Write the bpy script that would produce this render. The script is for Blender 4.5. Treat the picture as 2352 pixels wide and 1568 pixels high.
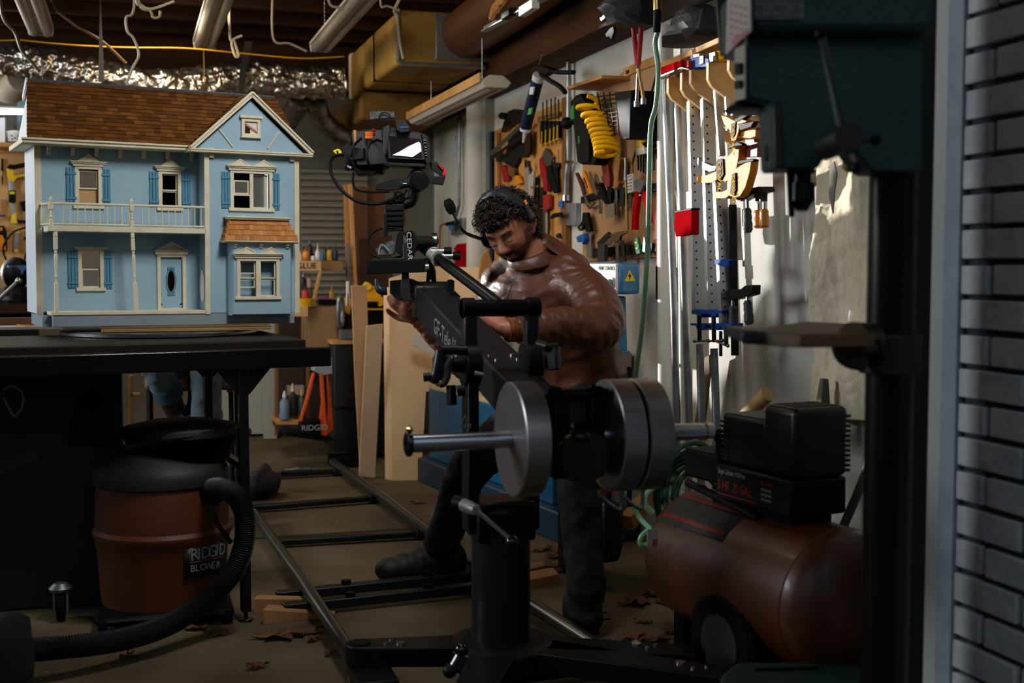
import bpy, bmesh, math, random
from mathutils import Vector as V, Matrix as MX
for o in list(bpy.data.objects): bpy.data.objects.remove(o)
R=math.radians; rnd=random.Random(11); pi=math.pi
SC=bpy.context.scene; COL=SC.collection
# ---------------------------------------------------------------- camera, exposure, light
YAW=R(17.1); F=2850.0; PIT=math.atan((784-606)/F); CH=1.08
cd=bpy.data.cameras.new('camera'); cam=bpy.data.objects.new('camera',cd); COL.objects.link(cam)
cam.location=(0,0,CH); cam.rotation_euler=(pi/2-PIT,0,-YAW)
cd.sensor_width=36; cd.lens=36*F/2352; cd.clip_start=.05; cd.clip_end=200
cd.dof.use_dof=True; cd.dof.focus_distance=4.05; cd.dof.aperture_fstop=3.4
SC.camera=cam
SC.view_settings.view_transform='Standard'; SC.view_settings.look='None'; SC.view_settings.gamma=1
SC.view_settings.exposure=0.0
w=bpy.data.worlds.new('overcast'); SC.world=w; w.use_nodes=True
# sky bright only well above the horizon: the street opposite is dark
nt=w.node_tree; bg=nt.nodes['Background']; tc=nt.nodes.new('ShaderNodeTexCoord'); sp=nt.nodes.new('ShaderNodeSeparateXYZ'); rp=nt.nodes.new('ShaderNodeValToRGB')
nt.links.new(tc.outputs['Generated'],sp.inputs[0]); nt.links.new(sp.outputs['Z'],rp.inputs[0]); nt.links.new(rp.outputs[0],bg.inputs[0]); bg.inputs[1].default_value=1.0
e=rp.color_ramp.elements; e[0].position=0.0; e[0].color=(.010,.012,.014,1); e[1].position=1; e[1].color=(.46,.53,.63,1)
q=e.new(.10); q.color=(.022,.028,.036,1); q=e.new(.48); q.color=(.34,.39,.46,1)
def lamp(name,kind,loc,rot,energy,col,size=1,sy=None,spread=None):
    l=bpy.data.lights.new(name,kind); l.energy=energy; l.color=col
    o=bpy.data.objects.new(name,l); COL.objects.link(o); o.location=loc; o.rotation_euler=rot
    if kind=='AREA':
        l.size=size
        if sy: l.shape='RECTANGLE'; l.size_y=sy
        if spread: l.spread=spread
    return o
def aim(d): return V(d).to_track_quat('-Z','Y').to_euler()
sun=lamp('low_sun','SUN',(-6,14,4),aim((.595,-.803,-.095)),6.0,(1,.975,.94)); sun.data.angle=R(.8)
# daylight of the side window (out of frame on the left) and the rear window
lamp('left_window_light','AREA',(-3.3,4.4,2.0),aim((1,0,-.26)),85,(.92,.96,1),1.6,1.1)
lamp('rear_window_light','AREA',(-1.55,7.6,1.9),aim((.45,-1,-.12)),19,(1,.90,.76),1.1,1.0)
lamp('overhead_fill','AREA',(.72,2.95,2.36),aim((-.3,.9,-.85)),12,(1,.98,.95),.5,.5,R(125))  # unseen fill added overhead to brighten the house front, weights and man
# two warm work lamps hanging over the benches (out of frame)
lamp('bench_lamp','AREA',(.1,6.1,2.3),aim((.45,.28,-1)),14,(1,.80,.56),.5)
lamp('wall_bench_lamp','AREA',(.35,4.6,2.4),aim((1,.35,-.42)),12,(1,.84,.64),.45)
# ---------------------------------------------------------------- pixel rays -> world points
FW=V((math.sin(YAW)*math.cos(PIT),math.cos(YAW)*math.cos(PIT),-math.sin(PIT)))
RT=V((math.cos(YAW),-math.sin(YAW),0)); UP=RT.cross(FW); CO=V((0,0,CH))
def P(px,py,X=None,Y=None,Z=None,D=None):
    d=FW+RT*((px-1176)/F)-UP*((py-784)/F)
    t=(X-CO.x)/d.x if X is not None else (Y-CO.y)/d.y if Y is not None else (Z-CO.z)/d.z if Z is not None else D
    return CO+d*t
# ---------------------------------------------------------------- materials
MT={}
def lin(c):
    if isinstance(c,str):
        c=tuple(int(c[i:i+2],16)/255 for i in (0,2,4))
        c=tuple(x/12.92 if x<=.04045 else ((x+.055)/1.055)**2.4 for x in c)
    return (*c[:3],1)
def mat(name,col,rough=.5,metal=0,col2=None,scale=6,stretch=(1,1,1),bump=0,bscale=60,bstretch=None,coat=0,emit=0,trans=0,spec=None,detail=4,lo=.35,hi=.65,kind='noise',sheen=0):
    if name in MT: return MT[name]
    m=bpy.data.materials.new(name); m.use_nodes=True; nt=m.node_tree; b=nt.nodes['Principled BSDF']
    b.inputs['Base Color'].default_value=lin(col); b.inputs['Roughness'].default_value=rough; b.inputs['Metallic'].default_value=metal
    if spec is not None: b.inputs['Specular IOR Level'].default_value=spec
    if coat: b.inputs['Coat Weight'].default_value=coat; b.inputs['Coat Roughness'].default_value=.12
    if trans: b.inputs['Transmission Weight'].default_value=trans
    if sheen: b.inputs['Sheen Weight'].default_value=sheen
    if emit: b.inputs['Emission Color'].default_value=lin(col); b.inputs['Emission Strength'].default_value=emit
    L=nt.links.new
    if col2 or bump:
        tc=nt.nodes.new('ShaderNodeTexCoord')
    if col2:
        mp=nt.nodes.new('ShaderNodeMapping'); mp.inputs['Scale'].default_value=stretch; L(tc.outputs['Object'],mp.inputs['Vector'])
        if kind=='wave':
            n=nt.nodes.new('ShaderNodeTexWave'); n.inputs['Scale'].default_value=scale; n.inputs['Distortion'].default_value=6; n.inputs['Detail'].default_value=3; n.inputs['Detail Scale'].default_value=1.2
        elif kind=='vor':
            n=nt.nodes.new('ShaderNodeTexVoronoi'); n.inputs['Scale'].default_value=scale
        else:
            n=nt.nodes.new('ShaderNodeTexNoise'); n.inputs['Scale'].default_value=scale; n.inputs['Detail'].default_value=detail
        L(mp.outputs[0],n.inputs['Vector'])
        r=nt.nodes.new('ShaderNodeValToRGB'); r.color_ramp.elements[0].position=lo; r.color_ramp.elements[1].position=hi
        r.color_ramp.elements[0].color=lin(col); r.color_ramp.elements[1].color=lin(col2)
        L(n.outputs['Color' if kind=='vor' else 0],r.inputs[0]); L(r.outputs[0],b.inputs['Base Color'])
    if bump:
        mp2=nt.nodes.new('ShaderNodeMapping'); mp2.inputs['Scale'].default_value=bstretch or (1,1,1); L(tc.outputs['Object'],mp2.inputs['Vector'])
        n2=nt.nodes.new('ShaderNodeTexNoise'); n2.inputs['Scale'].default_value=bscale; n2.inputs['Detail'].default_value=5; L(mp2.outputs[0],n2.inputs['Vector'])
        bp=nt.nodes.new('ShaderNodeBump'); bp.inputs['Strength'].default_value=min(1,bump); bp.inputs['Distance'].default_value=.01*max(1,bump)
        L(n2.outputs[0],bp.inputs['Height']); L(bp.outputs[0],b.inputs['Normal'])
    MT[name]=m; return m
K=mat('black_metal','060707',.45,.2,spec=.35,bump=.04,bscale=300)
KP=mat('black_plastic','040505',.5,spec=.35)
KR=mat('black_rubber','060707',.8,spec=.3)
KG=mat('gloss_black','050607',.14,0,coat=.3)
STEEL=mat('steel','8d8f92',.28,1,bump=.03,bscale=200)
GALV=mat('galvanised','7f8688',.45,.9,'a9b0b2',scale=14,bump=.05)
ALU=mat('aluminium','b9bdc0',.38,.9)
CHROME=mat('chrome','d0d2d4',.12,1)
BRASS=mat('brass','a8905a',.3,1)
WOOD=mat('pine','c99a5f',.6,0,'a8763f',scale=5,stretch=(1,1,.12),bump=.08,bscale=30,bstretch=(1,1,.1))
PLY=mat('birch_plywood','d9b98c',.55,0,'c49a68',scale=3.2,stretch=(1,1,.3),bump=.04)
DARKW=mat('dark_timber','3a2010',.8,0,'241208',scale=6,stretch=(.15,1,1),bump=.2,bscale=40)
WHITEW=mat('white_wall','d2d0c9',.75,0,'bab7ae',scale=2.5,bump=.06,bscale=30)
RED=mat('red_plastic','a00d12',.4); YEL=mat('yellow_plastic','f2b20c',.42); BLUE=mat('blue_enamel','0e3f8f',.35)
def islandmat(name,cols,rough=.75):
    m=mat(name,cols[0],rough,bump=.25,bscale=90,bstretch=(4,1,.4)); nt=m.node_tree; b=nt.nodes['Principled BSDF']
    g=nt.nodes.new('ShaderNodeNewGeometry'); r=nt.nodes.new('ShaderNodeValToRGB'); e=r.color_ramp.elements
    e[0].position=0; e[0].color=lin(cols[0]); e[1].position=1; e[1].color=lin(cols[-1])
    for i,c in enumerate(cols[1:-1]): q=e.new((i+1)/(len(cols)-1)); q.color=lin(c)
    nt.links.new(g.outputs['Random Per Island'],r.inputs[0]); nt.links.new(r.outputs[0],b.inputs['Base Color']); return m
# ---------------------------------------------------------------- mesh building
WM={}
def frames(pts):
    n=len(pts); T=[]
    for i in range(n):
        a=pts[max(i-1,0)]; b=pts[min(i+1,n-1)]; t=(b-a)
        T.append(t.normalized() if t.length>1e-9 else V((0,0,1)))
    r=T[0].orthogonal().normalized(); out=[]
    for i in range(n):
        r=(r-T[i]*r.dot(T[i]))
        r=r.normalized() if r.length>1e-6 else T[i].orthogonal().normalized()
        out.append((r,T[i].cross(r)))
    return out
def smoothpts(pts,k=6):
    pts=[V(p) for p in pts]; out=[]; n=len(pts)
    for i in range(n-1):
        p0=pts[max(i-1,0)];p1=pts[i];p2=pts[i+1];p3=pts[min(i+2,n-1)]
        for j in range(k):
            t=j/k; out.append(.5*((2*p1)+(p2-p0)*t+(2*p0-5*p1+4*p2-p3)*t*t+(3*p1-p0-3*p2+p3)*t**3))
    out.append(pts[-1]); return out
class MB:
    def __init__(s,M=None): s.v=[]; s.f=[]; s.M=M
    def add(s,vs,fs):
        k=len(s.v); s.v+=[(s.M@V(v)) if s.M else V(v) for v in vs]; s.f+=[tuple(i+k for i in f) for f in fs]; return s
    def box(s,c,sz,M=None):
        x,y,z=[q/2 for q in sz]; c=V(c); vs=[]
        for i in (-x,x):
            for j in (-y,y):
                for k in (-z,z):
                    p=V((i,j,k)); vs.append(c+(M@p if M else p))
        return s.add(vs,[(0,1,3,2),(4,6,7,5),(0,4,5,1),(2,3,7,6),(0,2,6,4),(1,5,7,3)])
    def bb(s,a,b):
        a=V(a);b=V(b); return s.box((a+b)/2,[abs(q) for q in (b-a)])
    def bar(s,a,b,wx,wz,up=(0,0,1)):
        a=V(a);b=V(b);t=(b-a).normalized();u=V(up);x=t.cross(u)
        if x.length<1e-5: x=t.orthogonal()
        x.normalize();z=x.cross(t);vs=[]
        for p in (a,b):
            for i,j in((-1,-1),(1,-1),(1,1),(-1,1)): vs.append(p+x*i*wx/2+z*j*wz/2)
        return s.add(vs,[(0,1,2,3),(7,6,5,4),(0,4,5,1),(1,5,6,2),(2,6,7,3),(3,7,4,0)])
    def tube(s,pts,r,n=10,cap=True,closed=False,fl=1,nrm=None):
        pts=[V(p) for p in pts]; fr=frames(pts); vs=[];m=len(pts)
        rr=r if isinstance(r,(list,tuple)) else [r]*m
        for i,p in enumerate(pts):
            a,b=fr[i]
            if nrm is not None:
                t=a.cross(b); a=V(nrm)-t*V(nrm).dot(t); a.normalize(); b=t.cross(a)
            for k in range(n):
                th=2*pi*k/n; vs.append(p+(a*math.cos(th)*fl+b*math.sin(th))*rr[i])
        fs=[]
        for i in range(m-1):
            for k in range(n): fs.append((i*n+k,i*n+(k+1)%n,(i+1)*n+(k+1)%n,(i+1)*n+k))
        if closed:
            for k in range(n): fs.append(((m-1)*n+k,(m-1)*n+(k+1)%n,(k+1)%n,k))
        elif cap: fs+= [tuple(range(n))[::-1],tuple((m-1)*n+k for k in range(n))]
        return s.add(vs,fs)
    def cyl(s,a,b,r,r2=None,n=20): return s.tube([a,b],[r,r if r2 is None else r2],n)
    def lathe(s,prof,o=(0,0,0),ax=(0,0,1),n=28,cap=True):
        o=V(o);ax=V(ax).normalized();a=ax.orthogonal().normalized();b=ax.cross(a);vs=[];fs=[]
        if abs(ax.z)>.99: a=V((1,0,0)); b=V((0,1,0))
        for r,h in prof:
            for k in range(n):
                th=2*pi*k/n; vs.append(o+ax*h+(a*math.cos(th)+b*math.sin(th))*max(r,1e-4))
        m=len(prof)
        for i in range(m-1):
            for k in range(n): fs.append((i*n+k,i*n+(k+1)%n,(i+1)*n+(k+1)%n,(i+1)*n+k))
        if cap: fs+=[tuple(range(n))[::-1],tuple((m-1)*n+k for k in range(n))]
        return s.add(vs,fs)
    def poly(s,pts,d):
        pts=[V(p) for p in pts]; d=V(d); n=len(pts); q=[p+d for p in pts]
        return s.add(pts+q,[tuple(range(n)),tuple(range(2*n-1,n-1,-1))]+[(i,n+i,n+(i+1)%n,(i+1)%n) for i in range(n)])
    def ring(s,outer,inner,d):
        n=len(outer);d=V(d);o=[V(p) for p in outer];i_=[V(p) for p in inner]
        vs=o+i_+[p+d for p in o]+[p+d for p in i_];fs=[]
        for k in range(n):
            j=(k+1)%n; fs+=[(k,j,n+j,n+k),(2*n+k,3*n+k,3*n+j,2*n+j),(k,2*n+k,2*n+j,j),(n+k,n+j,3*n+j,3*n+k)]
        return s.add(vs,fs)
    def ball(s,c,r,n=16,M=None):
        c=V(c); r=(r,r,r) if not isinstance(r,(tuple,list)) else r; m=n//2; vs=[];fs=[]
        for i in range(m+1):
            ph=pi*i/m
            for k in range(n):
                th=2*pi*k/n; p=V((r[0]*math.sin(ph)*math.cos(th),r[1]*math.sin(ph)*math.sin(th),r[2]*math.cos(ph)))
                vs.append(c+(M@p if M else p))
        for i in range(m):
            for k in range(n): fs.append((i*n+k,i*n+(k+1)%n,(i+1)*n+(k+1)%n,(i+1)*n+k))
        return s.add(vs,fs)
    def build(s,name,m,parent=None,bevel=0,seg=2,sharp=32,sub=0,mods=None,flat=False):
        me=bpy.data.meshes.new(name); vs=s.v
        if parent is not None: inv=WM[parent.name].inverted(); vs=[inv@v for v in vs]; loc=None
        else:
            xs=[v.x for v in vs];ys=[v.y for v in vs];zs=[v.z for v in vs]
            loc=V(((min(xs)+max(xs))/2,(min(ys)+max(ys))/2,min(zs))); vs=[v-loc for v in vs]
        me.from_pydata([tuple(v) for v in vs],[],s.f)
        bm=bmesh.new(); bm.from_mesh(me); bmesh.ops.recalc_face_normals(bm,faces=bm.faces)
        for f in bm.faces: f.smooth=not flat
        for e in bm.edges:
            if len(e.link_faces)==2 and e.calc_face_angle(0)>R(sharp): e.smooth=False
        bm.to_mesh(me); bm.free()
        o=bpy.data.objects.new(name,me); COL.objects.link(o); me.materials.append(m)
        if parent is not None: o.parent=parent; WM[o.name]=WM[parent.name]
        else: o.location=loc; WM[o.name]=MX.Translation(loc)
        if bevel:
            b=o.modifiers.new('bevel','BEVEL'); b.width=bevel; b.segments=seg; b.limit_method='ANGLE'; b.angle_limit=R(30)
        if sub:
            b=o.modifiers.new('sub','SUBSURF'); b.levels=sub; b.render_levels=sub
        return o
def tag(o,label=None,cat=None,group=None,kind=None):
    if label: o['label']=label
    if cat: o['category']=cat
    if group: o['group']=group
    if kind: o['kind']=kind
    return o
def st(o): o['kind']='structure'; return o
def thing(name,label,cat,loc,group=None,rz=0,M=None):
    o=bpy.data.objects.new(name,None); COL.objects.link(o); o.empty_display_size=.05
    M=M or (MX.Translation(V(loc))@MX.Rotation(rz,4,'Z')); o.matrix_world=M; WM[o.name]=M
    return tag(o,label,cat,group)
def dup(o,M,label=None,parent=None):
    c=o.copy(); COL.objects.link(c)
    if parent is None: c.matrix_world=M; 
    else: c.parent=parent
    if label: c['label']=label
    for ch in list(o.children): dup(ch,None,None,c)
    return c
def text(s,size,M,name,m,parent,depth=.0006,align='LEFT',sx=1):
    cu=bpy.data.curves.new('t','FONT'); cu.body=s; cu.size=size; cu.extrude=depth; cu.align_x=align; cu.resolution_u=3
    ob=bpy.data.objects.new('t',cu); COL.objects.link(ob)
    dg=bpy.context.evaluated_depsgraph_get(); me=bpy.data.meshes.new_from_object(ob.evaluated_get(dg))
    mb=MB(M); mb.add([(v.co.x*sx,v.co.y,v.co.z) for v in me.vertices],[tuple(p.vertices) for p in me.polygons])
    bpy.data.objects.remove(ob); bpy.data.meshes.remove(me)
    return mb.build(name,m,parent)
def fr(o,x,y,z=None):
    x=V(x).normalized(); y=V(y); y=(y-x*y.dot(x)).normalized(); z=x.cross(y); o=V(o)
    return MX(((x.x,y.x,z.x,o.x),(x.y,y.y,z.y,o.y),(x.z,y.z,z.z,o.z),(0,0,0,1)))
# ================================================================ the garage itself
FLOOR=mat('concrete','6e614a',.8,0,'463c2c',scale=2.2,bump=.25,bscale=25,detail=8,lo=.3,hi=.7)
st(MB().bb((-4.2,-2,-.1),(3.2,8.2,0)).build('floor',FLOOR))
mb=MB(); 
for a,b in (((-.6,4.9),(1.9,4.93)),): mb.bb((a[0],a[1],0),(b[0],b[1],.0015))
st(mb.build('trim_1',mat('joint','332e24',.9)))
WX=1.9
st(MB().bb((WX,1.75,0),(WX+.12,8.1,2.75)).build('wall_right',WHITEW))
BW=mat('back_wall','757166',.8,0,'6a665b',scale=3,bump=.05)
# rear wall with the window opening (out of frame, left of the view)
mb=MB(); Y0,Y1=7.9,8.02
mb.bb((-.81,Y0,0),(2.02,Y1,2.75)); mb.bb((-4.2,Y0,0),(-2.1,Y1,2.75)); mb.bb((-2.1,Y0,0),(-.81,Y1,1.08)); mb.bb((-2.1,Y0,3.2),(-.81,Y1,3.3))
st(mb.build('wall_back',BW))
# left wall with a wide window opening
mb=MB(); mb.bb((-4.3,-1,0),(-4.2,8.1,.9)); mb.bb((-4.3,-1,2.3),(-4.2,8.1,2.75)); mb.bb((-4.3,-1,.9),(-4.2,2.4,2.3)); mb.bb((-4.3,5.6,.9),(-4.2,8.1,2.3))
st(mb.build('wall_left',WHITEW))
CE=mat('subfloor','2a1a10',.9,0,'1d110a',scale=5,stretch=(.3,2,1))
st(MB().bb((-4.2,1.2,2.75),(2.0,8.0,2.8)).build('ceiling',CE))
st(MB().bb((-4.2,1.2,2.38),(2.0,1.35,2.75)).build('trim_9',WHITEW))
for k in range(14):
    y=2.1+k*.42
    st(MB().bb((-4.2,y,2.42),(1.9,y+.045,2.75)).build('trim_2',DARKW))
# beam under the joists along the right wall
p0=P(985,262,X=1.72); p1=P(1500,8,X=1.72)
st(MB().bb((1.72,2.1,p0.z),(1.9,7.9,p0.z+.2)).build('trim_3',mat('amber_timber','4a2a12',.7,0,'2e1a0c',scale=5,stretch=(1,.1,1))))
st(MB().bb((-.81,7.85,2.14),(1.9,7.9,2.6)).build('trim_10',DARKW))
# white box-out / pilaster on the right wall behind the clamps, corner studs further back
q=P(1835,700,X=WX).y; q2=P(1740,700,X=WX).y
for nm,(a,b,t) in {'trim_5':(1118,1136,.05)}.items():
    ya=P(a,450,X=WX).y; yb=P(b,450,X=WX).y
    st(MB().bb((WX-t,yb,0),(WX,ya,2.45)).build(nm,mat('stud_grey','8f8e86',.7)))
# shadow low on the right wall, painted as a thin grey band
st(MB().bb((WX-.006,4.3,0),(WX,7.9,P(1480,905,X=WX).z)).build('shade_band_right',mat('shade_grey','6f6f69',.7,0,'62625c',scale=4)))
# roller shutter on the rear wall
S=mat('shutter','8a8474',.6,.1)
x0=P(690,400,Y=7.88).x; x1=P(842,400,Y=7.88).x; zt=P(690,385,Y=7.88).z; zb=.25
mb=MB(); n=34; zz=(zt-zb)/n; pts=[]
for i in range(n):
    z=zb+i*zz; pts+=[(x0,7.87,z),(x0,7.845,z+zz*.25),(x0,7.845,z+zz*.72),(x0,7.87,z+zz*.85)]
pts+=[(x0,7.89,zt),(x0,7.89,zb)]
mb.poly(pts,(x1-x0,0,0)); sh=tag(mb.build('roller_shutter',S),'tan ribbed roller shutter on the rear wall behind the glue shelf','shutter')
# white lower panels + post under it
W2=mat('painted_panel','a8a79c',.6)
tagx=MB().bb((P(440,900,Y=7.86).x,7.84,.02),(P(640,900,Y=7.86).x,7.88,.92)).build('wall_panel',W2); tag(tagx,'pale painted panel low on the rear wall, seen under the black bench','panel')
tag(MB().bb((P(604,900,Y=7.8).x,7.74,0),(P(632,900,Y=7.8).x,7.82,1.0)).build('white_post',W2),'narrow white post in front of the pale panel, right of the jeans','post')
# front opening: brick return, door jamb and black steel track post
BX=1.56
BR=mat('painted_brick','c9ccce',.65,0,'b0b4b8',scale=9,bump=.6,bscale=28,detail=6)
MO=mat('dark_mortar','454b50',.9,0,'33383c',scale=20,bump=.5)
mb=MB(); ch=.0677; y_end=P(2205,600,X=BX).y; z=0; i=0
while z<2.7:
    y=y_end-(.0 if i%2 else -.0); first=.088 if i%2 else .194
    L=first
    while y>.7:
        j=rnd.uniform(-.002,.002); mb.bb((BX+rnd.uniform(-.002,.002),y-L+.007,z+.006+j*.5),(BX+.1,y-.004,z+ch-.006+j*.5)); y-=L+.004; L=.194
    z+=ch; i+=1
st(mb.build('wall_front',BR,bevel=.0028,seg=2))
st(MB().bb((BX+.012,.6,0),(BX+.1,y_end-.004,2.75)).build('trim_6',MO))
J=mat('jamb_paint','b9bdbd',.5,0,'a9acac',scale=3,stretch=(1,1,.3),bump=.05)
JB=mat('jamb_blue','8b98a6',.45,0,'9ba6b0',scale=14,bump=.3,bscale=40)
yj=P(2180,600,X=BX+.01).y
yj2=P(2135,600,X=BX+.06).y
st(MB().bb((BX-.005,y_end-.004,0),(BX+.12,yj,2.75)).build('trim_7',JB,bevel=.004))
st(MB().bb((BX+.02,yj,0),(BX+.16,yj2,2.75)).build('trim_8',J,bevel=.006))
# ================================================================ black steel work table
TR=R(8); TO=P(565,1425,Z=0)+V((0,0,0)); TO.z=0
TM=MX.Translation(TO)@MX.Rotation(TR,4,'Z')
tb=thing('work_table','long black steel work table carrying the blue dolls house','table',TO,rz=TR)
TBM=mat('table_black','060708',.22,0,'0d0d0c',scale=9,bump=.1,bscale=60,coat=.25)
TTM=mat('table_top_black','17140f',.38,0,'2a2218',scale=12,stretch=(.3,1,1),bump=.15,bscale=40)
m=MB(TM); m.bb((-2.6,.07,.815),(.215,.66,.845)); m.build('table_top',TTM,tb,bevel=.004)
m=MB(TM); m.bb((-2.6,-.035,.768),(.265,.0,.826)); m.bb((-2.6,0,.768),(.265,.05,.775)); m.bb((-2.6,0,.8),(.265,.07,.812)); m.bb((.225,0,.768),(.262,.68,.815)); m.build('side_rail',TBM,tb,bevel=.006)
def tleg(x,y,pl=True):
    m=MB(TM); m.bb((x-.014,y-.014,.03),(x+.014,y+.014,.77)); m.cyl((x,y,0),(x,y,.035),.006); m.cyl((x,y,0),(x,y,.008),.022)
    if pl: m.poly([(x-.085,y-.012,.77),(x+.085,y-.012,.77),(x+.018,y-.012,.69),(x-.018,y-.012,.69)],(0,.012,0))
    m.build('leg',TBM,tb,bevel=.002)
tleg(0,0); tleg(.02,.62); tleg(-2.3,0); tleg(-2.3,.62)
m=MB(TM); m.bb((-.01,0,.46),(.01,.62,.48)); m.build('stretcher',TBM,tb)
# turntable
hm=MX.Translation((-.2371,4.2174,.878))@MX.Rotation(R(11),4,'Z')@MX.Rotation(R(.35),4,'Y')
cc=P(368,762,Z=.85); 
tt=thing('turntable','thin brushed steel turntable disc under the dolls house','turntable',(cc.x,cc.y,.8455))
m=MB(); m.lathe([(.318,0),(.322,.003),(.322,.012),(.317,.015)],(cc.x,cc.y,.846),n=72); m.build('disc',STEEL,tt)
m=MB(); m.lathe([(.03,0),(.03,.002)],(cc.x,cc.y,.861)); m.build('hub',K,tt)
# plywood board
PE=mat('ply_edge','b08d5c',.7,0,'4a3520',scale=30,stretch=(.02,.02,6),lo=.42,hi=.6)
a=P(232,763,Z=.8632); b=P(623,757,Z=.8632); d=(b-a).normalized(); nrm=V((-d.y,d.x,0))
m=MB()
for k in range(5):
    e=0 if k%2 else .0012
    m.poly([a-nrm*e+V((0,0,k*.0027)),b-nrm*e+V((0,0,k*.0027)),b+nrm*.4+V((0,0,k*.0027)),a+nrm*.4+V((0,0,k*.0027))],(0,0,.0026))
tag(m.build('plywood_board',PE),'layered plywood board between the turntable and the dolls house','board')
# ================================================================ dolls house
HB=mat('house_blue','95b2c2',.6,0,'8facbc',scale=5,bump=.04,bscale=120)
HB2=mat('house_side','c9d3dc',.55,0,'bcc8d4',scale=9,stretch=(6,6,.3),bump=.15,bscale=40,bstretch=(3,3,.1))
CR=mat('house_cream','dad2b8',.55,0,'cec5aa',scale=20); SHM=mat('shutter_blue','5285a0',.5)
BASEB=mat('base_blue','7c8b96',.5,0,'85919a',scale=8)
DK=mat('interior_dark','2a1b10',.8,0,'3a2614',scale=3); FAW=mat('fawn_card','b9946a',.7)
GLS=mat('window_film','c8c4bc',.12,0,trans=.85,bump=.3,bscale=12)
SHG=islandmat('roof_shingle',['6a4018','563211','744a1d','4c2b0d','623b16'])
SHL=islandmat('cedar_shingle',['b87d48','a86c3a','c48b55','96622f'])
dh=thing('dolls_house','pale blue two storey dolls house with brown shingle roof and cream trim','dolls house',(0,0,0),M=hm)
HI=hm.inverted(); HN=(hm.to_3x3()@V((0,1,0)))
def hp(px,py,v=0):
    d=FW+RT*((px-1176)/F)-UP*((py-784)/F); o=hm@V((0,v,0)); t=(o-CO).dot(HN)/d.dot(HN); q=HI@(CO+d*t); return V((q.x,v,q.z))
def H(): return MB(hm)
VW=.10                                  # plane of the recessed wall
zE=hp(250,335,.03).z                    # eaves
uT0=.492; uT1=.815; zF=.046; zD=.318; DEP=.36
# plinth
m=H(); m.bb((.0,0,0),(.8,.30,.038)); m.build('plinth',BASEB,dh,bevel=.002)
m=H(); m.bb((-.028,.03,.0),(.0,.30,.036)); m.build('plinth_end',BASEB,dh)
m=H(); m.bb((-.006,-.004,.038),(uT0,VW,.049)); m.build('porch_floor',CR,dh,bevel=.001)
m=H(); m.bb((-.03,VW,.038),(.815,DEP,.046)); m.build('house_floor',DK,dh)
def wall(name,x0,x1,v0,v1,z0,z1,holes,mm,parent=dh):
    """wall slab in the u-z plane with rectangular holes (x0,x1,z0,z1)"""
    xs=sorted({x0,x1,*[h[0] for h in holes],*[h[1] for h in holes]}); zs=sorted({z0,z1,*[h[2] for h in holes],*[h[3] for h in holes]})
    m=H()
    for i in range(len(xs)-1):
        for j in range(len(zs)-1):
            cx=(xs[i]+xs[i+1])/2; cz=(zs[j]+zs[j+1])/2
            if any(h[0]<cx<h[1] and h[2]<cz<h[3] for h in holes): continue
            m.bb((xs[i],v0,zs[j]),(xs[i+1],v1,zs[j+1]))
    return m.build(name,mm,parent)
def rect(pa,pb,v): 
    a=hp(*pa,v);b=hp(*pb,v); return (a.x,b.x,b.z,a.z)
w1=rect((180,388),(226,472),VW); w2=rect((371,399),(408,477),VW); w3=rect((187,577),(230,660),VW); dr=rect((368,590),(419,707),VW)
wall('front_wall',-.028,uT0+.005,VW,VW+.012,.046,zE+.01,[w1,w2,w3,dr],HB)
wt=rect((536,397),(618,479),0); wall('tower_wall',uT0,uT1,0,.012,.04,zE+.02,[wt],HB)
m=H(); m.bb((uT0,.012,.04),(uT0+.01,VW+.01,zE+.02)); 
m.bb((uT1-.01,.012,.04),(uT1,DEP,zE+.02)); m.build('tower_side_wall',HB,dh)
# white oval light gap on the tower side = small oval window
m=H(); ov=[(uT0-.002,.05+.028*math.cos(t*pi/16),.13+.055*math.sin(t*pi/16)) for t in range(32)]; m.poly(ov,(.001,0,0)); m.build('oval_pane',mat('oval_white','e8eef2',.3),dh)
m=H(); m.bb((-.034,VW+.004,.04),(-.022,DEP,zE+.02)); m.build('side_wall',HB2,dh)
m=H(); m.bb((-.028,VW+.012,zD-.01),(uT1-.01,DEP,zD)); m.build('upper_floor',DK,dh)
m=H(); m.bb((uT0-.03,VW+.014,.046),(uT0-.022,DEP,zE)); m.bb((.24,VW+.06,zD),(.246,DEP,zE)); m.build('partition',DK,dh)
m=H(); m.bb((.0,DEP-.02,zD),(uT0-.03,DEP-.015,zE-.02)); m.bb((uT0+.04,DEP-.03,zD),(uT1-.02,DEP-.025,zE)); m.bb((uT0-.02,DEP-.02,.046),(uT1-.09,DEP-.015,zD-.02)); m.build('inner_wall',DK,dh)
# corner boards
for x0,x1,v in ((-.036,-.016,VW-.004),(uT0-.004,uT0+.012,-.004),(uT1-.014,uT1+.003,-.004)):
    m=H(); m.bb((x0,v,.036),(x1,v+.008,zE+.005)); m.build('corner_board',CR,dh)
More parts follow.
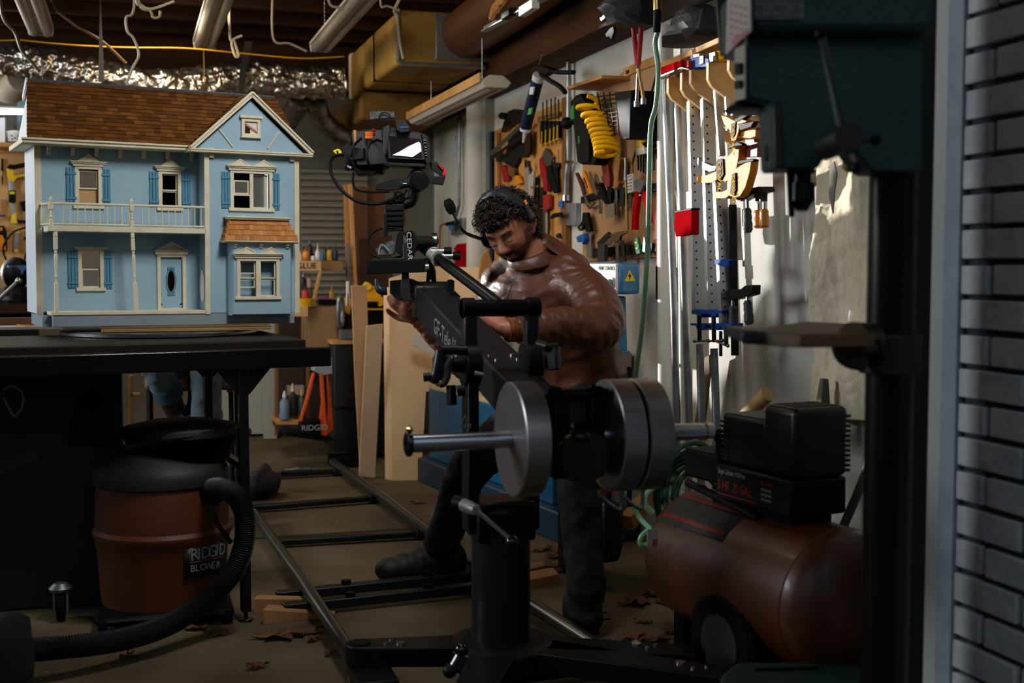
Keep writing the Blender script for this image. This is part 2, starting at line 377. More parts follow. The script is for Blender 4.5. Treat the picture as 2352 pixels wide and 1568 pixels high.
# ---- windows: frame with sashes, sill, hood
def window(r,v,hood,sashes,film=True,muntin=False):
    x0,x1,z0,z1=r; t=.012
    m=H(); m.bb((x0-t,v-.006,z0-t*.3),(x0,v+.006,z1+.004)); m.bb((x1,v-.006,z0-t*.3),(x1+t,v+.006,z1+.004)); m.bb((x0-t,v-.006,z1),(x1+t,v+.006,z1+.009))
    f=m.build('window_frame',CR,dh,bevel=.0008)
    m=H(); m.bb((x0-t-.006,v-.009,z0-.011),(x1+t+.006,v+.004,z0)); m.build('window_sill',CR,f,bevel=.0008)
    for (a,b,c,d,dv) in sashes:   # fractions of the opening
        X0=x0+(x1-x0)*a; X1=x0+(x1-x0)*b; Z0=z0+(z1-z0)*c; Z1=z0+(z1-z0)*d; s=.0045
        m=H(); vv=v+.006+dv
        m.ring([(X0,vv,Z0),(X1,vv,Z0),(X1,vv,Z1),(X0,vv,Z1)],[(X0+s,vv,Z0+s),(X1-s,vv,Z0+s),(X1-s,vv,Z1-s),(X0+s,vv,Z1-s)],(0,.003,0))
        if muntin and a<.3: m.bb(((X0+X1)/2-.002,vv,Z0),((X0+X1)/2+.002,vv+.003,Z1))
        g=m.build('sash',CR,f)
        if film: m=H(); m.bb((X0+s,vv+.001,Z0+s),(X1-s,vv+.0015,Z1-s)); m.build('pane',GLS,g)
    zt=z1+.009
    if hood:
        hw=(x1-x0)/2+t+.014; cx=(x0+x1)/2
        m=H(); m.bb((cx-hw+.008,v-.010,zt),(cx+hw-.008,v+.004,zt+.008)); m.bb((cx-hw+.003,v-.014,zt+.008),(cx+hw-.003,v+.004,zt+.013)); m.bb((cx-hw,v-.018,zt+.013),(cx+hw,v+.004,zt+.017))
        g=m.build('window_hood',CR,f,bevel=.001)
        n=hood; cw=hw*.62 if n==1 else hw*.42
        for k in range(n):
            c=cx if n==1 else cx+(-1,1)[k]*hw*.47; h=.024 if n==1 else .022
            m=H(); m.poly([(c-cw,v-.013,zt+.017),(c+cw,v-.013,zt+.017),(c,v-.013,zt+.017+h)],(0,.016,0))
            o=[(c-cw,v-.015,zt+.017),(c+cw,v-.015,zt+.017),(c,v-.015,zt+.017+h)]; e=.7
            ii=[(c-cw*e,v-.015,zt+.0195),(c+cw*e,v-.015,zt+.0195),(c,v-.015,zt+.017+h*.82)]
            m.ring(o,ii,(0,.004,0)); m.build('pediment',CR,g)
    return f
W1=window(w1,VW,1,[(.0,1,.45,.97,0)],film=True)
m=H(); m.bb((w1[0]+.002,VW+.012,w1[2]),(w1[1],VW+.015,w1[3])); m.build('blind',FAW,W1)
window(w2,VW,1,[(0,1,.5,1,0),(0,1,0,.5,.004)],film=False)
W3=window(w3,VW,0,[(0,1,.0,.52,0)],film=True)
m=H(); m.bb((w3[0]-.022,VW-.012,w3[3]+.007),(w3[1]+.022,VW+.002,w3[3]+.015)); m.build('window_head',CR,W3,bevel=.001)
WT=window(wt,0,2,[(.02,.44,.4,.8,0),(.54,.98,.0,.98,.004)],film=True)
m=H(); cx=(wt[0]+wt[1])/2; m.bb((cx-.006,-.004,wt[2]),(cx+.006,.006,wt[3])); m.build('mullion',CR,WT)
m=H(); m.bb((wt[0],-.002,wt[2]+.35*(wt[3]-wt[2])),(cx-.006,.005,wt[2]+.39*(wt[3]-wt[2]))); m.build('sash_bar',CR,WT)
# ---- shutters
def shutter(pa,pb,v):
    x0,x1,z0,z1=rect(pa,pb,v); n=3; m=H()
    for k in range(n): m.bb((x0+(x1-x0)*k/n+.0006,v-.005,z0),(x0+(x1-x0)*(k+1)/n-.0006,v,z1))
    for f in (.14,.84): z=z0+(z1-z0)*f; m.bb((x0,v-.008,z-.004),(x1,v-.004,z+.004))
    m.build('shutter',SHM,dh,bevel=.0006)
for a,b,v in (((151,384),(176,467),VW),((232,388),(254,472),VW),((342,394),(365,475),VW),((417,400),(438,478),VW),((155,576),(179,661),VW),((237,577),(258,662),VW),((508,394),(529,478),0),((623,398),(642,482),0)): shutter(a,b,v)
# ---- front door
x0,x1,z0,z1=dr; m=H(); t=.012
m.bb((x0-t,VW-.008,zF),(x0,VW+.004,z1+.004)); m.bb((x1,VW-.008,zF),(x1+t,VW+.004,z1+.004)); m.bb((x0-t,VW-.008,z1),(x1+t,VW+.004,z1+.008)); m.bb((x0-t,VW-.01,zF),(x1+t,VW+.004,zF+.008))
df=m.build('door_frame',CR,dh,bevel=.001)
cx=(x0+x1)/2; cz=(z0+z1)/2+.005; dw=(x1-x0)/2
N=40; el=lambda rx,rz,v:[(cx+rx*math.cos(2*pi*k/N),v,cz+rz*math.sin(2*pi*k/N)) for k in range(N)]
def sq(w_,h_,v):
    out=[]
    for k in range(N):
        c,s=math.cos(2*pi*k/N),math.sin(2*pi*k/N); q=1/max(abs(c)/w_,abs(s)/h_); out.append((cx+c*q,v,cz+s*q))
    return out
zc=(z1+z0)/2; m=H(); oo=[(p[0],p[1],p[2]) for p in sq(dw,min(z1-cz,cz-z0),VW+.004)]
m.ring(oo,el(.0125,.036,VW+.004),(0,.005,0)); 
if z1-cz>min(z1-cz,cz-z0)+1e-4: m.bb((x0,VW+.004,cz+min(z1-cz,cz-z0)),(x1,VW+.009,z1))
if cz-z0>min(z1-cz,cz-z0)+1e-4: m.bb((x0,VW+.004,z0),(x1,VW+.009,cz-min(z1-cz,cz-z0)))
dd=m.build('front_door',HB,df)
m=H(); m.ring(el(.0175,.044,VW+.001),el(.0125,.036,VW+.001),(0,.004,0)); m.bb((cx-.012,VW+.001,cz+.036),(cx+.012,VW+.004,cz+.049)); m.bb((cx-.012,VW+.001,cz-.049),(cx+.012,VW+.004,cz-.036)); m.build('oval_surround',SHM,dd)
m=H(); m.ball((x0+.003,VW-.002,z0+.048),.0022,10); m.build('door_knob',CHROME,dd)
m=H(); W_=(x1-x0)/2+t
m.bb((cx-W_-.006,VW-.012,z1+.008),(cx+W_+.006,VW+.004,z1+.02)); g=m.build('door_hood',CR,df,bevel=.001)
m=H(); o=[(cx-W_-.014,VW-.016,z1+.02),(cx+W_+.014,VW-.016,z1+.02),(cx,VW-.016,z1+.052)]; ii=[(cx-W_+.004,VW-.016,z1+.024),(cx+W_-.004,VW-.016,z1+.024),(cx,VW-.016,z1+.045)]
m.ring(o,ii,(0,.016,0)); m.poly([(q[0],VW-.008,q[2]) for q in ii],(0,.008,0)); m.build('pediment',CR,g)
# staircase seen through the door oval
m=H()
for k in range(7): m.bb((cx-.01+.005*k,VW+.05+.025*k,.05+.03*k),(cx+.05,VW+.075+.025*k,.08+.03*k))
m.build('stair',mat('stair_wood','8a4a22',.6),dh)
# ---- porch: deck, posts, balustrade
m=H(); m.bb((-.012,-.004,zD-.012),(uT0,VW,zD+.006)); m.build('porch_deck',CR,dh,bevel=.0012)
m=H(); m.bb((-.01,.004,zD-.0135),(uT0,VW,zD-.0122)); m.build('porch_soffit',HB,dh)
def turned(x,v,z0,z1,s,par,nm,lean=0):
    h=z1-z0; m=MB(hm@MX.Translation((x,v,z0))@MX.Rotation(lean,4,'Y'))
    m.bb((-s,-s,0),(s,s,h*.36)); m.bb((-s,-s,h*.78),(s,s,h))
    m.lathe([(s,.36*h),(s*.5,.37*h),(s*.62,.39*h),(s*.5,.42*h),(s*.85,.44*h),(s*.5,.46*h),(s*.75,.55*h),(s*1.0,.68*h),(s*.95,.71*h),(s*.55,.73*h),(s*.9,.745*h),(s*.55,.76*h),(s,.78*h)],n=14)
    return m.build(nm,CR,par,bevel=.0008)
zd=zD-.013
for u_,l in ((.012,0),(.262,-.045)):
    turned(u_,.004,.049,zd,.0062,dh,'porch_post',l)
    m=H(); uu=u_+math.tan(l)*(zd-.05); m.bb((uu-.006,-.004,zd-.016),(uu+.006,.012,zd)); m.bb((uu-.004,-.002,zd-.024),(uu+.004,.01,zd-.016)); m.build('bracket',CR,dh,bevel=.001)
zr=.395; zb=zD+.006
bal=H(); bal.tube([(0,0.004,zr),(uT0,0.004,zr)],.0042,8); bal.tube([(0,.004,zb+.006),(uT0,.004,zb+.006)],.003,8); bal.tube([(0,.004,zr),(-.02,VW,zr)],.004,8); bal.tube([(0,.004,zb+.006),(-.02,VW,zb+.006)],.003,8)
rail=bal.build('balustrade',CR,dh)
def spindle(x,v):
    h=zr-zb-.008; m=MB(hm@MX.Translation((x,v,zb+.006)))
    m.lathe([(.0022,0),(.0022,.2*h),(.0012,.22*h),(.0024,.3*h),(.0014,.36*h),(.0022,.48*h),(.0014,.56*h),(.0024,.62*h),(.0014,.7*h),(.002,.78*h),(.002,h)],n=8); m.build('spindle',CR,rail)
for k in range(1,11): spindle(.012+.023*k,.004)
for k in range(1,11): spindle(.262+.0215*k,.004)
for k in range(1,5): spindle(-.004*k,.004+.019*k)
for u_ in (.0,.25):
    m=MB(hm@MX.Translation((u_,.004,zb-.004))); s=.0062; h=zr-zb+.004
    m.bb((-s,-s,0),(s,s,h*.3)); m.lathe([(s,.3*h),(s*.5,.34*h),(s*.9,.42*h),(s*.55,.5*h),(s*.8,.6*h),(s*.5,.68*h),(s*.9,.74*h)],n=12); m.bb((-s,-s,h*.74),(s,s,h*1.06)); m.lathe([(s*.5,h*1.06),(s*.9,h*1.14),(s*.6,h*1.25),(s*.1,h*1.32)],n=12); m.build('newel_post',CR,rail,bevel=.0006)
# ---- eaves, brackets, main roof
m=H(); m.bb((-.075,.02,zE-.004),(uT0-.03,.37,zE+.004)); m.build('soffit',CR,dh)
m=H(); m.bb((-.078,.012,zE-.004),(uT0-.03,.026,zE+.012)); m.bb((-.082,.012,zE-.004),(-.07,.37,zE+.012)); m.bb((-.084,.006,zE+.006),(uT0-.03,.02,zE+.013)); m.build('eaves_moulding',CR,dh,bevel=.002)
for k in range(7):
    u_=hp(112+54.5*k,345,VW-.01).x; m=H(); m.bb((u_-.006,VW-.022,zE-.018),(u_+.006,VW,zE-.004)); m.bb((u_-.006,VW-.013,zE-.032),(u_+.006,VW,zE-.018)); m.build('bracket',CR,dh,bevel=.001)
for u_ in (uT0+.02,uT1-.024,):
    m=H(); m.bb((u_-.007,-.02,zE-.012),(u_+.007,0,zE+.004)); m.bb((u_-.007,-.012,zE-.026),(u_+.007,0,zE-.012)); m.build('bracket',CR,dh,bevel=.001)
VR=.15; zR=hp(300,200,VR).z; uRL=hp(62,178,VR).x; uRR=hp(630,226,VR).x; uEL=-.066
eR=.86
bl=lambda u_,z: None
# roof body
m=H(); m.poly([(0,.024,zE+.008),(0,VR,zR-.006),(0,VR+.05,zR-.006),(0,.36,zE+.008)],(0,0,0)) if False else None
body=H()
A=[(uEL+.006,.026,zE+.008),(uRL+.008,VR,zR-.007),(uRL+.008,VR+.06,zR-.03),(uEL+.006,.36,zE+.008)]
B=[(.80,.026,zE+.008),(uRR-.006,VR,zR-.007),(uRR-.006,VR+.06,zR-.03),(.80,.36,zE+.008)]
body.add(A+B,[(0,1,2,3),(7,6,5,4),(0,4,5,1),(1,5,6,2),(2,6,7,3),(3,7,4,0)]); body.build('roof_body',mat('roof_side_white','d5dbe0',.5),dh)
# gable-end lip at the ridge and small end window
m=H(); m.bar((uRL-.002,VR-.004,zR-.002),(uRL-.002,VR+.09,zR-.05),.02,.006,up=(1,0,0)); m.build('barge_board',mat('white_trim','dfe2e4',.45),dh)

m=H(); m.bar((uRL,VR,zR),(uRR,VR,zR),.012,.006,up=(0,-.5,1)); m.build('ridge_cap',mat('slate_cap','4d565b',.6),dh)
def shingles(corner,ex,ey,rows,wfun,name,mats,parent,t=.003,wid=.018,nv=(0,-1,0),clip=None):
    """rows of overlapping shingles climbing from corner along ey; ex along the course"""
    corner=V(corner);ey=V(ey);ex=V(ex); n=ex.cross(ey).normalized()
    if n.dot(V(nv))<0: n=-n
    ms=[H()]
    for r in range(rows):
        a=r/rows; b=(r+1.25)/rows; x0,x1=wfun(a); x=x0-rnd.random()*wid
        while x<x1:
            w_=wid*rnd.uniform(.7,1.3); xa=max(x,x0); xb=min(x+w_,x1)
            if xb-xa>.002:
                j=rnd.uniform(-.0012,.0012)
                p0=corner+ex*xa+ey*a+n*t+ey.normalized()*j; p1=corner+ex*xb+ey*a+n*t+ey.normalized()*j
                p2=corner+ex*xb+ey*min(b,1)+n*.0004; p3=corner+ex*xa+ey*min(b,1)+n*.0004
                ok= clip is None or not clip((p0+p1)/2)
                if ok: ms[0].poly([p0,p1,p2,p3],-n*t*1.0)
            x+=w_+.0004
    return ms[0].build(name,mats,parent,flat=True)
slope=V((0,VR-.018,zR-zE-.012))
uG0=.435;uG1=.858; apex=hp(579,216,-.03)
def under(p):  # hidden by the cross gable
    return False
def mroof(a): return (uEL+(uRL-uEL)*a, (.84+(uRR-.84)*a))
shingles((0,.018,zE+.012),(1,0,0),slope,15,mroof,'roof_shingles',SHG,dh,wid=.03,t=.0035)
# ---- tower gable
gz=hp(560,348,-.03).z; ap=apex; aL=V((uG0,-.03,gz)); aR=V((uG1,-.03,gz+.004))
m=H(); m.poly([(uG0+.02,-.012,gz),(uG1-.02,-.012,gz),(ap.x,-.012,ap.z-.02)],(0,.012,0)); 
# cut small window: build as separate raised window on the gable
m.build('gable_wall',HB,dh)
for s,(q0) in (('l',aL),('r',aR)):
    m=H(); m.bar(q0+V((0,0,0)),V((ap.x,-.03,ap.z)),.010,.016,up=(0,0,1)); m.bar(q0+V((0,-.004,.006)),V((ap.x,-.034,ap.z+.006)),.012,.006,up=(0,0,1)); m.build('barge_board',CR,dh)
m=H(); m.bb((uG0,-.034,gz-.008),(uG1,-.012,gz+.004)); m.bb((uG0-.002,-.037,gz-.002),(uG1+.002,-.012,gz+.003)); m.bb((uG0,-.012,gz-.008),(uG1,.0,gz+.002)); m.build('gable_moulding',CR,dh,bevel=.0015)
m=H(); m.bb((uG0-.005,-.03,gz-.008),(uG0+.004,.03,gz+.004)); m.build('gable_moulding',CR,dh,bevel=.0015)
for pa,pb in (((503,296),(535,337)),((642,302),(615,341))):
    a=hp(*pa,-.015);b=hp(*pb,-.015); m=H(); m.bar(a,b,.004,.004,up=(0,-1,0)); m.build('brace_strip',CR,dh)
g0=rect((561,279),(590,308),-.014)
m=H(); x0,x1,z0,z1=g0; t=.011
m.ring([(x0-t,-.022,z0-t),(x1+t,-.022,z0-t),(x1+t,-.022,z1+t),(x0-t,-.022,z1+t)],[(x0,-.022,z0),(x1,-.022,z0),(x1,-.022,z1),(x0,-.022,z1)],(0,.009,0)); m.bb((x0-t-.006,-.028,z1+t),(x1+t+.006,-.012,z1+t+.009)); m.bb((x0-t-.003,-.026,z0-t-.004),(x1+t+.003,-.012,z0-t))
gwf=m.build('gable_window',CR,dh,bevel=.001)
m=H(); m.bb((x0,-.0145,z0),(x1,-.0135,z1)); m.build('pane',mat('bright_pane','d6cdc4',.15),gwf)
m=H(); m.bar((x0,-.017,z1-.006),(x1,-.017,z0+.006),.006,.003,up=(0,-1,0)); m.build('brace_strip',mat('brace_fawn','a08468',.6),gwf)
m=H(); m.poly([(x0,-.0155,z0),((x0+x1)/2-.002,-.0155,z0),((x0+x1)/2-.002,-.0155,z0+.016),(x0,-.0155,z0+.027)],(0,.001,0)); m.build('pane_patch',DK,gwf)
# cross gable roof slopes running back
apb=V((ap.x,VR-.01,ap.z)); 
for q0,sg in ((aL,-1),(aR,1)):
    ex=V((0,1,0)); ey=V((ap.x,0,ap.z))-V((q0.x,0,q0.z)); c=V((q0.x,-.03,q0.z+.006))
    L_=lambda a: (0,.05+(VR-.0)*a)
    m=H(); p=[c,V((ap.x,-.03,ap.z+.006)),V((ap.x,VR,ap.z+.006)),V((q0.x,.05,q0.z+.006))]; m.poly(p,(0,0,-.006)); m.build('gable_roof',HB,dh)
    shingles(c,ex,ey,13,L_,'gable_shingles',SHG,dh,wid=.03,t=.004,nv=(sg,0,1))
# ---- bay window with cedar pent roof
b0=.562;b1=.772;bv=-.045; zb1=hp(580,558,bv).z
wb=rect((551,599),(634,680),bv)
wall('bay_wall',b0+.012,b1,bv,bv+.01,.036,zb1,[wb],HB)
m=H(); m.poly([(b0+.012,bv,.036),(b0+.0,bv+.02,.036),(b0,0,.036),(b0+.01,0,.036),(b0+.01,bv+.02,.036),(b0+.02,bv+.006,.036)],(0,0,zb1-.036)); m.build('bay_side',HB,dh)
m=H(); m.poly([(b1,bv,.036),(b1+.01,bv+.02,.036),(b1+.01,0,.036),(b1,0,.036)],(0,0,zb1-.036)); m.build('bay_side',HB,dh)
m=H(); m.bb((b0,bv+.01,.032),(b1+.01,.0,.036)); m.build('bay_floor',HB,dh)
WB=window(wb,bv,2,[(0,.44,.5,1,0),(0,.44,.24,.5,.004),(.56,1,.5,1,0),(.56,1,0,.5,.004)],film=False,muntin=False)
m=H(); cx=(wb[0]+wb[1])/2; m.bb((cx-.008,bv-.005,wb[2]),(cx+.008,bv+.008,wb[3])); m.build('mullion',CR,WB)
m=H(); m.bb((wb[0],bv+.007,wb[2]+.64*(wb[3]-wb[2])),(cx-.008,bv+.01,wb[2]+.67*(wb[3]-wb[2]))); m.build('sash_bar',CR,WB)
zt=hp(580,500,-.03).z; e=.022
m=H(); m.bb((b0-e,bv-.022,zb1),(b1+e,.0,zb1+.006)); m.bb((b0-e-.003,bv-.026,zb1+.003),(b1+e+.003,.0,zb1+.007)); m.build('bay_eaves',CR,dh,bevel=.0015)
for u_ in (b0+.016,(b0+b1)/2,b1-.012): m=H(); m.bb((u_-.005,bv-.014,zb1-.008),(u_+.005,bv,zb1)); m.bb((u_-.005,bv-.007,zb1-.016),(u_+.005,bv,zb1-.008)); m.build('bracket',CR,dh,bevel=.001)
f0=V((b0-e+.002,bv-.02,zb1+.007)); f1=V((b1+e-.002,bv-.02,zb1+.007)); t0=V((b0+.002,bv+.012,zt-.006)); t1=V((b1-.008,bv+.012,zt-.006))
m=H(); m.add([f0,f1,t1,t0,V((f0.x,0,f0.z)),V((f1.x,0,f1.z)),V((t1.x,0,t1.z)),V((t0.x,0,t0.z))],[(0,1,2,3),(4,7,6,5),(0,3,7,4),(1,5,6,2),(3,2,6,7),(0,4,5,1)]); m.build('pent_roof',SHL,dh)
wl=t0.x-f0.x; wr=f1.x-t1.x; Lf=f1.x-f0.x
shingles(f0,(1,0,0),V((0,.032,t0.z-f0.z)),4,lambda a:(wl*a,Lf-wr*a),'pent_shingles',SHL,dh,wid=.014,t=.003)
shingles(f0,(0,1,0),V((wl,0,t0.z-f0.z)),4,lambda a:(.03*a,.065),'pent_shingles',SHL,dh,wid=.014,t=.003,nv=(-1,0,0))
m=H(); m.bb((b0-.006,bv+.0,zt-.007),(b1+.0,0,zt+.002)); m.bb((b0-.011,bv-.004,zt-.002),(b1+.004,0,zt+.003)); m.build('pent_cap',CR,dh,bevel=.0012)
# ================================================================ hung shop lights
LW=mat('lamp_white','b9b2a4',.45,0,bump=.05); DIF=mat('diffuser','a79f92',.3,.1,'8d867b',scale=9,stretch=(6,.3,6))
def shoplight(x0,x1,y0,y1,z,label,grp='unlit shop lights hung on chains',ww=None):
    cx=(x0+x1)/2; t=thing('shop_light',label,'ceiling light',(cx,y1,z),grp); hw=abs(x1-x0)/2
    m=MB(); m.bb((cx-hw,y0,z+.035),(cx+hw,y1,z+.05)); m.poly([(cx-hw,y1,z+.035),(cx-hw*.9,y1,z),(cx+hw*.9,y1,z),(cx+hw,y1,z+.035)],(0,-.012,0)); m.poly([(cx-hw,y0,z+.035),(cx-hw*.9,y0,z),(cx+hw*.9,y0,z),(cx+hw,y0,z+.035)],(0,.012,0)); m.bb((cx-.012,y0,z+.012),(cx+.012,y1,z+.035)); m.build('housing',LW,t,bevel=.002)
    for s_ in (-1,1): m=MB(); m.cyl((cx+s_*hw*.52,y0+.012,z+.018),(cx+s_*hw*.52,y1-.012,z+.018),hw*.4,n=14); m.build('tube',DIF,t)
    for yy in (y1-.15,y0+.15):
        if z>2: m=MB(); [m.tube([(cx,yy,z+.05+k*.02),(cx+.004,yy,z+.06+k*.02),(cx,yy,z+.07+k*.02)],.0015,5) for k in range(14)]; m.build('chain',GALV,t)
shoplight(-.458,-.335,4.2,6.6,2.2,'twin tube shop light nearest the left edge, above the dolls house ridge')
L2=shoplight(.336,.456,4.3,6.75,2.2,'twin tube shop light with a pull cord, above the gable of the dolls house')
shoplight(.93,1.045,4.2,6.67,2.2,'twin tube shop light hanging just left of the square duct')
tag(MB().tube([(.39,6.74,2.2),(.391,6.74,2.08),(.39,6.74,2.02)],.0025,6).build('pull_cord',mat('cord_tan','8a7440',.7)),'thin pull cord hanging from the middle shop light','cord')
t=thing('strip_light','white strip light with a timber edge hung low by the right wall','ceiling light',(1.56,5.9,1.85))
m=MB(); m.poly([(1.48,5.27,1.875),(1.5,5.27,1.85),(1.60,5.27,1.85),(1.62,5.27,1.875),(1.58,5.27,1.905),(1.52,5.27,1.905)],(0,1.5,0)); m.build('housing',LW,t,bevel=.003)
m=MB(); m.bb((1.472,5.27,1.872),(1.48,6.77,1.912)); m.build('wood_edge',WOOD,t)
m=MB(); m.cyl((1.53,5.3,1.853),(1.53,6.75,1.853),.012); m.cyl((1.575,5.3,1.853),(1.575,6.75,1.853),.012); m.build('tube',DIF,t)
m=MB(); m.tube([(1.55,5.5,1.9),(1.55,5.5,2.2)],.002,5); m.tube([(1.55,6.5,1.9),(1.55,6.5,2.2)],.002,5); m.build('chain',GALV,t)
# ================================================================ foil flexible duct
def foilmat(name='foil'):
    return mat(name,'bdbab4',.27,.95,'9a8e7c',scale=6,stretch=(2.5,2.5,1),bump=1.2,bscale=16,bstretch=(2.2,1,1),lo=.38,hi=.6)
FO=foilmat()
path=smoothpts([P(-60,122,Y=6.95),P(60,140,Y=6.9),P(150,160,Y=6.85),P(250,182,Y=6.85),P(370,200,Y=6.85),P(470,192,Y=6.88),P(560,178,Y=6.9),P(650,187,Y=6.9),P(740,192,Y=6.9),P(790,190,Y=6.9)],12)
rr=[.085*(1+.04*math.sin(i*1.7)+.05*rnd.random()) for i in range(len(path))]
m=MB(); m.tube(path,rr,22); fd=tag(m.build('foil_duct',FO),'crinkled silver foil duct sagging under the joists behind the dolls house','duct')
tx=bpy.data.textures.new('crinkle','CLOUDS'); tx.noise_scale=.05; 
s_=fd.modifiers.new('s','SUBSURF'); s_.levels=s_.render_levels=2; d_=fd.modifiers.new('d','DISPLACE'); d_.texture=tx; d_.strength=.05; d_.mid_level=.5
m=MB(); a=P(572,165,Y=6.78); m.poly([a+V((-.02,0,.16)),a+V((.02,0,.16)),a+V((-.02,0,-.02)),a+V((-.03,.0,-.13)),a+V((-.055,0,-.13)),a+V((-.05,0,0))],(0,-.006,0)); tag(m.build('duct_strap',mat('dark_strap','26231e',.6)),'dark strap holding the foil duct to a joist','strap')
# white round vent pipe at the left edge
m=MB(); m.tube(smoothpts([P(-60,165,Y=7.2),P(-10,190,Y=7.2),P(25,205,Y=7.15),P(50,180,Y=7.0)],8),.075,20); tag(m.build('vent_pipe',mat('offwhite_pipe','b9b09e',.5,0,'8d8472',scale=6)),'off-white vent pipe elbow left of the dolls house roof','pipe')
# small foil elbows dropping to the rear wall
def elb(pts,r,lab):
    m=MB(); pp=smoothpts(pts,8); m.tube(pp,[r*(1+.05*(i%3)) for i in range(len(pp))],16); tag(m.build('duct_elbow',mat('dull_foil','8b857a',.35,.85,'5a5348',scale=12,bump=.8,bscale=30)),lab,'duct')
elb([P(690,232,Y=7.0),P(672,262,Y=7.2),P(655,290,Y=7.4)],.055,'short dull duct slanting down left behind the gable peak')
elb([P(728,235,Y=7.0),P(735,265,Y=7.1),P(755,290,Y=7.2),P(795,318,Y=7.3)],.055,'dull foil elbow bending right towards the camera rig')
# yellow cable and assorted wires under the joists
def wire(name,pts,r,m_,lab,n=6):
    pts=[V(p) for p in pts]
    if max(p.z for p in pts)>1.9 and pts[0].z<2.42: k=0 if pts[0].z>=pts[-1].z else len(pts); pts.insert(k,V((pts[min(k,len(pts)-1)].x,pts[min(k,len(pts)-1)].y,2.43)))
    return tag(MB().tube(smoothpts(pts,8),r,n).build(name,m_),lab,'cable')
YW=mat('yellow_cable','c08a18',.5); GW=mat('grey_cable','8f8778',.6); BWm=mat('brown_cable','5d4426',.6); WWm=mat('white_cable','b3a890',.5)
wire('cable',[P(-30,78,Y=6.4),P(60,93,Y=6.4),P(180,104,Y=6.4),P(300,109,Y=6.4),P(430,111,Y=6.4),P(560,123,Y=6.4),P(690,134,Y=6.4),P(790,130,Y=6.4)],.004,YW,'thin yellow cable running under the joists across the left half')
wire('cable',[P(308,15,Y=5.4),P(290,40,Y=5.4),P(293,72,Y=5.4),P(305,85,Y=5.4),P(316,110,Y=5.4),P(318,130,Y=5.4),P(305,155,Y=5.4),P(290,192,Y=5.4)],.0055,WWm,'white cable dangling in a kink above the brown roof')
wire('cable',[P(400,3,Y=5.2),P(350,20,Y=5.2),P(325,12,Y=5.2),P(312,-10,Y=5.2)],.0055,WWm,'white cable looping at the top between the two left shop lights')
wire('cable',[P(318,0,Y=5.3),P(345,25,Y=5.3),P(352,40,Y=5.3),P(366,38,Y=5.3),P(368,25,Y=5.3)],.0055,mat('beige_cable','a8957a',.5),'beige hooked cable end beside the kinked white cable')
wire('cable',[P(120,5,Y=6),P(170,55,Y=6),P(235,95,Y=6),P(290,146,Y=6)],.0065,BWm,'brown cable crossing down right between the left shop light and the roof ridge')
wire('cable',[P(5,30,Y=6),P(35,75,Y=6),P(50,115,Y=6),P(75,145,Y=6),P(92,165,Y=6)],.008,mat('olive_cable','3f3a26',.6),'dark olive cable dropping at the far left over the foil duct')
wire('cable',[P(528,80,Y=6.2),P(538,95,Y=6.2),P(548,127,Y=6.2),P(540,127,Y=6.2),P(533,95,Y=6.2),P(556,82,Y=6.2)],.007,WWm,'white cable loop hanging right of the middle shop light')
wire('cable',[P(628,88,Y=6.3),P(665,100,Y=6.3),P(705,118,Y=6.3)],.006,GW,'short grey cable just left of the third shop light')
wire('cable',[P(755,2,Y=5.6),P(780,18,Y=5.6),P(800,22,Y=5.6)],.006,GW,'short pale cable at the top edge left of the square duct')
m=MB(); a=P(236,140,Y=5.9); m.poly([P(230,-28,Y=5.9),P(240,187,Y=5.9),P(226,187,Y=5.9)],(0,.01,0)); tag(m.build('hanging_tape',mat('tape_grey','6d6a5f',.5)),'narrow strip of grey tape hanging over the foil duct','tape')
# ================================================================ insulated square duct
KH=mat('duct_khaki','a8833f',.65,.0,'8a6a35',scale=5,bump=.05); KH2=mat('duct_tape','d8c7a2',.5); TG=mat('grey_tape','7b7a72',.35,.5,bump=.2)
t=thing('square_duct','big khaki insulated square duct turning along the ceiling','duct',(1.48,6.9,2.05))
fy=5.98; zb_=2.05; zt_=2.31
m=MB(); m.bb((1.262,fy,zb_),(1.70,6.6,zt_)); m.build('duct_box',KH,t,bevel=.02,seg=3)
m=MB(); m.bb((1.262,6.65,zb_),(1.70,7.35,zt_)); m.build('duct_box',KH,t,bevel=.02,seg=3)
m=MB(); m.bb((1.24,6.9,1.88),(1.71,7.85,zb_-.012)); m.build('duct_drop',mat('duct_brown','7d5c2c',.7,0,'664a22',scale=4),t,bevel=.02)
m=MB(); m.bb((1.268,6.58,zb_+.006),(1.70,6.67,zt_-.006)); m.build('joint_band',KP,t)
m=MB(); m.bb((1.254,7.3,zb_-.004),(1.70,7.36,zt_+.004)); m.build('tape_band',KH2,t,bevel=.015)
m=MB(); m.tube([(1.262,fy,zt_),(1.262,fy,zb_+.015),(1.275,fy,zb_),(1.70,fy,zb_)],.012,6); m.bb((1.30,6.1,zb_-.002),(1.42,6.3,zb_+.002)); m.build('tape_edge',TG,t)
c=P(1064,76,Y=fy); rd=.122
m=MB(); m.bb((c.x-rd-.02,fy-.012,c.z-rd-.015),(c.x+rd+.04,fy+.004,c.z+rd*.7)); m.build('collar_tape',TG,t,bevel=.004)
m=MB(); m.tube([(c.x+.01,fy+.02,c.z),(c.x+.01,5.2,c.z+.0),(c.x+.0,3.9,c.z+.03),(c.x,2.3,c.z+.06)],rd,32)
tag(m.build('round_duct',mat('rust_duct','54301a',.45,.25,'6b4022',scale=3,stretch=(1,.3,1),bump=.1)),'round brown duct running from the square duct towards the camera','duct')
wire('cable',[P(918,-5,Y=5.9),P(906,24,Y=5.95),P(912,40,Y=5.96),P(918,90,Y=5.96),P(926,135,Y=5.965)],.008,WWm,'pale cable running down the corner of the square duct')
wire('cable',[P(918,24,Y=5.9),P(890,14,Y=5.9),P(875,12,Y=5.9)],.005,WWm,'short white cable end at the top corner of the square duct')
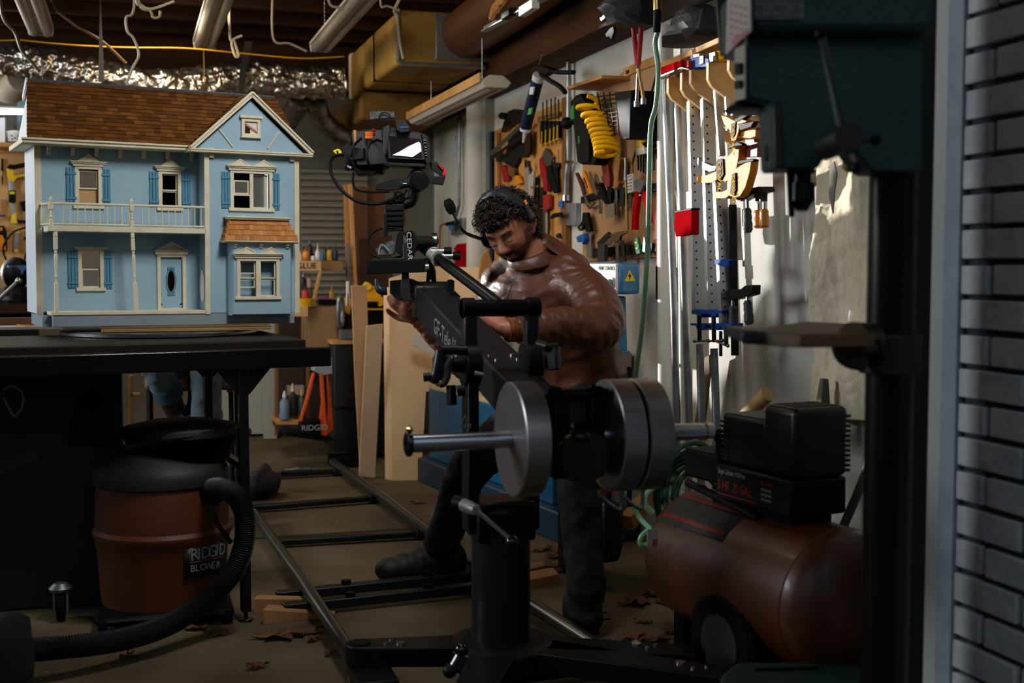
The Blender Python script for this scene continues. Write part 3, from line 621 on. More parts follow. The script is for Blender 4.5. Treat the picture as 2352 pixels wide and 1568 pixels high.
# timber cleat and plank beside the strip light
# things lodged above the round duct: spirit level channel and a brush
t=thing('level_channel','grey metal channel lodged beside the round duct, loaded with scraps','channel',P(1200,40,Y=4.6))
a=P(1112,72,X=1.42); b=P(1300,-30,X=1.42)
m=MB(); m.bar(a,b,.03,.006); m.bar(a+V((.0,0,.01)),b+V((0,0,.01)),.004,.02); m.build('channel',GALV,t)
m=MB(); a=P(1128,40,X=1.4); b=P(1168,-12,X=1.4); pts=[a.lerp(b,k/6)+V((0,0,.006*rnd.uniform(-1,1))) for k in range(7)]; m.tube(pts,[.012,.02,.024,.026,.024,.022,.02],10)
br=mat('brush_hair','8a552b',.8,0,'c08a50',scale=60,stretch=(6,.5,6),bump=.6,bscale=90); tag(m.build('hand_brush',br),'tan bristle brush poking out over the round duct','brush')
m=MB(); a=P(1215,18,X=1.4); m.box(a,(.03,.16,.035)); tag(m.build('paper_box',mat('paper','bdbbb2',.6),bevel=.003),'small pale box resting on the metal channel','box')
m=MB(); a=P(1168,32,X=1.4); m.box(a,(.03,.1,.03)); tag(m.build('socket_block',KP,bevel=.003),'black block left of the pale box on the metal channel','block')
# ================================================================ right wall: boards, shelves, tools
def tr(px,X): return [P(x,y,X=X) for x,y in px]
def T(name,label,cat,parts,group=None,bev=.0015):
    """parts: (part name, material, outline, stand-off of the back face from the wall, thickness)"""
    if len(parts)==1:
        pn,m_,px,off,t=parts[0]; t*=.55; o=MB().poly(tr(px,WX-off-t),(t,0,0)).build(name,m_,bevel=bev); return tag(o,label,cat,group)
    pts=[q for p_ in parts for q in tr(p_[2],WX-p_[3]-p_[4])]
    lo=min(pts,key=lambda q:q.z); r=thing(name,label,cat,lo,group)
    base=max([p_[3]+p_[4]*.55 for p_ in parts if p_[4]>=.008]+[0])
    for pn,m_,px,off,t in parts:
        if t<.008 and off>.03 and off>base-.03: off=base; t_=t
        else: t_=t*.55
        MB().poly(tr(px,WX-off-t_),(t_,0,0)).build(pn,m_,r,bevel=bev)
    return r
def TT(name,label,cat,parts,group=None):
    """parts: (part name, material, points, X stand-off, radius or radii) as rods"""
    pts=[P(*parts[0][2][-1],X=WX-parts[0][3])]; r=None
    if len(parts)>1: r=thing(name,label,cat,pts[0],group)
    for pn,m_,px,off,rr in parts:
        q=[P(x,y,X=WX-off) for x,y in px]
        if name in('pvc_pipe','galvanised_pipe'): q.append(V((q[-1].x,q[-1].y,.005)))
        if isinstance(rr,list): 
            o=MB().tube(q,rr,12)
        else: o=MB().tube(q,rr,12)
        if r: o.build(pn,m_,r)
        else: return tag(o.build(name,m_),label,cat,group)
    return r
PB1=mat('amber_ply','c8924e',.6,0,'b67f3f',scale=3,stretch=(1,1,.3)); PB2=mat('tan_ply','b98f68',.6,0,'a47b55',scale=3,stretch=(1,1,.2))
DKM=mat('dark_steel','1b1c1b',.45,.6); STL=mat('tool_steel','6f6a62',.4,.8); REDH=mat('red_grip','8e1c1e',.5); YH=mat('amber_grip','c99a1e',.35); OR=mat('orange_grip','d6861a',.45); GRB=mat('grey_wood','8d8376',.7); MAGB=mat('magnet_bar','0c0d0e',.5)
b1=MB().poly(tr([(1136,300),(1290,232),(1290,668),(1136,700)],WX-.02),(.018,0,0)); tag(b1.build('tool_board',PB1,bevel=.002),'amber plywood tool board on the right wall, left of the steel conduit','board')
tag(MB().poly(tr([(1290,226),(1299,222),(1299,668),(1290,668)],WX-.03),(.028,0,0)).build('board_shading',mat('edge_shadow','7a5227',.7)),'painted shadow strip down the right edge of the amber tool board','shading')  # the shadow along the board's edge, painted as a dark brown bar
b2=MB().poly(tr([(1338,246),(1430,165),(1508,131),(1508,590),(1338,601)],WX-.02),(.018,0,0)); tag(b2.build('tool_board',PB2,bevel=.002),'tan plywood tool board right of the steel conduit','board')
tag(MB().poly(tr([(1104,0),(1121,0),(1121,640),(1104,640)],WX-.005),(.004,0,0)).build('wall_strip',WHITEW),'pale painted strip beside the grey stud','strip')
# big white column left and conduits
MB().tube([P(1096,140,X=WX-.06)+V((0,0,.3)),P(1096,760,X=WX-.06)-V((0,0,.6))],.06,24).build('white_column',WHITEW)['label']='thick white column between the two conduits on the right wall'
bpy.data.objects['white_column']['category']='column'
TT('conduit','thin steel conduit pipe left of the white column','conduit',[('p',GALV,[(1055,255),(1055,300),(1055,470),(1046,500)],.03,.009)])
TT('conduit','steel conduit pipe between the two tool boards ending in a grey box','conduit',[('pipe',GALV,[(1306,95),(1306,330),(1307,365),(1302,400),(1300,460)],.03,.012),('clip',CHROME,[(1301,372),(1314,372)],.04,.008),('coupling',CHROME,[(1300,448),(1300,461)],.03,.017)])
T('junction_box','grey steel junction box at the end of the conduit between the tool boards','electrical box',[('box',GALV,[(1299,466),(1322,466),(1321,518),(1299,517)],.0,.05),('side_box',GALV,[(1287,462),(1298,462),(1298,516),(1287,516)],0,.045),('tape',mat('blue_tape','2d64a0',.6),[(1282,461),(1291,461),(1291,476),(1282,476)],.03,.02)])
T('plug','black plug sticking left out of the grey junction box','plug',[('p',KP,[(1263,497),(1270,490),(1288,487),(1289,498),(1272,499),(1265,503)],.05,.02)])
T('junction_box','grey socket box low on the left conduit, behind the headset microphone','electrical box',[('p',GALV,[(1036,508),(1062,500),(1062,535),(1036,541)],0,.05)])
T('plug','black plug with a blue collar in the left socket box','plug',[('body',KP,[(1021,511),(1037,508),(1037,518),(1024,519)],.05,.03),('collar',mat('blue_p','2f6fa8',.5),[(1030,518),(1038,517),(1038,527),(1030,528)],.05,.03)])
wire('power_cord',[P(1024,514,X=1.84),P(1012,520,X=1.83),P(1010,560,X=1.83),P(1011,620,X=1.83),P(1012,700,X=1.83)],.006,mat('orange_cord','b2502a',.6),'orange cord hanging from the black plug in the left socket box')
fe=T('fire_extinguisher','small red fire extinguisher cabinet on the right wall behind the headset arm','extinguisher',[('case',RED,[(1043,568),(1050,560),(1069,558),(1069,612),(1044,613)],0,.1),('hose_clip',KP,[(1050,575),(1056,575),(1056,590),(1050,590)],.1,.01)])
TT('white_pipe','white bracket end poking out above the left conduit','bracket',[('p',mat('khaki_bit','5f5238',.6),[(1052,276),(1071,270)],.04,.012)])
TT('blue_tube','dark blue tube standing left of the amber tool board','tube',[('p',mat('navy_tube','142236',.5),[(1130,302),(1130,640)],.03,.014)])
# shelf above board 2
t=thing('wall_shelf','small pine shelf with a curved bracket above the black heat gun','shelf',P(1360,200,X=1.8)); 
m=MB(); m.poly(tr([(1302,206),(1382,180),(1382,172),(1302,198)],1.76),(.14,0,0)); m.build('shelf_board',WOOD,t,bevel=.002)
y_=P(1382,190,X=1.88).y; m=MB(); m.poly([(1.77,y_,1.62),(1.89,y_,1.62),(1.89,y_,1.52),(1.87,y_,1.52),(1.80,y_,1.585)],(0,-.02,0)); m.build('bracket',WOOD,t)
T('wood_rail','pine rail with bolt holes along the top of the tan tool board','rail',[('rail',WOOD,[(1431,157),(1508,126),(1508,147),(1431,178)],.0,.05),('bolt',DKM,[(1437,162),(1443,160),(1443,168),(1437,170)],.05,.004)])
T('hinge_block','drilled pine block hanging under the wood rail','block',[('block',WOOD,[(1450,200),(1461,197),(1468,205),(1468,250),(1450,254)],.02,.03),('hole',DKM,[(1454,206),(1459,205),(1459,211),(1454,212)],.05,.003)])
tg=T('paint_roller_set','grey bottle and stacked putty knives under the drilled block','knives',[('k1',GRB,[(1452,262),(1468,258),(1468,266),(1452,270)],.02,.03),('k2',STEEL,[(1452,272),(1468,268),(1468,276),(1452,280)],.02,.03),('k3',GRB,[(1452,282),(1467,279),(1467,286),(1452,290)],.02,.03)])
TT('metal_rod','long thin metal rod leaning across the tan tool board','rod',[('p',STL,[(1508,168),(1452,376)],.05,.005)])
# --- caulking gun hanging on a hook from the beam
t=thing('caulking_gun','black caulking gun with a dark blue sealant tube hanging from a hook','caulking gun',P(1215,300,X=1.7))
cx_=1.66
q=lambda x,y,X=cx_: P(x,y,X=X)
MB().tube(smoothpts([q(1236,118),q(1243,122),q(1242,132),q(1238,148)],5),.003,8).build('hook',CHROME,t)
MB().tube([q(1236,178),q(1207,292)],.026,20).build('tube_body',mat('sealant_navy','0d1424',.35,0,'1d2a48',scale=20),t)
MB().tube([q(1238,172),q(1235,184)],.0262,20).build('tube_collar',mat('label_white','c9cdd2',.5),t)
m=MB(); m.poly([q(1214,249,1.632),q(1222,247,1.632),q(1219,262,1.632),q(1211,264,1.632)],(.006,0,0)); m.build('green_patch',mat('green_patch','4a9a4a',.5),t)
m=MB(); m.poly([q(1217,200,1.632),q(1226,199,1.632),q(1223,217,1.632),q(1215,217,1.632)],(.006,0,0)); m.build('barcode',mat('label_white','c9cdd2',.5),t)
MB().tube([q(1208,289),q(1206,300)],.024,16).build('tube_cap',mat('label_white','c9cdd2',.5),t)
MB().tube([q(1207,300),q(1202,327)],[.011,.005],12).build('nozzle',mat('nozzle','c5bcae',.5),t)
MB().poly([q(1219,163),q(1224,150),q(1238,149),q(1262,157),q(1266,165),q(1255,170),q(1242,178),q(1222,176)],(.03,0,0)).build('frame',KP,t,bevel=.004)
MB().tube(smoothpts([q(1263,163),q(1285,166),q(1302,166),(q(1318,166))],4),.009,10).build('handle',KP,t)
MB().tube(smoothpts([q(1244,172),q(1265,186),q(1285,198),q(1298,212)],4),.010,10).build('trigger',KP,t)
# --- tangled planes and saws, top left of board 1
T('hand_plane','black hand plane with a round knob, topmost on the amber board','plane',[('body',DKM,[(1166,256),(1180,250),(1206,254),(1208,262),(1195,280),(1166,284),(1150,304),(1154,290),(1160,270)],.03,.06),('knob',KP,[(1145,262),(1151,258),(1158,260),(1160,268),(1156,274),(1148,273),(1144,268)],.05,.04),('tote',KP,[(1156,279),(1164,276),(1170,284),(1162,291),(1155,287)],.05,.03)])
T('framing_square','rusty framing square slanting down left over the hand plane','square',[('p',STL,[(1122,352),(1200,278),(1206,283),(1130,357)],.09,.006)])
T('framing_square','second dark square just under the rusty one','square',[('p',DKM,[(1124,364),(1198,306),(1202,312),(1128,369)],.08,.006)])
T('pad_saw','dark pad saw hanging below the hand plane','saw',[('blade',DKM,[(1166,322),(1195,290),(1208,308),(1212,352),(1192,362),(1168,352)],.04,.02),('blade_guard',mat('umber','2d1a10',.6),[(1204,300),(1216,300),(1216,345),(1211,362),(1206,355)],.05,.02)])
T('coping_saw','black frame saw with a wooden grip below the pad saw','saw',[('frame',DKM,[(1135,352),(1144,346),(1160,357),(1166,330),(1192,330),(1190,368),(1180,388),(1166,380),(1150,368),(1140,372)],.03,.02),('grip',mat('brown_grip','6b4a2a',.5),[(1166,378),(1180,386),(1180,408),(1170,404),(1166,395)],.03,.03)])
T('screwdriver','red handled screwdriver low on the left of the amber board','screwdriver',[('handle',REDH,[(1150,382),(1160,381),(1168,412),(1156,418)],.03,.025),('cap',STEEL,[(1150,380),(1159,379),(1160,384),(1151,385)],.03,.025)])
T('chisel','amber handled chisel right of the red screwdriver','chisel',[('handle',OR,[(1180,404),(1190,402),(1198,420),(1185,424)],.03,.025),('ferrule',DKM,[(1176,398),(1186,396),(1188,404),(1178,408)],.03,.02)])
TT('dowel_rod','thin pine dowel at the left edge of the amber board','dowel',[('p',WOOD,[(1141,305),(1143,470)],.03,.006)])
TT('dowel_rod','darker pine dowel right of the thin one','dowel',[('p',mat('dark_pine','8a5f2c',.6),[(1147,305),(1148,470)],.03,.006)])
# --- six amber-handled screwdrivers in a rack
rk=T('screwdriver_rack','dark pine rack holding the amber screwdrivers','rack',[('p',mat('dark_pine','8a5f2c',.6),[(1233,269),(1284,256),(1284,266),(1236,282)],.02,.03)])
for i,(x,ys) in enumerate(((1247,234),(1256,229),(1266,226),(1275,223),(1283,228))):
    yb=336-3.6*i; r=thing('screwdriver',('first','second','third','fourth','fifth')[i]+' from the left of the amber handled screwdrivers in the dark pine rack','screwdriver',P(x,yb,X=1.85),'amber screwdrivers in the rack')
    MB().tube([P(x,ys,X=1.855),P(x,275,X=1.855)],.0035,8).build('shaft',DKM,r)
    MB().tube([P(x,278,X=1.855),P(x,290,X=1.855),P(x,yb-20,X=1.855),P(x,yb-4,X=1.855)],[.010,.015,.0145,.013],10).build('handle',KP,r)
    MB().tube([P(x-2,yb-34,X=1.84),P(x-3,yb-6,X=1.84)],.004,8).build('stripe',YH,r)
    MB().tube([P(x-1,yb-5,X=1.85),P(x-1,yb,X=1.85)],.011,10).build('cap',YH,r)
T('carton_shears','grey bladed tin snips with dark red grips in the middle of the amber board','snips',[('blade',STL,[(1252,340),(1256,342),(1268,362),(1265,378),(1256,383),(1248,376),(1244,358)],.03,.02),('grip',REDH,[(1238,366),(1243,360),(1252,388),(1256,420),(1256,440),(1250,440),(1244,408),(1239,385)],.03,.03),('grip',KP,[(1257,383),(1265,380),(1272,410),(1280,438),(1272,444),(1264,430),(1256,410)],.03,.03)])
T('side_cutters','dark cutters at the right edge of the amber board, left of the shadow strip','pliers',[('jaw',DKM,[(1268,372),(1283,374),(1283,384),(1274,388),(1266,380)],.03,.02),('grip',KP,[(1268,386),(1278,386),(1282,440),(1276,444),(1270,420)],.03,.02)])
for x,y0,y1,lab in ((1282,343,450,'thin steel needle file hanging near the painted shadow strip'),(1272,355,385,'short steel awl above the dark cutters')):
    TT('file',lab,'file',[('p',STL,[(x,y0),(x,y1)],.03,.003)])
T('wood_rasp','wide grey wooden handled rasp behind the headphone band','rasp',[('handle',GRB,[(1204,386),(1213,383),(1216,440),(1212,470),(1205,465)],.03,.02),('tang',DKM,[(1204,368),(1208,366),(1209,386),(1205,386)],.03,.01)])
T('wood_rasp','second grey rasp, slightly lower and further right','rasp',[('handle',mat('pale_grey_wood','a59c92',.7),[(1213,402),(1220,398),(1222,392),(1226,394),(1222,450),(1218,476),(1212,462)],.05,.02),('tang',DKM,[(1214,370),(1217,369),(1218,390),(1214,392)],.05,.01)])
T('pipe_wrench','long dark wrench with brass bolts between the rasps and the red grips','wrench',[('bar',DKM,[(1226,408),(1234,406),(1234,460),(1232,545),(1226,560),(1224,470)],.03,.015),('bolt',BRASS,[(1219,428),(1223,427),(1223,432),(1219,433)],.06,.008),('bolt',BRASS,[(1230,426),(1235,425),(1235,430),(1230,431)],.05,.008)])
T('lopping_shears','big red gripped shears hanging point down behind the ear','shears',[('grip',mat('brick_red','9a2a22',.5),[(1247,448),(1261,446),(1261,478),(1252,484),(1247,478)],.03,.03),('blade',STL,[(1238,480),(1256,478),(1258,520),(1255,545),(1246,555),(1240,520)],.03,.01),('lever',DKM,[(1240,430),(1247,430),(1246,478),(1240,478)],.03,.02)])
T('old_chisel','dark wooden handled chisel left of the big shears','chisel',[('p',mat('umber2','3d2717',.6),[(1226,470),(1233,470),(1236,540),(1232,590),(1228,560)],.05,.02)])
T('steel_rule','slim steel blade right of the big shears','blade',[('p',GRB,[(1252,488),(1257,490),(1257,545),(1253,548)],.05,.004)])
T('knife_tip','small dark blue handled tool at the foot of the amber board','tool',[('p',mat('navy_tube','142236',.5),[(1275,540),(1283,535),(1287,548),(1278,546)],.03,.02)])
# ---------------- board 2
t=thing('heat_gun','black and green electric planer standing on its nose beside the yellow coiled hose','power tool',P(1345,370,X=1.8))
m=MB(); m.poly(tr([(1308,235),(1322,218),(1332,215),(1350,240),(1352,290),(1372,295),(1376,330),(1368,372),(1362,380),(1356,372),(1362,340),(1360,312),(1352,305),(1350,330),(1352,372),(1335,378),(1325,372),(1318,300)],1.76),(.06,0,0)); m.build('body',KP,t,bevel=.006)
m=MB(); m.ball(P(1302,283,X=1.77),(.026,.026,.026),14); m.tube([P(1302,283,X=1.77),P(1318,278,X=1.79)],.014,10); m.build('front_knob',KP,t)
MB().poly(tr([(1311,246),(1317,240),(1318,272),(1312,276)],1.755),(.01,0,0)).build('green_trim',mat('green_trim','2c8a3a',.4),t)
MB().poly(tr([(1327,312),(1331,312),(1331,330),(1327,330)],1.757),(.004,0,0)).build('lettering_strip',mat('green_text','2a6a35',.5),t)
# coiled yellow air hose: a helix hung on its side
m=MB(); A=[(1338,230,24),(1350,252,24),(1362,268,22),(1370,282,21),(1374,293,20),(1378,304,20),(1382,315,19),(1384,325,18),(1387,334,18),(1388,345,17)]
pts=[]
n_=len(A)*16
for k in range(n_):
    f=k/16; i=min(int(f),len(A)-2); u_=f-i; x=A[i][0]*(1-u_)+A[i+1][0]*u_; y=A[i][1]*(1-u_)+A[i+1][1]*u_; hw=A[i][2]*(1-u_)+A[i+1][2]*u_
    th=2*pi*f; c=P(x+5,y,X=1.72); w_=hw*.62/2850*c.y
    pts.append(c+V((.045*math.sin(th),-.9*w_*math.cos(th)*1.3,.012*math.cos(th))))
tag(MB().tube(pts,.0085,10).build('coiled_hose',mat('hose_yellow','f0b90f',.35)),'bright yellow coiled air hose hanging over the black planer','hose')
t=thing('wire_basket','black wire basket fixed to the tan board behind the yellow hose','basket',P(1420,280,X=1.8))
m=MB(); m.poly(tr([(1412,212),(1449,207),(1446,318),(1432,321),(1424,300)],1.72),(.16,0,0)); m.build('end_panel',KP,t,bevel=.003)
m=MB()
for k in range(10): y0=218+10*k; m.tube([P(1372+3*k,y0+4,X=1.74),P(1420,y0-2,X=1.74)],.003,5)
for k in range(4): m.tube([P(1372+14*k,212,X=1.74),P(1392+10*k,312,X=1.74)],.003,5)
m.build('wire_side',KP,t)
T('bandage_pack','yellow and white card pack tucked above the hex keys','pack',[('yellow',mat('card_yellow','dcb93a',.6),[(1461,318),(1478,322),(1480,345),(1460,356)],.05,.01),('white',mat('card_white','c8c4b4',.6),[(1459,340),(1492,338),(1490,352),(1459,357)],.055,.01)])
t=thing('hex_key_set','black fan of hex keys hanging below the yellow pack','hex keys',P(1475,400,X=1.85))
MB().poly(tr([(1468,302),(1478,296),(1504,296),(1508,310),(1500,340),(1474,334)],1.84),(.03,0,0)).build('holder',KP,t,bevel=.003)
MB().poly(tr([(1470,300),(1484,298),(1485,322),(1472,330)],1.832),(.01,0,0)).build('yellow_label',YEL,t)
for k in range(7): MB().tube([P(1465+6*k,335,X=1.85),P(1466+6*k,400-3*abs(k-3),X=1.85)],.004,6).build('key',DKM,t)
MB().poly(tr([(1334,452),(1375,441),(1376,452),(1334,467)],WX-.04),(.02,0,0)).build('tool_bar',MAGB); bpy.data.objects['tool_bar']['label']='upper left black magnetic bar on the tan board, left of the drill bit'; bpy.data.objects['tool_bar']['category']='magnetic bar'
tag(MB().poly(tr([(1376,440),(1507,420),(1507,437),(1376,460)],WX-.04),(.02,0,0)).build('tool_bar',MAGB),'upper black magnetic bar on the tan board, behind the red strippers','magnetic bar')
tag(MB().poly(tr([(1361,571),(1506,557),(1506,577),(1361,592)],WX-.04),(.02,0,0)).build('tool_bar',MAGB),'lower black magnetic bar near the foot of the tan board','magnetic bar')
T('kitchen_knife','brown wooden handled knife at the far left of the upper bar','knife',[('handle',mat('brown_handle','4e2c18',.5),[(1320,397),(1324,396),(1337,420),(1343,446),(1338,448),(1333,430)],.04,.02),('blade',STL,[(1339,448),(1343,447),(1352,470),(1348,472)],.04,.004)])
T('utility_knife','orange handled folding knife second from the left on the upper bar','knife',[('handle',OR,[(1336,394),(1341,391),(1352,420),(1359,444),(1353,446),(1344,424)],.04,.02),('slot',DKM,[(1340,408),(1342,408),(1350,432),(1348,433)],.06,.002)])
T('thin_chisel','bare steel chisel right of the orange knife','chisel',[('p',STL,[(1352,395),(1355,393),(1366,430),(1371,448),(1366,448),(1356,420)],.04,.006)])
TT('scissors','open scissors hanging under the left end of the upper bar','scissors',[('blade',STL,[(1344,462),(1353,478),(1366,466)],.04,.004),('blade',STL,[(1352,479),(1374,474)],.04,.003)])
T('torch_handle','black rubber handled pick with a steel loop in the middle of the upper bar','tool',[('handle',KR,[(1371,424),(1378,419),(1396,462),(1396,468),(1389,468),(1380,450)],.045,.03),('loop',STL,[(1365,404),(1368,399),(1371,402),(1377,420),(1373,422)],.045,.008)])
T('brush_tool','brick red handled chisel with a silver cap on the upper bar','chisel',[('handle',mat('brick_grip','93392f',.5),[(1380,372),(1394,370),(1400,405),(1400,428),(1392,430),(1385,405)],.045,.03),('cap',STEEL,[(1379,369),(1393,367),(1394,373),(1380,375)],.045,.03)])
T('wood_mallet','pale turned wooden handled gouge next to the brick red chisel','gouge',[('p',mat('turned_wood','b88a52',.5,0,'9c6c38',scale=8,stretch=(1,1,.2)),[(1405,364),(1412,359),(1420,360),(1424,366),(1421,390),(1419,415),(1421,420),(1418,431),(1411,432),(1409,420),(1411,414),(1408,390)],.045,.04)])
TT('drill_bit','long flute drill bit standing over the brass rod','drill bit',[('flute',STEEL,[(1437,363),(1438,380),(1437,398),(1438,415)],.05,.007)])
TT('brass_rod','long brass coloured rod below the drill bit','rod',[('p',BRASS,[(1438,415),(1441,528)],.04,.006)])
t=T('drilled_block','white steel block with fifteen drilled holes','block',[('p',mat('white_block','d0cbc2',.4),[(1440,402),(1453,398),(1454,440),(1441,444)],.05,.03)],bev=.001)
t['label']='white steel block with rows of round holes left of the red strippers'
hm_=MB()
for i in range(3):
    for j in range(5): c=P(1442.6+4.1*i,405.5+7.6*j-i*.9,X=WX-.0670); hm_.tube([c,c+V((-.0006,0,0))],.0034,10)
o=hm_.build('holes',KP,t)
T('wire_stripper','red handled wire strippers with a grey head shaped like a face','wire stripper',[('head',mat('strip_grey','75757a',.5),[(1456,416),(1463,411),(1474,412),(1477,425),(1473,436),(1468,443),(1461,438),(1457,428)],.06,.02),('handle',RED,[(1457,440),(1465,444),(1464,460),(1459,500),(1459,528),(1450,527),(1453,480),(1456,458)],.055,.03),('handle',RED,[(1476,440),(1484,438),(1487,452),(1489,480),(1492,512),(1487,512),(1482,480),(1475,452)],.055,.03),('pivot',CHROME,[(1466,446),(1470,445),(1471,450),(1467,451)],.08,.006)])
MB()
T('putty_knife','wide bladed putty knife pointing down from the upper bar','putty knife',[('blade',mat('putty_blade','8e897e',.4,.5),[(1394,470),(1408,466),(1408,498),(1391,499),(1391,482)],.045,.003),('handle',KP,[(1394,428),(1404,432),(1404,470),(1396,470)],.045,.02)])
for x,y0,y1,w_,mm,lab in ((1378,458,491,2.6,STEEL,'short bright steel pin hanging below the black pick'),(1414,436,494,2.6,STEEL,'bright steel shank below the pale turned handle'),(1428,431,474,5,DKM,'black chisel blank hanging between the steel shank and the drilled block'),(1447,447,478,3,mat('brown_blade','5a4534',.6),'brown blade shadowed below the drilled block')):
    T('bit_shank',lab,'bit',[('p',mm,[(x-w_,y0),(x+w_,y0-1),(x+w_,y1-1),(x-w_,y1)],.045,.01)])
T('caliper','black clamp shaped router plane left of the lower bar','tool',[('arm',KP,[(1338,488),(1347,488),(1351,505),(1356,532),(1345,532),(1343,512),(1338,526),(1330,530),(1326,522),(1336,508)],.04,.03),('knob',BRASS,[(1330,520),(1335,519),(1335,526),(1330,527)],.07,.01)])
T('hand_saw','steel saw blade hanging beside the lower bar','saw',[('blade',mat('saw_blade','8d8a84',.4,.7),[(1345,533),(1356,532),(1357,595),(1347,590)],.04,.004)])
T('blue_clamp','small blue spring clamp at the left end of the lower bar','clamp',[('p',mat('clamp_blue','1f62a8',.4),[(1323,544),(1340,536),(1343,548),(1338,562),(1334,552),(1326,556)],.045,.03)])
T('dark_square','dark stocked try square slanting over the lower bar','square',[('stock',DKM,[(1371,556),(1396,532),(1403,540),(1386,560),(1372,562)],.06,.02),('blade',STL,[(1386,560),(1400,545),(1408,552),(1400,565)],.06,.003)])
t=T('drilled_block','dark steel block with rows of holes on the lower bar','block',[('p',mat('dark_block','3a3a38',.5,.4),[(1372,560),(1388,559),(1388,600),(1372,602)],.06,.03)])
T('brass_clamp','brass and steel marking gauge crossing the lower bar','gauge',[('head',BRASS,[(1400,540),(1412,534),(1436,530),(1438,534),(1424,542),(1422,552),(1410,556),(1404,548)],.06,.02),('stem',STL,[(1412,552),(1418,552),(1421,600),(1415,600)],.06,.01),('stem',DKM,[(1424,552),(1430,552),(1437,600),(1431,600)],.06,.01)])
T('small_level','green torpedo level with two yellow vials on the lower bar','level',[('body',mat('level_green','0e6a4a',.4),[(1456,548),(1464,545),(1469,575),(1469,582),(1461,584),(1457,565)],.06,.02),('vial',mat('vial','d6e02a',.3),[(1457,555),(1463,554),(1463,560),(1458,560)],.08,.003),('vial',mat('vial','d6e02a',.3),[(1459,568),(1465,567),(1465,572),(1459,573)],.08,.003)])
T('small_knife','folded steel pocket tool right of the green level','knife',[('p',STEEL,[(1476,560),(1479,542),(1483,560),(1481,580),(1475,578)],.06,.01)])
# red edged long level left of the white pipe
tag(MB().poly(tr([(1508,160),(1512,158),(1512,612),(1508,612)],1.83),(.05,0,0)).build('red_level',mat('level_red','c0302a',.4)),'long red level standing on edge between the tan board and the white pipe','level')
tag(MB().poly(tr([(1506,612),(1511,612),(1511,690),(1506,685)],1.83),(.05,0,0)).build('black_level_end',KP),'black end grip below the long red level','grip')
# green air hose and air blow guns
HG=mat('clear_green_hose','7fa58a',.25,0,'5c8a6a',scale=8,trans=.25)
tag(MB().tube(smoothpts([P(1508,-20,X=1.6),P(1512,60,X=1.6),P(1505,100,X=1.6),P(1512,160,X=1.6),P(1507,240,X=1.6),P(1495,290,X=1.6),P(1491,400,X=1.6),P(1488,560,X=1.6),P(1478,720,X=1.6),P(1462,850,X=1.6),P(1458,880,X=1.6),P(1440,960,X=1.6)],8),.0085,12).build('air_hose',HG),'pale green air hose hanging down in front of the tan tool board','hose')
t=thing('hose_fitting','brass and black hose fitting at the top of the pale green hose','fitting',P(1510,60,X=1.58)); MB().tube([P(1510,-5,X=1.58),P(1511,24,X=1.58)],.014,12).build('brass_end',BRASS,t); MB().tube([P(1510,24,X=1.58),P(1508,74,X=1.58)],.012,12).build('sleeve',KR,t)
for i,(pts,lab) in enumerate((([(1455,60),(1461,120),(1466,160),(1472,190)],'left of the two red air hoses with a brass blow nozzle'),([(1476,20),(1471,90),(1466,150),(1462,190)],'right of the two red air hoses with a chrome blow nozzle'))):
    t=thing('blow_gun',lab,'air tool',P(*pts[-1],X=1.66)); MB().tube(smoothpts([P(x,y,X=1.66) for x,y in pts[:3]],5),.0085,10).build('hose',mat('hose_red','a02a28',.35),t)
    a=P(*pts[2],X=1.66);b=P(pts[3][0]+(6 if i==0 else 0),232 if i else 226,X=1.66); MB().tube([a,a.lerp(b,.2),b],[.010,.006,.006],10).build('barrel',BRASS if i==0 else CHROME,t); MB().tube([b,b+V((0,0,-.02))],.010,10).build('tip',STEEL,t)
# garbage-bag wrapped lump at the top
BAGM=mat('black_bag','2a2c2f',.28,0,bump=.5,bscale=14)
def lumpD(pts,D,t_,name,label,seed,cat,mm=None): return lump(pts,None,t_,name,label,seed,cat,mm or BAGM,D)
def lump(pts,X,t_,name,label,seed,cat,mm=BAGM,D=None):
    rn=random.Random(seed); c=[P(x,y,D=D) if D else P(x,y,X=X) for x,y in pts]; ctr=sum(c,V())/len(c)
    m=MB(); n=len(c); rings=[]
    for k,(f,dx) in enumerate(((.45,t_),(.86,t_*.7),(1,0),(.86,-t_*.7),(.45,-t_))):
        rings.append([ctr+(p-ctr)*f*rn.uniform(.93,1.05)+(V((dx+rn.uniform(-.02,.02),0,0)) if D is None else V((FW.x,FW.y,0))*(dx+rn.uniform(-.02,.02))) for p in c])
    vs=[p for r in rings for p in r]; fs=[]
    for i in range(4):
        for j in range(n): fs.append((i*n+j,i*n+(j+1)%n,(i+1)*n+(j+1)%n,(i+1)*n+j))
    fs+=[tuple(range(n)),tuple(4*n+j for j in range(n))[::-1]]; m.add(vs,fs); o=m.build(name,mm,sharp=20 if D is None else 180); return tag(o,label,cat)
lump([(1402,5),(1420,-15),(1468,-15),(1480,10),(1476,35),(1486,52),(1484,58),(1470,62),(1455,58),(1432,67),(1424,58),(1408,20)],1.62,.07,'bin_bag','crumpled black plastic wrapped bundle hanging at the top above the blow guns',4,'bag')
T('black_lever','black lever poking down left of the wrapped bundle','lever',[('p',KP,[(1400,65),(1408,60),(1410,72),(1404,92),(1398,84),(1392,86),(1390,78)],.27,.02)])
T('small_valve','small blue grey thumbscrew left of the wrapped bundle','valve',[('p',mat('slate_metal','38434c',.4,.6),[(1376,40),(1382,38),(1398,16),(1402,20),(1388,44),(1380,50)],.27,.02)])
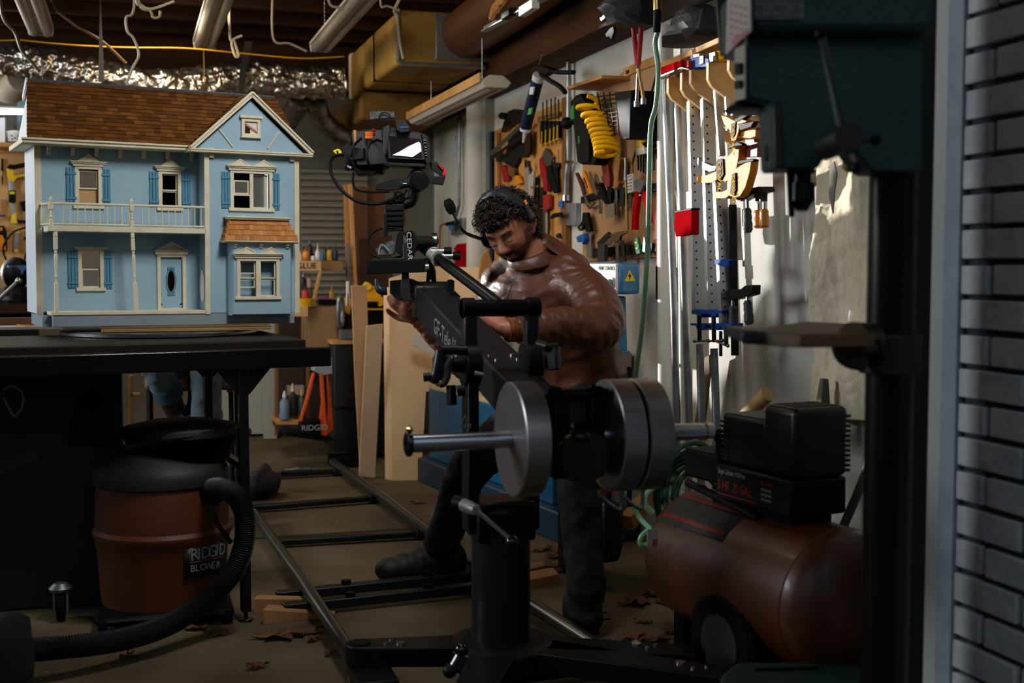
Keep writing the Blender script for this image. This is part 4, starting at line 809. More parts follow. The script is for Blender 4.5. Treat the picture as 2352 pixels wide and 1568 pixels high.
# painted and plastic goods in this shop are dull: low sheen on everything that is not metal
for m_ in MT.values():
    b_=m_.node_tree.nodes['Principled BSDF']
    if b_.inputs['Metallic'].default_value==0 and b_.inputs['Coat Weight'].default_value==0 and b_.inputs['Transmission Weight'].default_value==0:
        b_.inputs['Specular IOR Level'].default_value=min(.15,b_.inputs['Specular IOR Level'].default_value); b_.inputs['Roughness'].default_value=max(.55,b_.inputs['Roughness'].default_value)
for n_ in ('clamp_yellow','red_plastic','yellow_plastic','faded_red','bright_red','dull_red','strip_grey','white_pad'):
    if n_ in MT: b_=MT[n_].node_tree.nodes['Principled BSDF']; b_.inputs['Specular IOR Level'].default_value=0; b_.inputs['Roughness'].default_value=.9
# ================================================================ clamp rack on the right wall
t=thing('clamp_shelf','long pine shelf on four shaped plywood brackets holding the clamps','shelf',P(1580,150,X=1.8))
m=MB(); a=tr([(1508,148),(1655,83),(1655,97),(1508,162)],1.68); m.poly(a,(.21,0,0)); m.build('shelf_board',WOOD,t,bevel=.002)
def bracket(fx,yt,yf,X=1.66):
    p=P(fx,yt,X=X); Y=p.y; zt=p.z; zf=P(fx,yf,X=X).z; m=MB()
    m.poly([(X,Y,zt),(1.9,Y,zt),(1.9,Y,zf-.17),(X+.05,Y,zf-.045),(X+.012,Y,zf-.02),(X,Y,zf)],(0,.018,0)); m.build('bracket',PLY,t,bevel=.0015)
for fx,yt,yf in ((1536,176,212),(1567,162,205),(1588,158,190),(1628,142,182),(1676,128,160)): bracket(fx,yt,yf)
T('red_level','red box level lying across the front of the clamp rack','level',[('body',RED,[(1508,158),(1564,138),(1564,152),(1508,176)],.24,.04),('end',mat('bright_red','d82a26',.35),[(1560,138),(1581,139),(1581,158),(1560,156)],.22,.05),('edge',STEEL,[(1507,176),(1564,153),(1582,158),(1582,161),(1564,158),(1507,182)],.238,.045)])
T('mini_clamp','blue clamp head with a white pad sitting on the rack','clamp head',[('body',BLUE,[(1582,136),(1600,130),(1628,134),(1626,154),(1604,154),(1584,163)],.2,.06),('pad',mat('white_pad','d5d2c8',.5),[(1585,126),(1606,122),(1606,132),(1585,136)],.2,.05),('screw',DKM,[(1606,128),(1616,126),(1616,146),(1606,150)],.26,.01)])
T('bolt_clamp','yellow and grey clamp head with a round bolt at the top of the rack','clamp head',[('body',YEL,[(1644,118),(1655,115),(1668,124),(1680,126),(1680,134),(1660,134),(1644,142)],.2,.05),('plate',mat('plate_grey','7a7a76',.4,.6),[(1628,122),(1642,118),(1644,140),(1630,143)],.22,.03)])
def vbar(name,label,cat,x0,y0,x1,y1,off,w_,d_,mm,grp=None,par=None):
    a=P(x0,y0,X=WX-off); b=P(x1,y1,X=WX-off); m=MB(); m.bar(a,b,w_,d_,up=(1,0,0)); o=m.build(name,mm,par,bevel=.001)
    if par is None: tag(o,label,cat,grp)
    return o
# white pvc pipes
PV=mat('pvc','cfccc4',.45,0,'c3bfb5',scale=4)
TT('pvc_pipe','wide white plastic pipe standing left of all the clamps','pipe',[('p',PV,[(1528,60),(1530,968)],.05,.030)])
TT('pvc_pipe','white plastic pipe standing behind the first galvanised pipe','pipe',[('p',PV,[(1566,240),(1572,968)],.05,.018)])
lab=['galvanised pipe with a printed band, first right of the white plastic pipe','galvanised pipe, second right of the white plastic pipe','galvanised pipe standing behind the red clamp']
GP=mat('shiny_galv','b4b9ba',.42,.85,'7d8486',scale=16,stretch=(1,1,.5),bump=.1)
TT('galvanised_pipe',lab[0],'pipe',[('p',GP,[(1526,180),(1540,480),(1548,700),(1555,965)],.14,.0125)])
TT('galvanised_pipe',lab[1],'pipe',[('p',GP,[(1556,235),(1566,480),(1583,965)],.14,.0125)])
TT('galvanised_pipe','galvanised pipe below the first blue bar clamp','pipe',[('p',GP,[(1607,790),(1612,970)],.16,.0125)])
TT('galvanised_pipe','galvanised pipe below the second blue bar clamp','pipe',[('p',GP,[(1640,800),(1646,985)],.16,.0125)])
# three perforated aluminium bar clamps with blue screws
def barclamp(x,y0,x1,y1,xs,label,off=.17,screw=True):
    t=thing('bar_clamp',label,'clamp',P(x1,y1,X=WX-off),'perforated bar clamps')
    a=P(x,y0,X=WX-off); b=P(x1,y1,X=WX-off)
    m=MB(); m.bar(a,b,.020,.040,up=(1,0,0)); m.build('bar',ALU,t,bevel=.001)
    h=MB(); n=int((y1-y0)/19)
    for k in range(1,n): c=a.lerp(b,k/n)+V((-.008,-.0105,0)); h.tube([c,c+V((0,-.0006,0))],.0032,8)
    h.build('holes',DKM,t)
    if screw:
        q=lambda X_,y:P(X_,y,X=WX-off-.02)
        bx=x1
        m=MB(); m.poly([q(bx-17,710),q(bx+22,712),q(bx+20,720),q(bx+6,722),q(bx+5,729),q(bx-4,729),q(bx-6,722),q(bx-17,721)],(.04,0,0)); m.build('head',BLUE,t,bevel=.002)
        m=MB(); m.poly([q(bx-20,742),q(bx+18,742),q(bx+16,752),q(bx+8,758),q(bx-4,758),q(bx-8,748),q(bx-20,747)],(.04,0,0)); m.build('slide_head',BLUE,t,bevel=.002)
        m=MB(); m.tube([q(bx+1,725),q(bx+2,782)],.007,10); m.build('screw',DKM,t)
        m=MB(); m.tube([q(bx-10,783),q(bx+22,782)],.0035,8); m.ball(q(bx-10,783),.006,8); m.ball(q(bx+22,782),.006,8); m.build('tommy_bar',STEEL,t)
    else:
        q=lambda X_,y:P(X_,y,X=WX-off-.02)
        m=MB(); m.poly([q(x1-16,742),q(x1+12,742),q(x1+12,752),q(x1+4,758),q(x1-10,757)],(.04,0,0)); m.build('slide_head',BLUE,t,bevel=.002)
        m=MB(); m.tube([q(x1-1,748),q(x1,792)],.007,10); m.build('screw',DKM,t)
        m=MB(); m.tube([q(x1-28,782),q(x1+2,794)],.0035,8); m.ball(q(x1-28,782),.006,8); m.ball(q(x1+4,794),.006,8); m.build('tommy_bar',STEEL,t)
barclamp(1592,190,1605,712,0,'leftmost perforated aluminium bar clamp with blue screw heads')
barclamp(1624,212,1638,712,0,'middle perforated aluminium bar clamp with blue screw heads')
barclamp(1652,400,1668,742,0,'rightmost perforated aluminium bar clamp, with a blue slide head higher up',screw=False)
T('clamp_jaw','small blue sliding jaw halfway down the rightmost perforated bar','clamp head',[('p',BLUE,[(1641,595),(1690,596),(1674,599),(1673,612),(1655,611),(1641,606)],.18,.04)])
# red pipe clamps
T('pipe_clamp','large red pipe clamp jaw with black pads low between the pipes','clamp',[('jaw',RED,[(1550,487),(1588,480),(1588,538),(1552,543),(1548,520)],.17,.05),('pad',KP,[(1549,484),(1588,477),(1588,482),(1549,489)],.168,.055)])
T('pipe_clamp','small pinkish red clamp body just above the large red jaw','clamp',[('body',mat('faded_red','b8484a',.5),[(1575,440),(1590,435),(1590,478),(1576,482)],.14,.03),('cap',KP,[(1574,437),(1590,432),(1590,437),(1574,441)],.14,.032)])
T('hand_grip','red and black hand grip hanging behind the first perforated bar','handle',[('grip',RED,[(1608,430),(1616,440),(1617,600),(1614,610),(1608,560)],.0,.05),('tip',KP,[(1609,535),(1617,560),(1616,612),(1610,616)],.0,.054)])
T('hand_grip','red and black hand grip hanging behind the second perforated bar','handle',[('grip',mat('deep_red','7a1418',.5),[(1664,475),(1672,475),(1674,590),(1668,595)],.0,.05),('tip',KP,[(1666,530),(1672,545),(1674,594),(1668,594)],.0,.054)])
# one handed yellow bar clamps
YC=mat('clamp_yellow','c87c03',.5,spec=.25)
def letter(s,px,size,X,par,rot=-90,m_=YEL):
    p=P(*px,X=X+.0195); M=MX.Translation(p)@MX.Rotation(-pi/2,4,'Z')@MX.Rotation(pi/2,4,'X')@MX.Rotation(R(rot),4,'Z'); return text(s,size,M,'lettering',m_,par)
t=T('trigger_clamp','yellow one handed bar clamp with a grey jaw, middle left of the clamp rack','clamp',[
 ('body',YC,[(1645,382),(1660,368),(1674,356),(1690,338),(1698,332),(1696,362),(1690,392),(1682,410),(1665,418),(1650,414),(1644,400)],.17,.045),
 ('handle',YC,[(1600,408),(1604,402),(1622,402),(1645,392),(1650,410),(1635,420),(1608,421),(1601,417)],.17,.04),
 ('label_pad',KP,[(1643,374),(1648,366),(1660,364),(1662,400),(1655,414),(1645,411)],.214,.005),
 ('jaw',mat('jaw_grey','77787b',.4,.4),[(1601,364),(1604,361),(1618,373),(1634,380),(1645,380),(1642,392),(1630,395),(1606,386),(1601,376)],.175,.03)])
letter('DEWALT',(1650,372),.026,WX-.2205,t)
t=T('trigger_clamp','yellow one handed bar clamp lower right, its grip pointing left','clamp',[
 ('body',YC,[(1672,400),(1700,380),(1718,370),(1726,366),(1722,395),(1712,430),(1700,450),(1690,454),(1675,450),(1669,436)],.19,.045),
 ('handle',YC,[(1636,444),(1642,440),(1658,440),(1671,434),(1676,448),(1666,456),(1640,456)],.19,.04),
 ('label_pad',KP,[(1681,400),(1689,396),(1690,436),(1684,450),(1676,444)],.234,.005)])
letter('DEWALT',(1683,404),.02,WX-.2405,t)
t=T('trigger_clamp','yellow trigger clamp with black levers at the top of the rack','clamp',[
 ('body',YC,[(1656,264),(1670,268),(1684,276),(1698,272),(1716,278),(1700,290),(1694,310),(1690,322),(1680,325),(1676,300),(1662,285)],.2,.045),
 ('grip',YC,[(1696,304),(1722,298),(1736,297),(1735,314),(1722,318),(1696,316)],.2,.045),
 ('label_pad',KP,[(1679,284),(1690,280),(1688,308),(1682,318),(1677,312)],.244,.005),
 ('lever',KP,[(1682,276),(1694,270),(1706,262),(1722,258),(1714,268),(1700,277),(1690,281)],.21,.03),
 ('lever',KP,[(1694,284),(1712,282),(1732,278),(1724,292),(1700,300)],.22,.03)])
letter('DEWALT',(1682,286),.022,WX-.2625,t)
T('trigger_clamp','second yellow trigger clamp tucked behind the top one','clamp',[('body',YC,[(1732,296),(1750,290),(1768,290),(1770,308),(1752,314),(1732,312)],.17,.045),('lever',KP,[(1742,282),(1752,276),(1768,268),(1768,288),(1750,292)],.18,.03),('head',mat('black_head','14181c',.4),[(1722,250),(1768,246),(1764,266),(1726,268)],.16,.04)])
for x,y0,x1,y1,lab in ((1646,200,1658,358,'slim steel bar running through the middle left yellow clamp'),(1672,222,1676,300,'slim steel bar behind the top yellow clamp'),(1694,245,1686,268,'short steel bar at the top right of the rack')):
    vbar('clamp_bar',lab,'bar',x,y0,x1,y1,.19,.012,.02,GP)
T('red_clamp_pad','dull red clamp body hanging right of the top yellow clamp','clamp',[('body',mat('dull_red','78262a',.5),[(1711,320),(1740,318),(1739,360),(1710,361)],.15,.04)])
T('black_clamp_pad','black clamp foot right of the dull red body','clamp',[('p',KP,[(1741,318),(1757,314),(1756,338),(1744,343),(1740,342)],.12,.04)])
T('pipe_jaw','black clamp jaw over a yellow body in the middle of the rack','clamp',[('p',KP,[(1669,340),(1676,332),(1694,326),(1704,330),(1704,334),(1690,336),(1672,342)],.2,.03)])
T('clamp_trigger','small black jaw above the lower right yellow clamp','clamp',[('p',KP,[(1692,374),(1700,368),(1724,364),(1732,366),(1728,371),(1710,374),(1696,378)],.2,.03)])
# F clamps
def fclamp(label,bar,head,handle,mm,grip):
    t=thing('f_clamp',label,'clamp',P(*bar[1],X=WX-.15)); a=P(*bar[0],X=WX-.15); b=P(*bar[1],X=WX-.15)
    m=MB(); m.bar(a,b,.008,.022,up=(1,0,0)); m.build('bar',mm,t)
    if head: m=MB(); m.poly([P(x,y,X=WX-.17) for x,y in head],(.03,0,0)); m.build('head',K,t,bevel=.002)
    h0=P(handle[0],handle[1],X=WX-.16); h1=P(handle[2],handle[3],X=WX-.16); m=MB(); m.tube([h0+(h0-h1)*.35,h0],.005,8); m.build('screw',STEEL,t)
    ps=[h0.lerp(h1,k/8) for k in range(9)]; m=MB(); m.tube(ps,[.009,.0135,.0125,.014,.0125,.015,.0145,.015,.010],12); m.build('handle',grip,t)
GRP=mat('slate_grip','2b3236',.5,bump=.3,bscale=60,bstretch=(.2,.2,3)); AMB=mat('amber_wood','c8862e',.35)
BLB=mat('black_bar','111314',.3,.7)
fclamp('f clamp with a slate ribbed grip hanging right of the lower yellow clamp',((1714,520),(1717,610)),[(1690,446),(1712,430),(1730,432),(1730,446),(1716,452),(1700,462),(1690,458)],(1716,478,1718,534),ALU,GRP)
fclamp('black f clamp with its slate grip low, left of the drill press table',((1683,470),(1688,816)),[(1671,664),(1672,690),(1700,684),(1726,676),(1727,654),(1710,656),(1700,664)],(1683,702,1684,756),BLB,GRP)
fclamp('f clamp whose slate grip touches the left tip of the drill press table',((1720,610),(1721,640)),None,(1717,690,1721,745),ALU,GRP)
fclamp('small f clamp with an amber wooden grip, left of the pair',((1741,440),(1741,462)),[(1724,432),(1742,428),(1744,442),(1728,446)],(1741,482,1742,524),DKM,AMB)
fclamp('small f clamp with an amber wooden grip, right of the pair',((1753,436),(1753,462)),[(1742,430),(1758,428),(1759,440),(1744,444)],(1755,480,1756,524),DKM,AMB)
T('steel_bar','slim pale steel bar hanging behind the slate grips','bar',[('p',ALU,[(1704,480),(1711,480),(1712,612),(1705,612)],.13,.006)])
T('plywood_scrap','brown plywood scrap leaning low behind the galvanised pipes','board',[('p',mat('brown_scrap','6b4a28',.7),[(1618,820),(1634,812),(1616,975),(1594,975)],.05,.015)])
T('steel_bar','black bar ending beside the tommy bars','bar',[('p',BLB,[(1651,760),(1657,760),(1657,818),(1651,818)],.15,.008)])
# canvas drop cloth hanging further right
CAN=mat('canvas','e0d5bb',.85,0,'cfc2a2',scale=5,bump=3,bscale=8)
n=26;m_=30; y0=P(1874,500,X=1.86).y; y1=P(2030,500,X=1.86).y; z0=P(1950,958,X=1.86).z; vs=[];fs=[]
for j in range(m_+1):
    for i in range(n+1):
        f=i/n; g=j/m_; yy=y0+(y1-y0)*f+.012*math.sin(g*7+f*3); x=1.858-.012*math.sin(f*9+g*2)-.012*math.sin(g*19+f*5)*(.4+g)-.008*rnd.random()
        vs.append((x,yy,2.2-(2.2-z0)*g-.02*(1-f)*g))
for j in range(m_):
    for i in range(n): a=j*(n+1)+i; fs.append((a,a+1,a+n+2,a+n+1))
mb=MB(); mb.add(vs,fs); o=mb.build('drop_cloth',CAN); md=o.modifiers.new('s','SOLIDIFY'); md.thickness=.003; md=o.modifiers.new('u','SUBSURF'); md.render_levels=2; tx=bpy.data.textures.new('creases','CLOUDS'); tx.noise_scale=.07; dz=o.modifiers.new('d','DISPLACE'); dz.texture=tx; dz.strength=.022; tag(o,'crumpled beige canvas drop cloth hanging on the right wall behind the drill press','cloth')
for pts,lab in (([(1905,380),(1915,370),(1922,400),(1916,440),(1912,492),(1903,450)],'grey cloth strip hanging left of the drill press column'),):
    T('cloth_strip',lab,'strip',[('p',mat('grey_cloth','77756c',.8,bump=.3),pts,.1,.008)])
tag(MB().tube(smoothpts([P(2010,945,X=1.85),P(1995,1060,X=1.82),P(1975,1120,X=1.8),P(1945,1190,X=1.8),P(1935,1215,X=1.8)],6),[.012]*25,8,fl=.3).build('torn_strip',mat('torn_white','8f9089',.7,bump=.3)),'torn pale strip hanging behind the compressor','strip')
lump([(1552,80),(1575,50),(1600,25),(1630,10),(1646,14),(1649,70),(1640,84),(1600,100),(1562,116)],1.76,.08,'bin_bag','grey black crumpled paper bundle on the clamp shelf beside the drill press',9,'bag',mat('grey_bag','3c3e42',.5,0,'2a2c30',scale=8,bump=.5,bscale=16))
# ================================================================ rear of the garage
def TY(name,label,cat,parts,group=None,bev=.002):
    """parts: (part name, material, outline, Y of the front face, thickness)"""
    if len(parts)==1:
        pn,m_,px,y,t=parts[0]; o=MB().poly([P(a,b,Y=y) for a,b in px],(0,t,0)).build(name,m_,bevel=bev); return tag(o,label,cat,group)
    pts=[P(a,b,Y=p_[3]) for p_ in parts for a,b in p_[2]]; lo=min(pts,key=lambda q:q.z); r=thing(name,label,cat,lo,group)
    for pn,m_,px,y,t in parts: MB().poly([P(a,b,Y=y) for a,b in px],(0,t,0)).build(pn,m_,r,bevel=bev)
    return r
R4=lambda x0,y0,x1,y1:[(x0,y0),(x1,y0),(x1,y1),(x0,y1)]
PEG=mat('peg_ply','d2a668',.6,0,'c59655',scale=3)
TY('tool_board','pale plywood tool board on the rear wall at the far left','board',[('p',PEG,R4(-8,340,104,640),7.86,.02)])
t=thing('tube_lamp','glowing white tube lamp at the far left behind the roof','lamp',P(20,258,Y=7.5))
MB().tube([P(-60,257,Y=7.5),P(64,258,Y=7.5)],.012,14).build('tube',mat('tube_glow','f4f6ff',.3,emit=7),t)
MB().bb((P(-60,250,Y=7.5).x,7.49,P(0,248,Y=7.5).z),(P(64,250,Y=7.5).x,7.53,P(0,243,Y=7.5).z)).build('fitting',WHITEW,t)
MB().bb((P(-60,250,Y=7.5).x,7.495,P(0,243,Y=7.5).z),(P(-50,250,Y=7.5).x,7.505,2.5)).build('hanger',GALV,t)
TY('back_panel','teal blue panel behind the white basket','panel',[('p',mat('teal_panel','6f98a6',.6),R4(40,232,66,330),7.84,.02)])
t=TY('wall_shelf','pine shelf over the far left tool board','shelf',[('board',WOOD,R4(-8,328,98,337),7.6,.25),('rail',WOOD,R4(-8,344,42,350),7.84,.03)])
t=thing('white_basket','white round plastic basket with dark holes on the pine shelf','basket',P(35,326,Y=7.7)); c=P(36,326,Y=7.7)
MB().lathe([(.045,0),(.052,.035),(.058,.05),(.056,.058),(.02,.066),(.001,.066)],c,n=24).build('basket_body',mat('white_plastic','dfe0de',.4),t)
for dx,dz in ((-.016,.03),(0,.018),(.018,.03),(-.014,.012),(.016,.012)): MB().ball(c+V((dx,-.05,dz)),(.0055,.004,.0045),8).build('hole',KP,t)
MB().lathe([(.009,.066),(.009,.09),(.003,.095),(.003,.11)],c+V((-.004,-.01,0)),n=10).build('pump',mat('pump_grey','3a4144',.4),t)
TY('white_box','white carton at the left end of the pine shelf','box',[('p',mat('carton','e2e4e4',.5),R4(-10,270,12,327),7.65,.1)])
TY('pen_tool','slim black and grey tool hanging at the far left edge','tool',[('grip',KP,[(3,364),(7,363),(8,392),(2,392)],7.83,.02),('ring',STEEL,R4(3,392,7,405),7.83,.02),('tip',KP,[(3,405),(7,405),(7,420),(5,426),(4,420)],7.83,.02)])
YS=mat('saw_yellow','f2cf10',.4)
t=TY('hacksaw','yellow and black hacksaw hanging on the far left tool board','saw',[('grip',KP,[(16,383),(22,377),(32,378),(62,372),(66,382),(64,388),(34,390),(16,386)],7.8,.03),('frame',YS,[(15,386),(30,390),(60,382),(68,384),(70,405),(50,406),(38,408),(31,419),(18,410)],7.81,.02),('bar',ALU,[(20,412),(31,419),(37,492),(27,496)],7.815,.015),('bracket',WOOD,[(30,390),(60,384),(61,395),(30,402)],7.795,.03),('foot',YS,[(27,494),(37,488),(38,500),(41,513),(24,512)],7.81,.02),('lower_grip',KP,[(38,502),(44,505),(68,506),(68,512),(41,513)],7.8,.02)])
TY('spirit_level','black level clamp on the bar of the hacksaw','level',[('case',KP,R4(20,437,36,465),7.79,.02),('vial',mat('vial2','d8e04a',.3),R4(22,440,34,446),7.785,.01)])
TY('adaptor','black adaptor hanging on a thin wire right of the hacksaw','adaptor',[('p',KP,[(45,463),(60,460),(67,483),(52,485)],7.82,.03)])
TY('scraper','grey and yellow folding scraper below the hacksaw','scraper',[('p',mat('scraper_grey','8e8a86',.5),[(34,535),(45,534),(42,574),(31,573)],7.82,.02),('end',YS,[(35,529),(46,528),(45,535),(34,535)],7.815,.022),('end',YS,[(32,573),(42,573),(41,580),(32,578)],7.815,.022)])
TY('tape_tool','black and orange tool at the left edge below the level','tool',[('case',KP,[(-4,518),(8,518),(14,530),(16,575),(-4,577)],7.8,.04),('trim',OR,[(-2,540),(6,540),(11,552),(14,574),(0,576)],7.795,.01),('dot',OR,R4(0,522,6,530),7.795,.01)])
TY('paint_brush','pine handled brush at the left edge, beside the hacksaw bar','brush',[('handle',WOOD,R4(-3,456,5,492),7.82,.02),('band',BLUE,R4(-3,493,12,497),7.81,.03),('bristle',WOOD,R4(-2,497,11,504),7.815,.02)])
wire('cable',[P(68,520,Y=7.75),P(48,526,Y=7.75),P(28,535,Y=7.75),P(10,560,Y=7.75),P(8,580,Y=7.75),P(15,600,Y=7.75),P(5,610,Y=7.75)],.006,KP,'black cable arching over the scraper on the far left board')
wire('cable',[P(66,548,Y=7.75),P(70,565,Y=7.75),P(60,582,Y=7.75),P(55,605,Y=7.75)],.005,KP,'black lead dropping behind the vise')
TY('plug','black plug above the lead behind the vise','plug',[('p',KP,R4(54,544,72,551),7.74,.03)])
# rear bench with a vise
t=thing('rear_bench','old timber bench along the rear wall at the far left, carrying the vise','bench',(-.7,7.2,0)); zt=P(40,698,Y=6.9).z
MB().bb((-1.6,6.9,zt-.05),(-.47,7.6,zt)).build('bench_top',DARKW,t,bevel=.004)
MB().bb((-1.6,6.95,zt-.28),(-.5,7.55,zt-.05)).build('bench_frame',KP,t)
for x in (-1.5,-.6): MB().bb((x,6.95,0),(x+.08,7.03,zt-.28)).build('leg',DARKW,t); 
c=P(38,695,Y=7.0); c.z=zt
t=thing('bench_vise','black bench vise with a blue jaw and long steel handle at the far left','vise',c)
MB().lathe([(.10,0),(.10,.02),(.06,.04),(.055,.09)],c,n=20).build('base',KP,t)
MB().ball(c+V((0,0,.16)),(.075,.09,.085),18).build('body',KP,t)
MB().poly([P(17,610,Y=6.92),P(67,609,Y=6.92),P(66,617,Y=6.92),P(56,621,Y=6.92),P(52,630,Y=6.92),P(29,630,Y=6.92),P(27,620,Y=6.92),P(18,617,Y=6.92)],(0,.1,0)).build('jaw',mat('vise_blue','2b4a78',.4),t,bevel=.003)
MB().tube([P(-4,690,Y=6.86),P(48,640,Y=6.88)],.010,12).build('handle',STEEL,t); MB().ball(P(43,645,Y=6.87),.018,12).build('handle_hub',STEEL,t)
TY('storage_box','open cardboard box of scraps left of the vise','box',[('p',mat('card_tan','a98a60',.7),R4(-10,635,17,662),7.3,.15)])
TY('storage_box','pale plastic box right of the vise','box',[('p',mat('box_pale','b0a8a0',.6),R4(52,636,84,694),7.3,.15)])
# clutter on the left end of the black table
t=thing('offcut_tray','rust brown offcuts and shavings piled at the left end of the black table','offcuts',P(20,745,Z=.846)); 
a=P(0,757,Z=.846)
m=MB(); m.box(a+V((.04,.12,.02)),(.16,.05,.035)); m.build('offcut',mat('rust_offcut','8a5a3a',.7,0,'5a3520',scale=14),t); 
m=MB(); m.box(a+V((-.03,.14,.02)),(.05,.05,.035)); m.build('offcut',DARKW,t)
lp=[(a+V((.10+.03*math.cos(k*pi/6)*2.4,-.0+.028*math.sin(k*pi/6),.0)).to_tuple() if False else V((a.x+.095+.065*math.cos(k*pi/6),a.y+.02+.03*math.sin(k*pi/6),.846))) for k in range(12)]
m=MB(); cc_=sum(lp,V())/12; vs=lp+[cc_+(p-cc_)*.6+V((0,0,.012+.006*math.sin(i*2.3))) for i,p in enumerate(lp)]+[cc_+V((0,0,.014))]
m.add(vs,[(k,(k+1)%12,12+(k+1)%12,12+k) for k in range(12)]+[(12+k,12+(k+1)%12,24) for k in range(12)]+[tuple(range(12))[::-1]]); tag(m.build('leather_glove',mat('glove_tan','d99a55',.7,0,'c07f3a',scale=30,bump=.6)),'crumpled tan work glove lying on the table left of the dolls house','glove')
MB()
tag(MB().box(a+V((.0,.1,.006)),(.42,.26,.01)).build('white_board',mat('white_mdf','d8d2c6',.5)),'pale sheet under the tan glove on the black table','sheet')
# ------- glue shelf
gy=6.9
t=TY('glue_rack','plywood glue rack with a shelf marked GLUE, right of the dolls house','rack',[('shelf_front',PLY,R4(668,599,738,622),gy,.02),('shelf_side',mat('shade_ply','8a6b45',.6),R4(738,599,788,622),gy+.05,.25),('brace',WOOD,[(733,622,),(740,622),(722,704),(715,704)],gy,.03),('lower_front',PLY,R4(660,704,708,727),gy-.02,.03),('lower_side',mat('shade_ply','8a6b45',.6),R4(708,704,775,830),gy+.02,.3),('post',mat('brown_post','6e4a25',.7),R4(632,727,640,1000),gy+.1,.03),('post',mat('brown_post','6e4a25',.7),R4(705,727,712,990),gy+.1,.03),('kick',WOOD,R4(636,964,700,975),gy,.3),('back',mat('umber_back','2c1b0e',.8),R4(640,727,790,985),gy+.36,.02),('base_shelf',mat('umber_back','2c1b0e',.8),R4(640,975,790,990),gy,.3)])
p=P(681,616,Y=gy-.003); text('GLUE',.045,MX.Translation(p)@MX.Rotation(pi/2,4,'X'),'lettering',mat('ink','2a2118',.7),t,sx=1.0)
def bottle(x,yb,yt,w_,Y,mm,label,cap=None,cone=False,grp=None,nm='glue_bottle'):
    b=P(x,yb,Y=Y); h=P(x,yt,Y=Y).z-b.z; r=w_/2850*Y*.52
    prof=[(r*.96,0),(r,h*.04),(r,h*.55),(r*.8,h*.66),(r*.35,h*.72),(r*.3,h*.78)] if not cone else [(r,0),(r,h*.4),(r*.5,h*.6),(r*.3,h*.62)]
    t=thing(nm,label,'bottle',b,grp); MB().lathe(prof,b,n=14).build('body',mm,t)
    MB().lathe([(r*.42,h*.76),(r*.42,h*.82),(r*.12,h)] if not cone else [(r*.35,h*.6),(r*.1,h)],b,n=12).build('cap',cap or KP,t)
mO=mat('b_orange','d9861c',.45);mW=mat('b_white','cfcdd2',.5);mB=mat('b_blue','2f7ea8',.4);mK=mat('b_black','12161a',.5);mR=mat('b_red','a82422',.45);mY=mat('b_yellow','d3a21a',.45);mC=mat('b_cream','c9b189',.6);mN=mat('b_navy','122646',.5);mG=mat('b_green','1c3a28',.5)
bottle(703,598,568,16,gy+.1,mO,'orange glue bottle with a red cap on the glue shelf',mR)
bottle(690,598,576,14,gy+.05,mC,'tan cone tipped tube at the left of the glue shelf',mC,True)
bottle(712,598,548,14,gy+.2,mK,'dark bottle with a blue cap behind the orange one',mat('b_capblue','2c5b9a',.4))
bottle(720,598,583,11,gy+.02,mW,'small white jar with a purple band on the glue shelf')
bottle(730,598,558,12,gy+.06,mW,'white pointed glue tube on the glue shelf',mW,True)
bottle(739,598,572,9,gy+.06,mB,'bright blue pointed tube on the glue shelf',mB,True)
bottle(757,598,565,12,gy+.1,mY,'brownish yellow bottle near the right end of the glue shelf',mK)
bottle(770,598,563,13,gy+.1,mN,'dark navy bottle at the right end of the glue shelf',mN)
bottle(748,598,570,11,gy+.12,mG,'dark green bottle between the blue tube and the yellow one')
bottle(702,690,655,18,gy+.08,mR,'red can with a black top on the lower glue shelf',mK)
bottle(715,692,660,10,gy+.12,mat('b_grey','5e6468',.5),'grey bottle right of the red can')
bottle(697,660,628,12,gy+.2,mK,'black bottle with a silver band over the red can',STEEL)
bottle(711,660,630,12,gy+.2,mat('b_pink','b08a86',.5),'pinkish jar over the red can',mK)
bottle(762,685,655,11,gy+.1,mY,'yellow tube leaning right of the brace on the lower shelf',mY,True)
tag(MB().lathe([(.05,0),(.055,.04),(.056,.045)],P(700,704,Y=gy+.03),n=20).build('yellow_lid',mat('lid_yellow','d8a80f',.4)),'flat yellow tub under the red can','tub')
TY('magenta_pack','black and magenta pack lying on the lower glue shelf','pack',[('pack',mat('magenta','8a4066',.5),R4(738,680,757,688),gy+.1,.05),('box',KP,R4(734,688,772,701),gy+.08,.08)])
# cans low on the floor shelf
bottle(654,962,897,22,gy-.0,mat('c_blue','6d7f96',.5),'tall pale blue can low under the bench end',mW,nm='paint_can')
bottle(673,958,880,22,gy+.05,mat('c_dark','23211e',.5),'dark can with a tan band beside the pale blue can',mC,nm='paint_can')
bottle(693,958,893,14,gy+.05,mat('c_green','3d5a50',.5),'slim green bottle with a yellow cap beside the orange stand',mY,nm='paint_can')
tag(MB().box(P(678,895,Y=gy+.15),(.09,.06,.05)).build('small_carton',mat('carton2','8f857b',.6)),'small pale carton on top of the dark can','box')
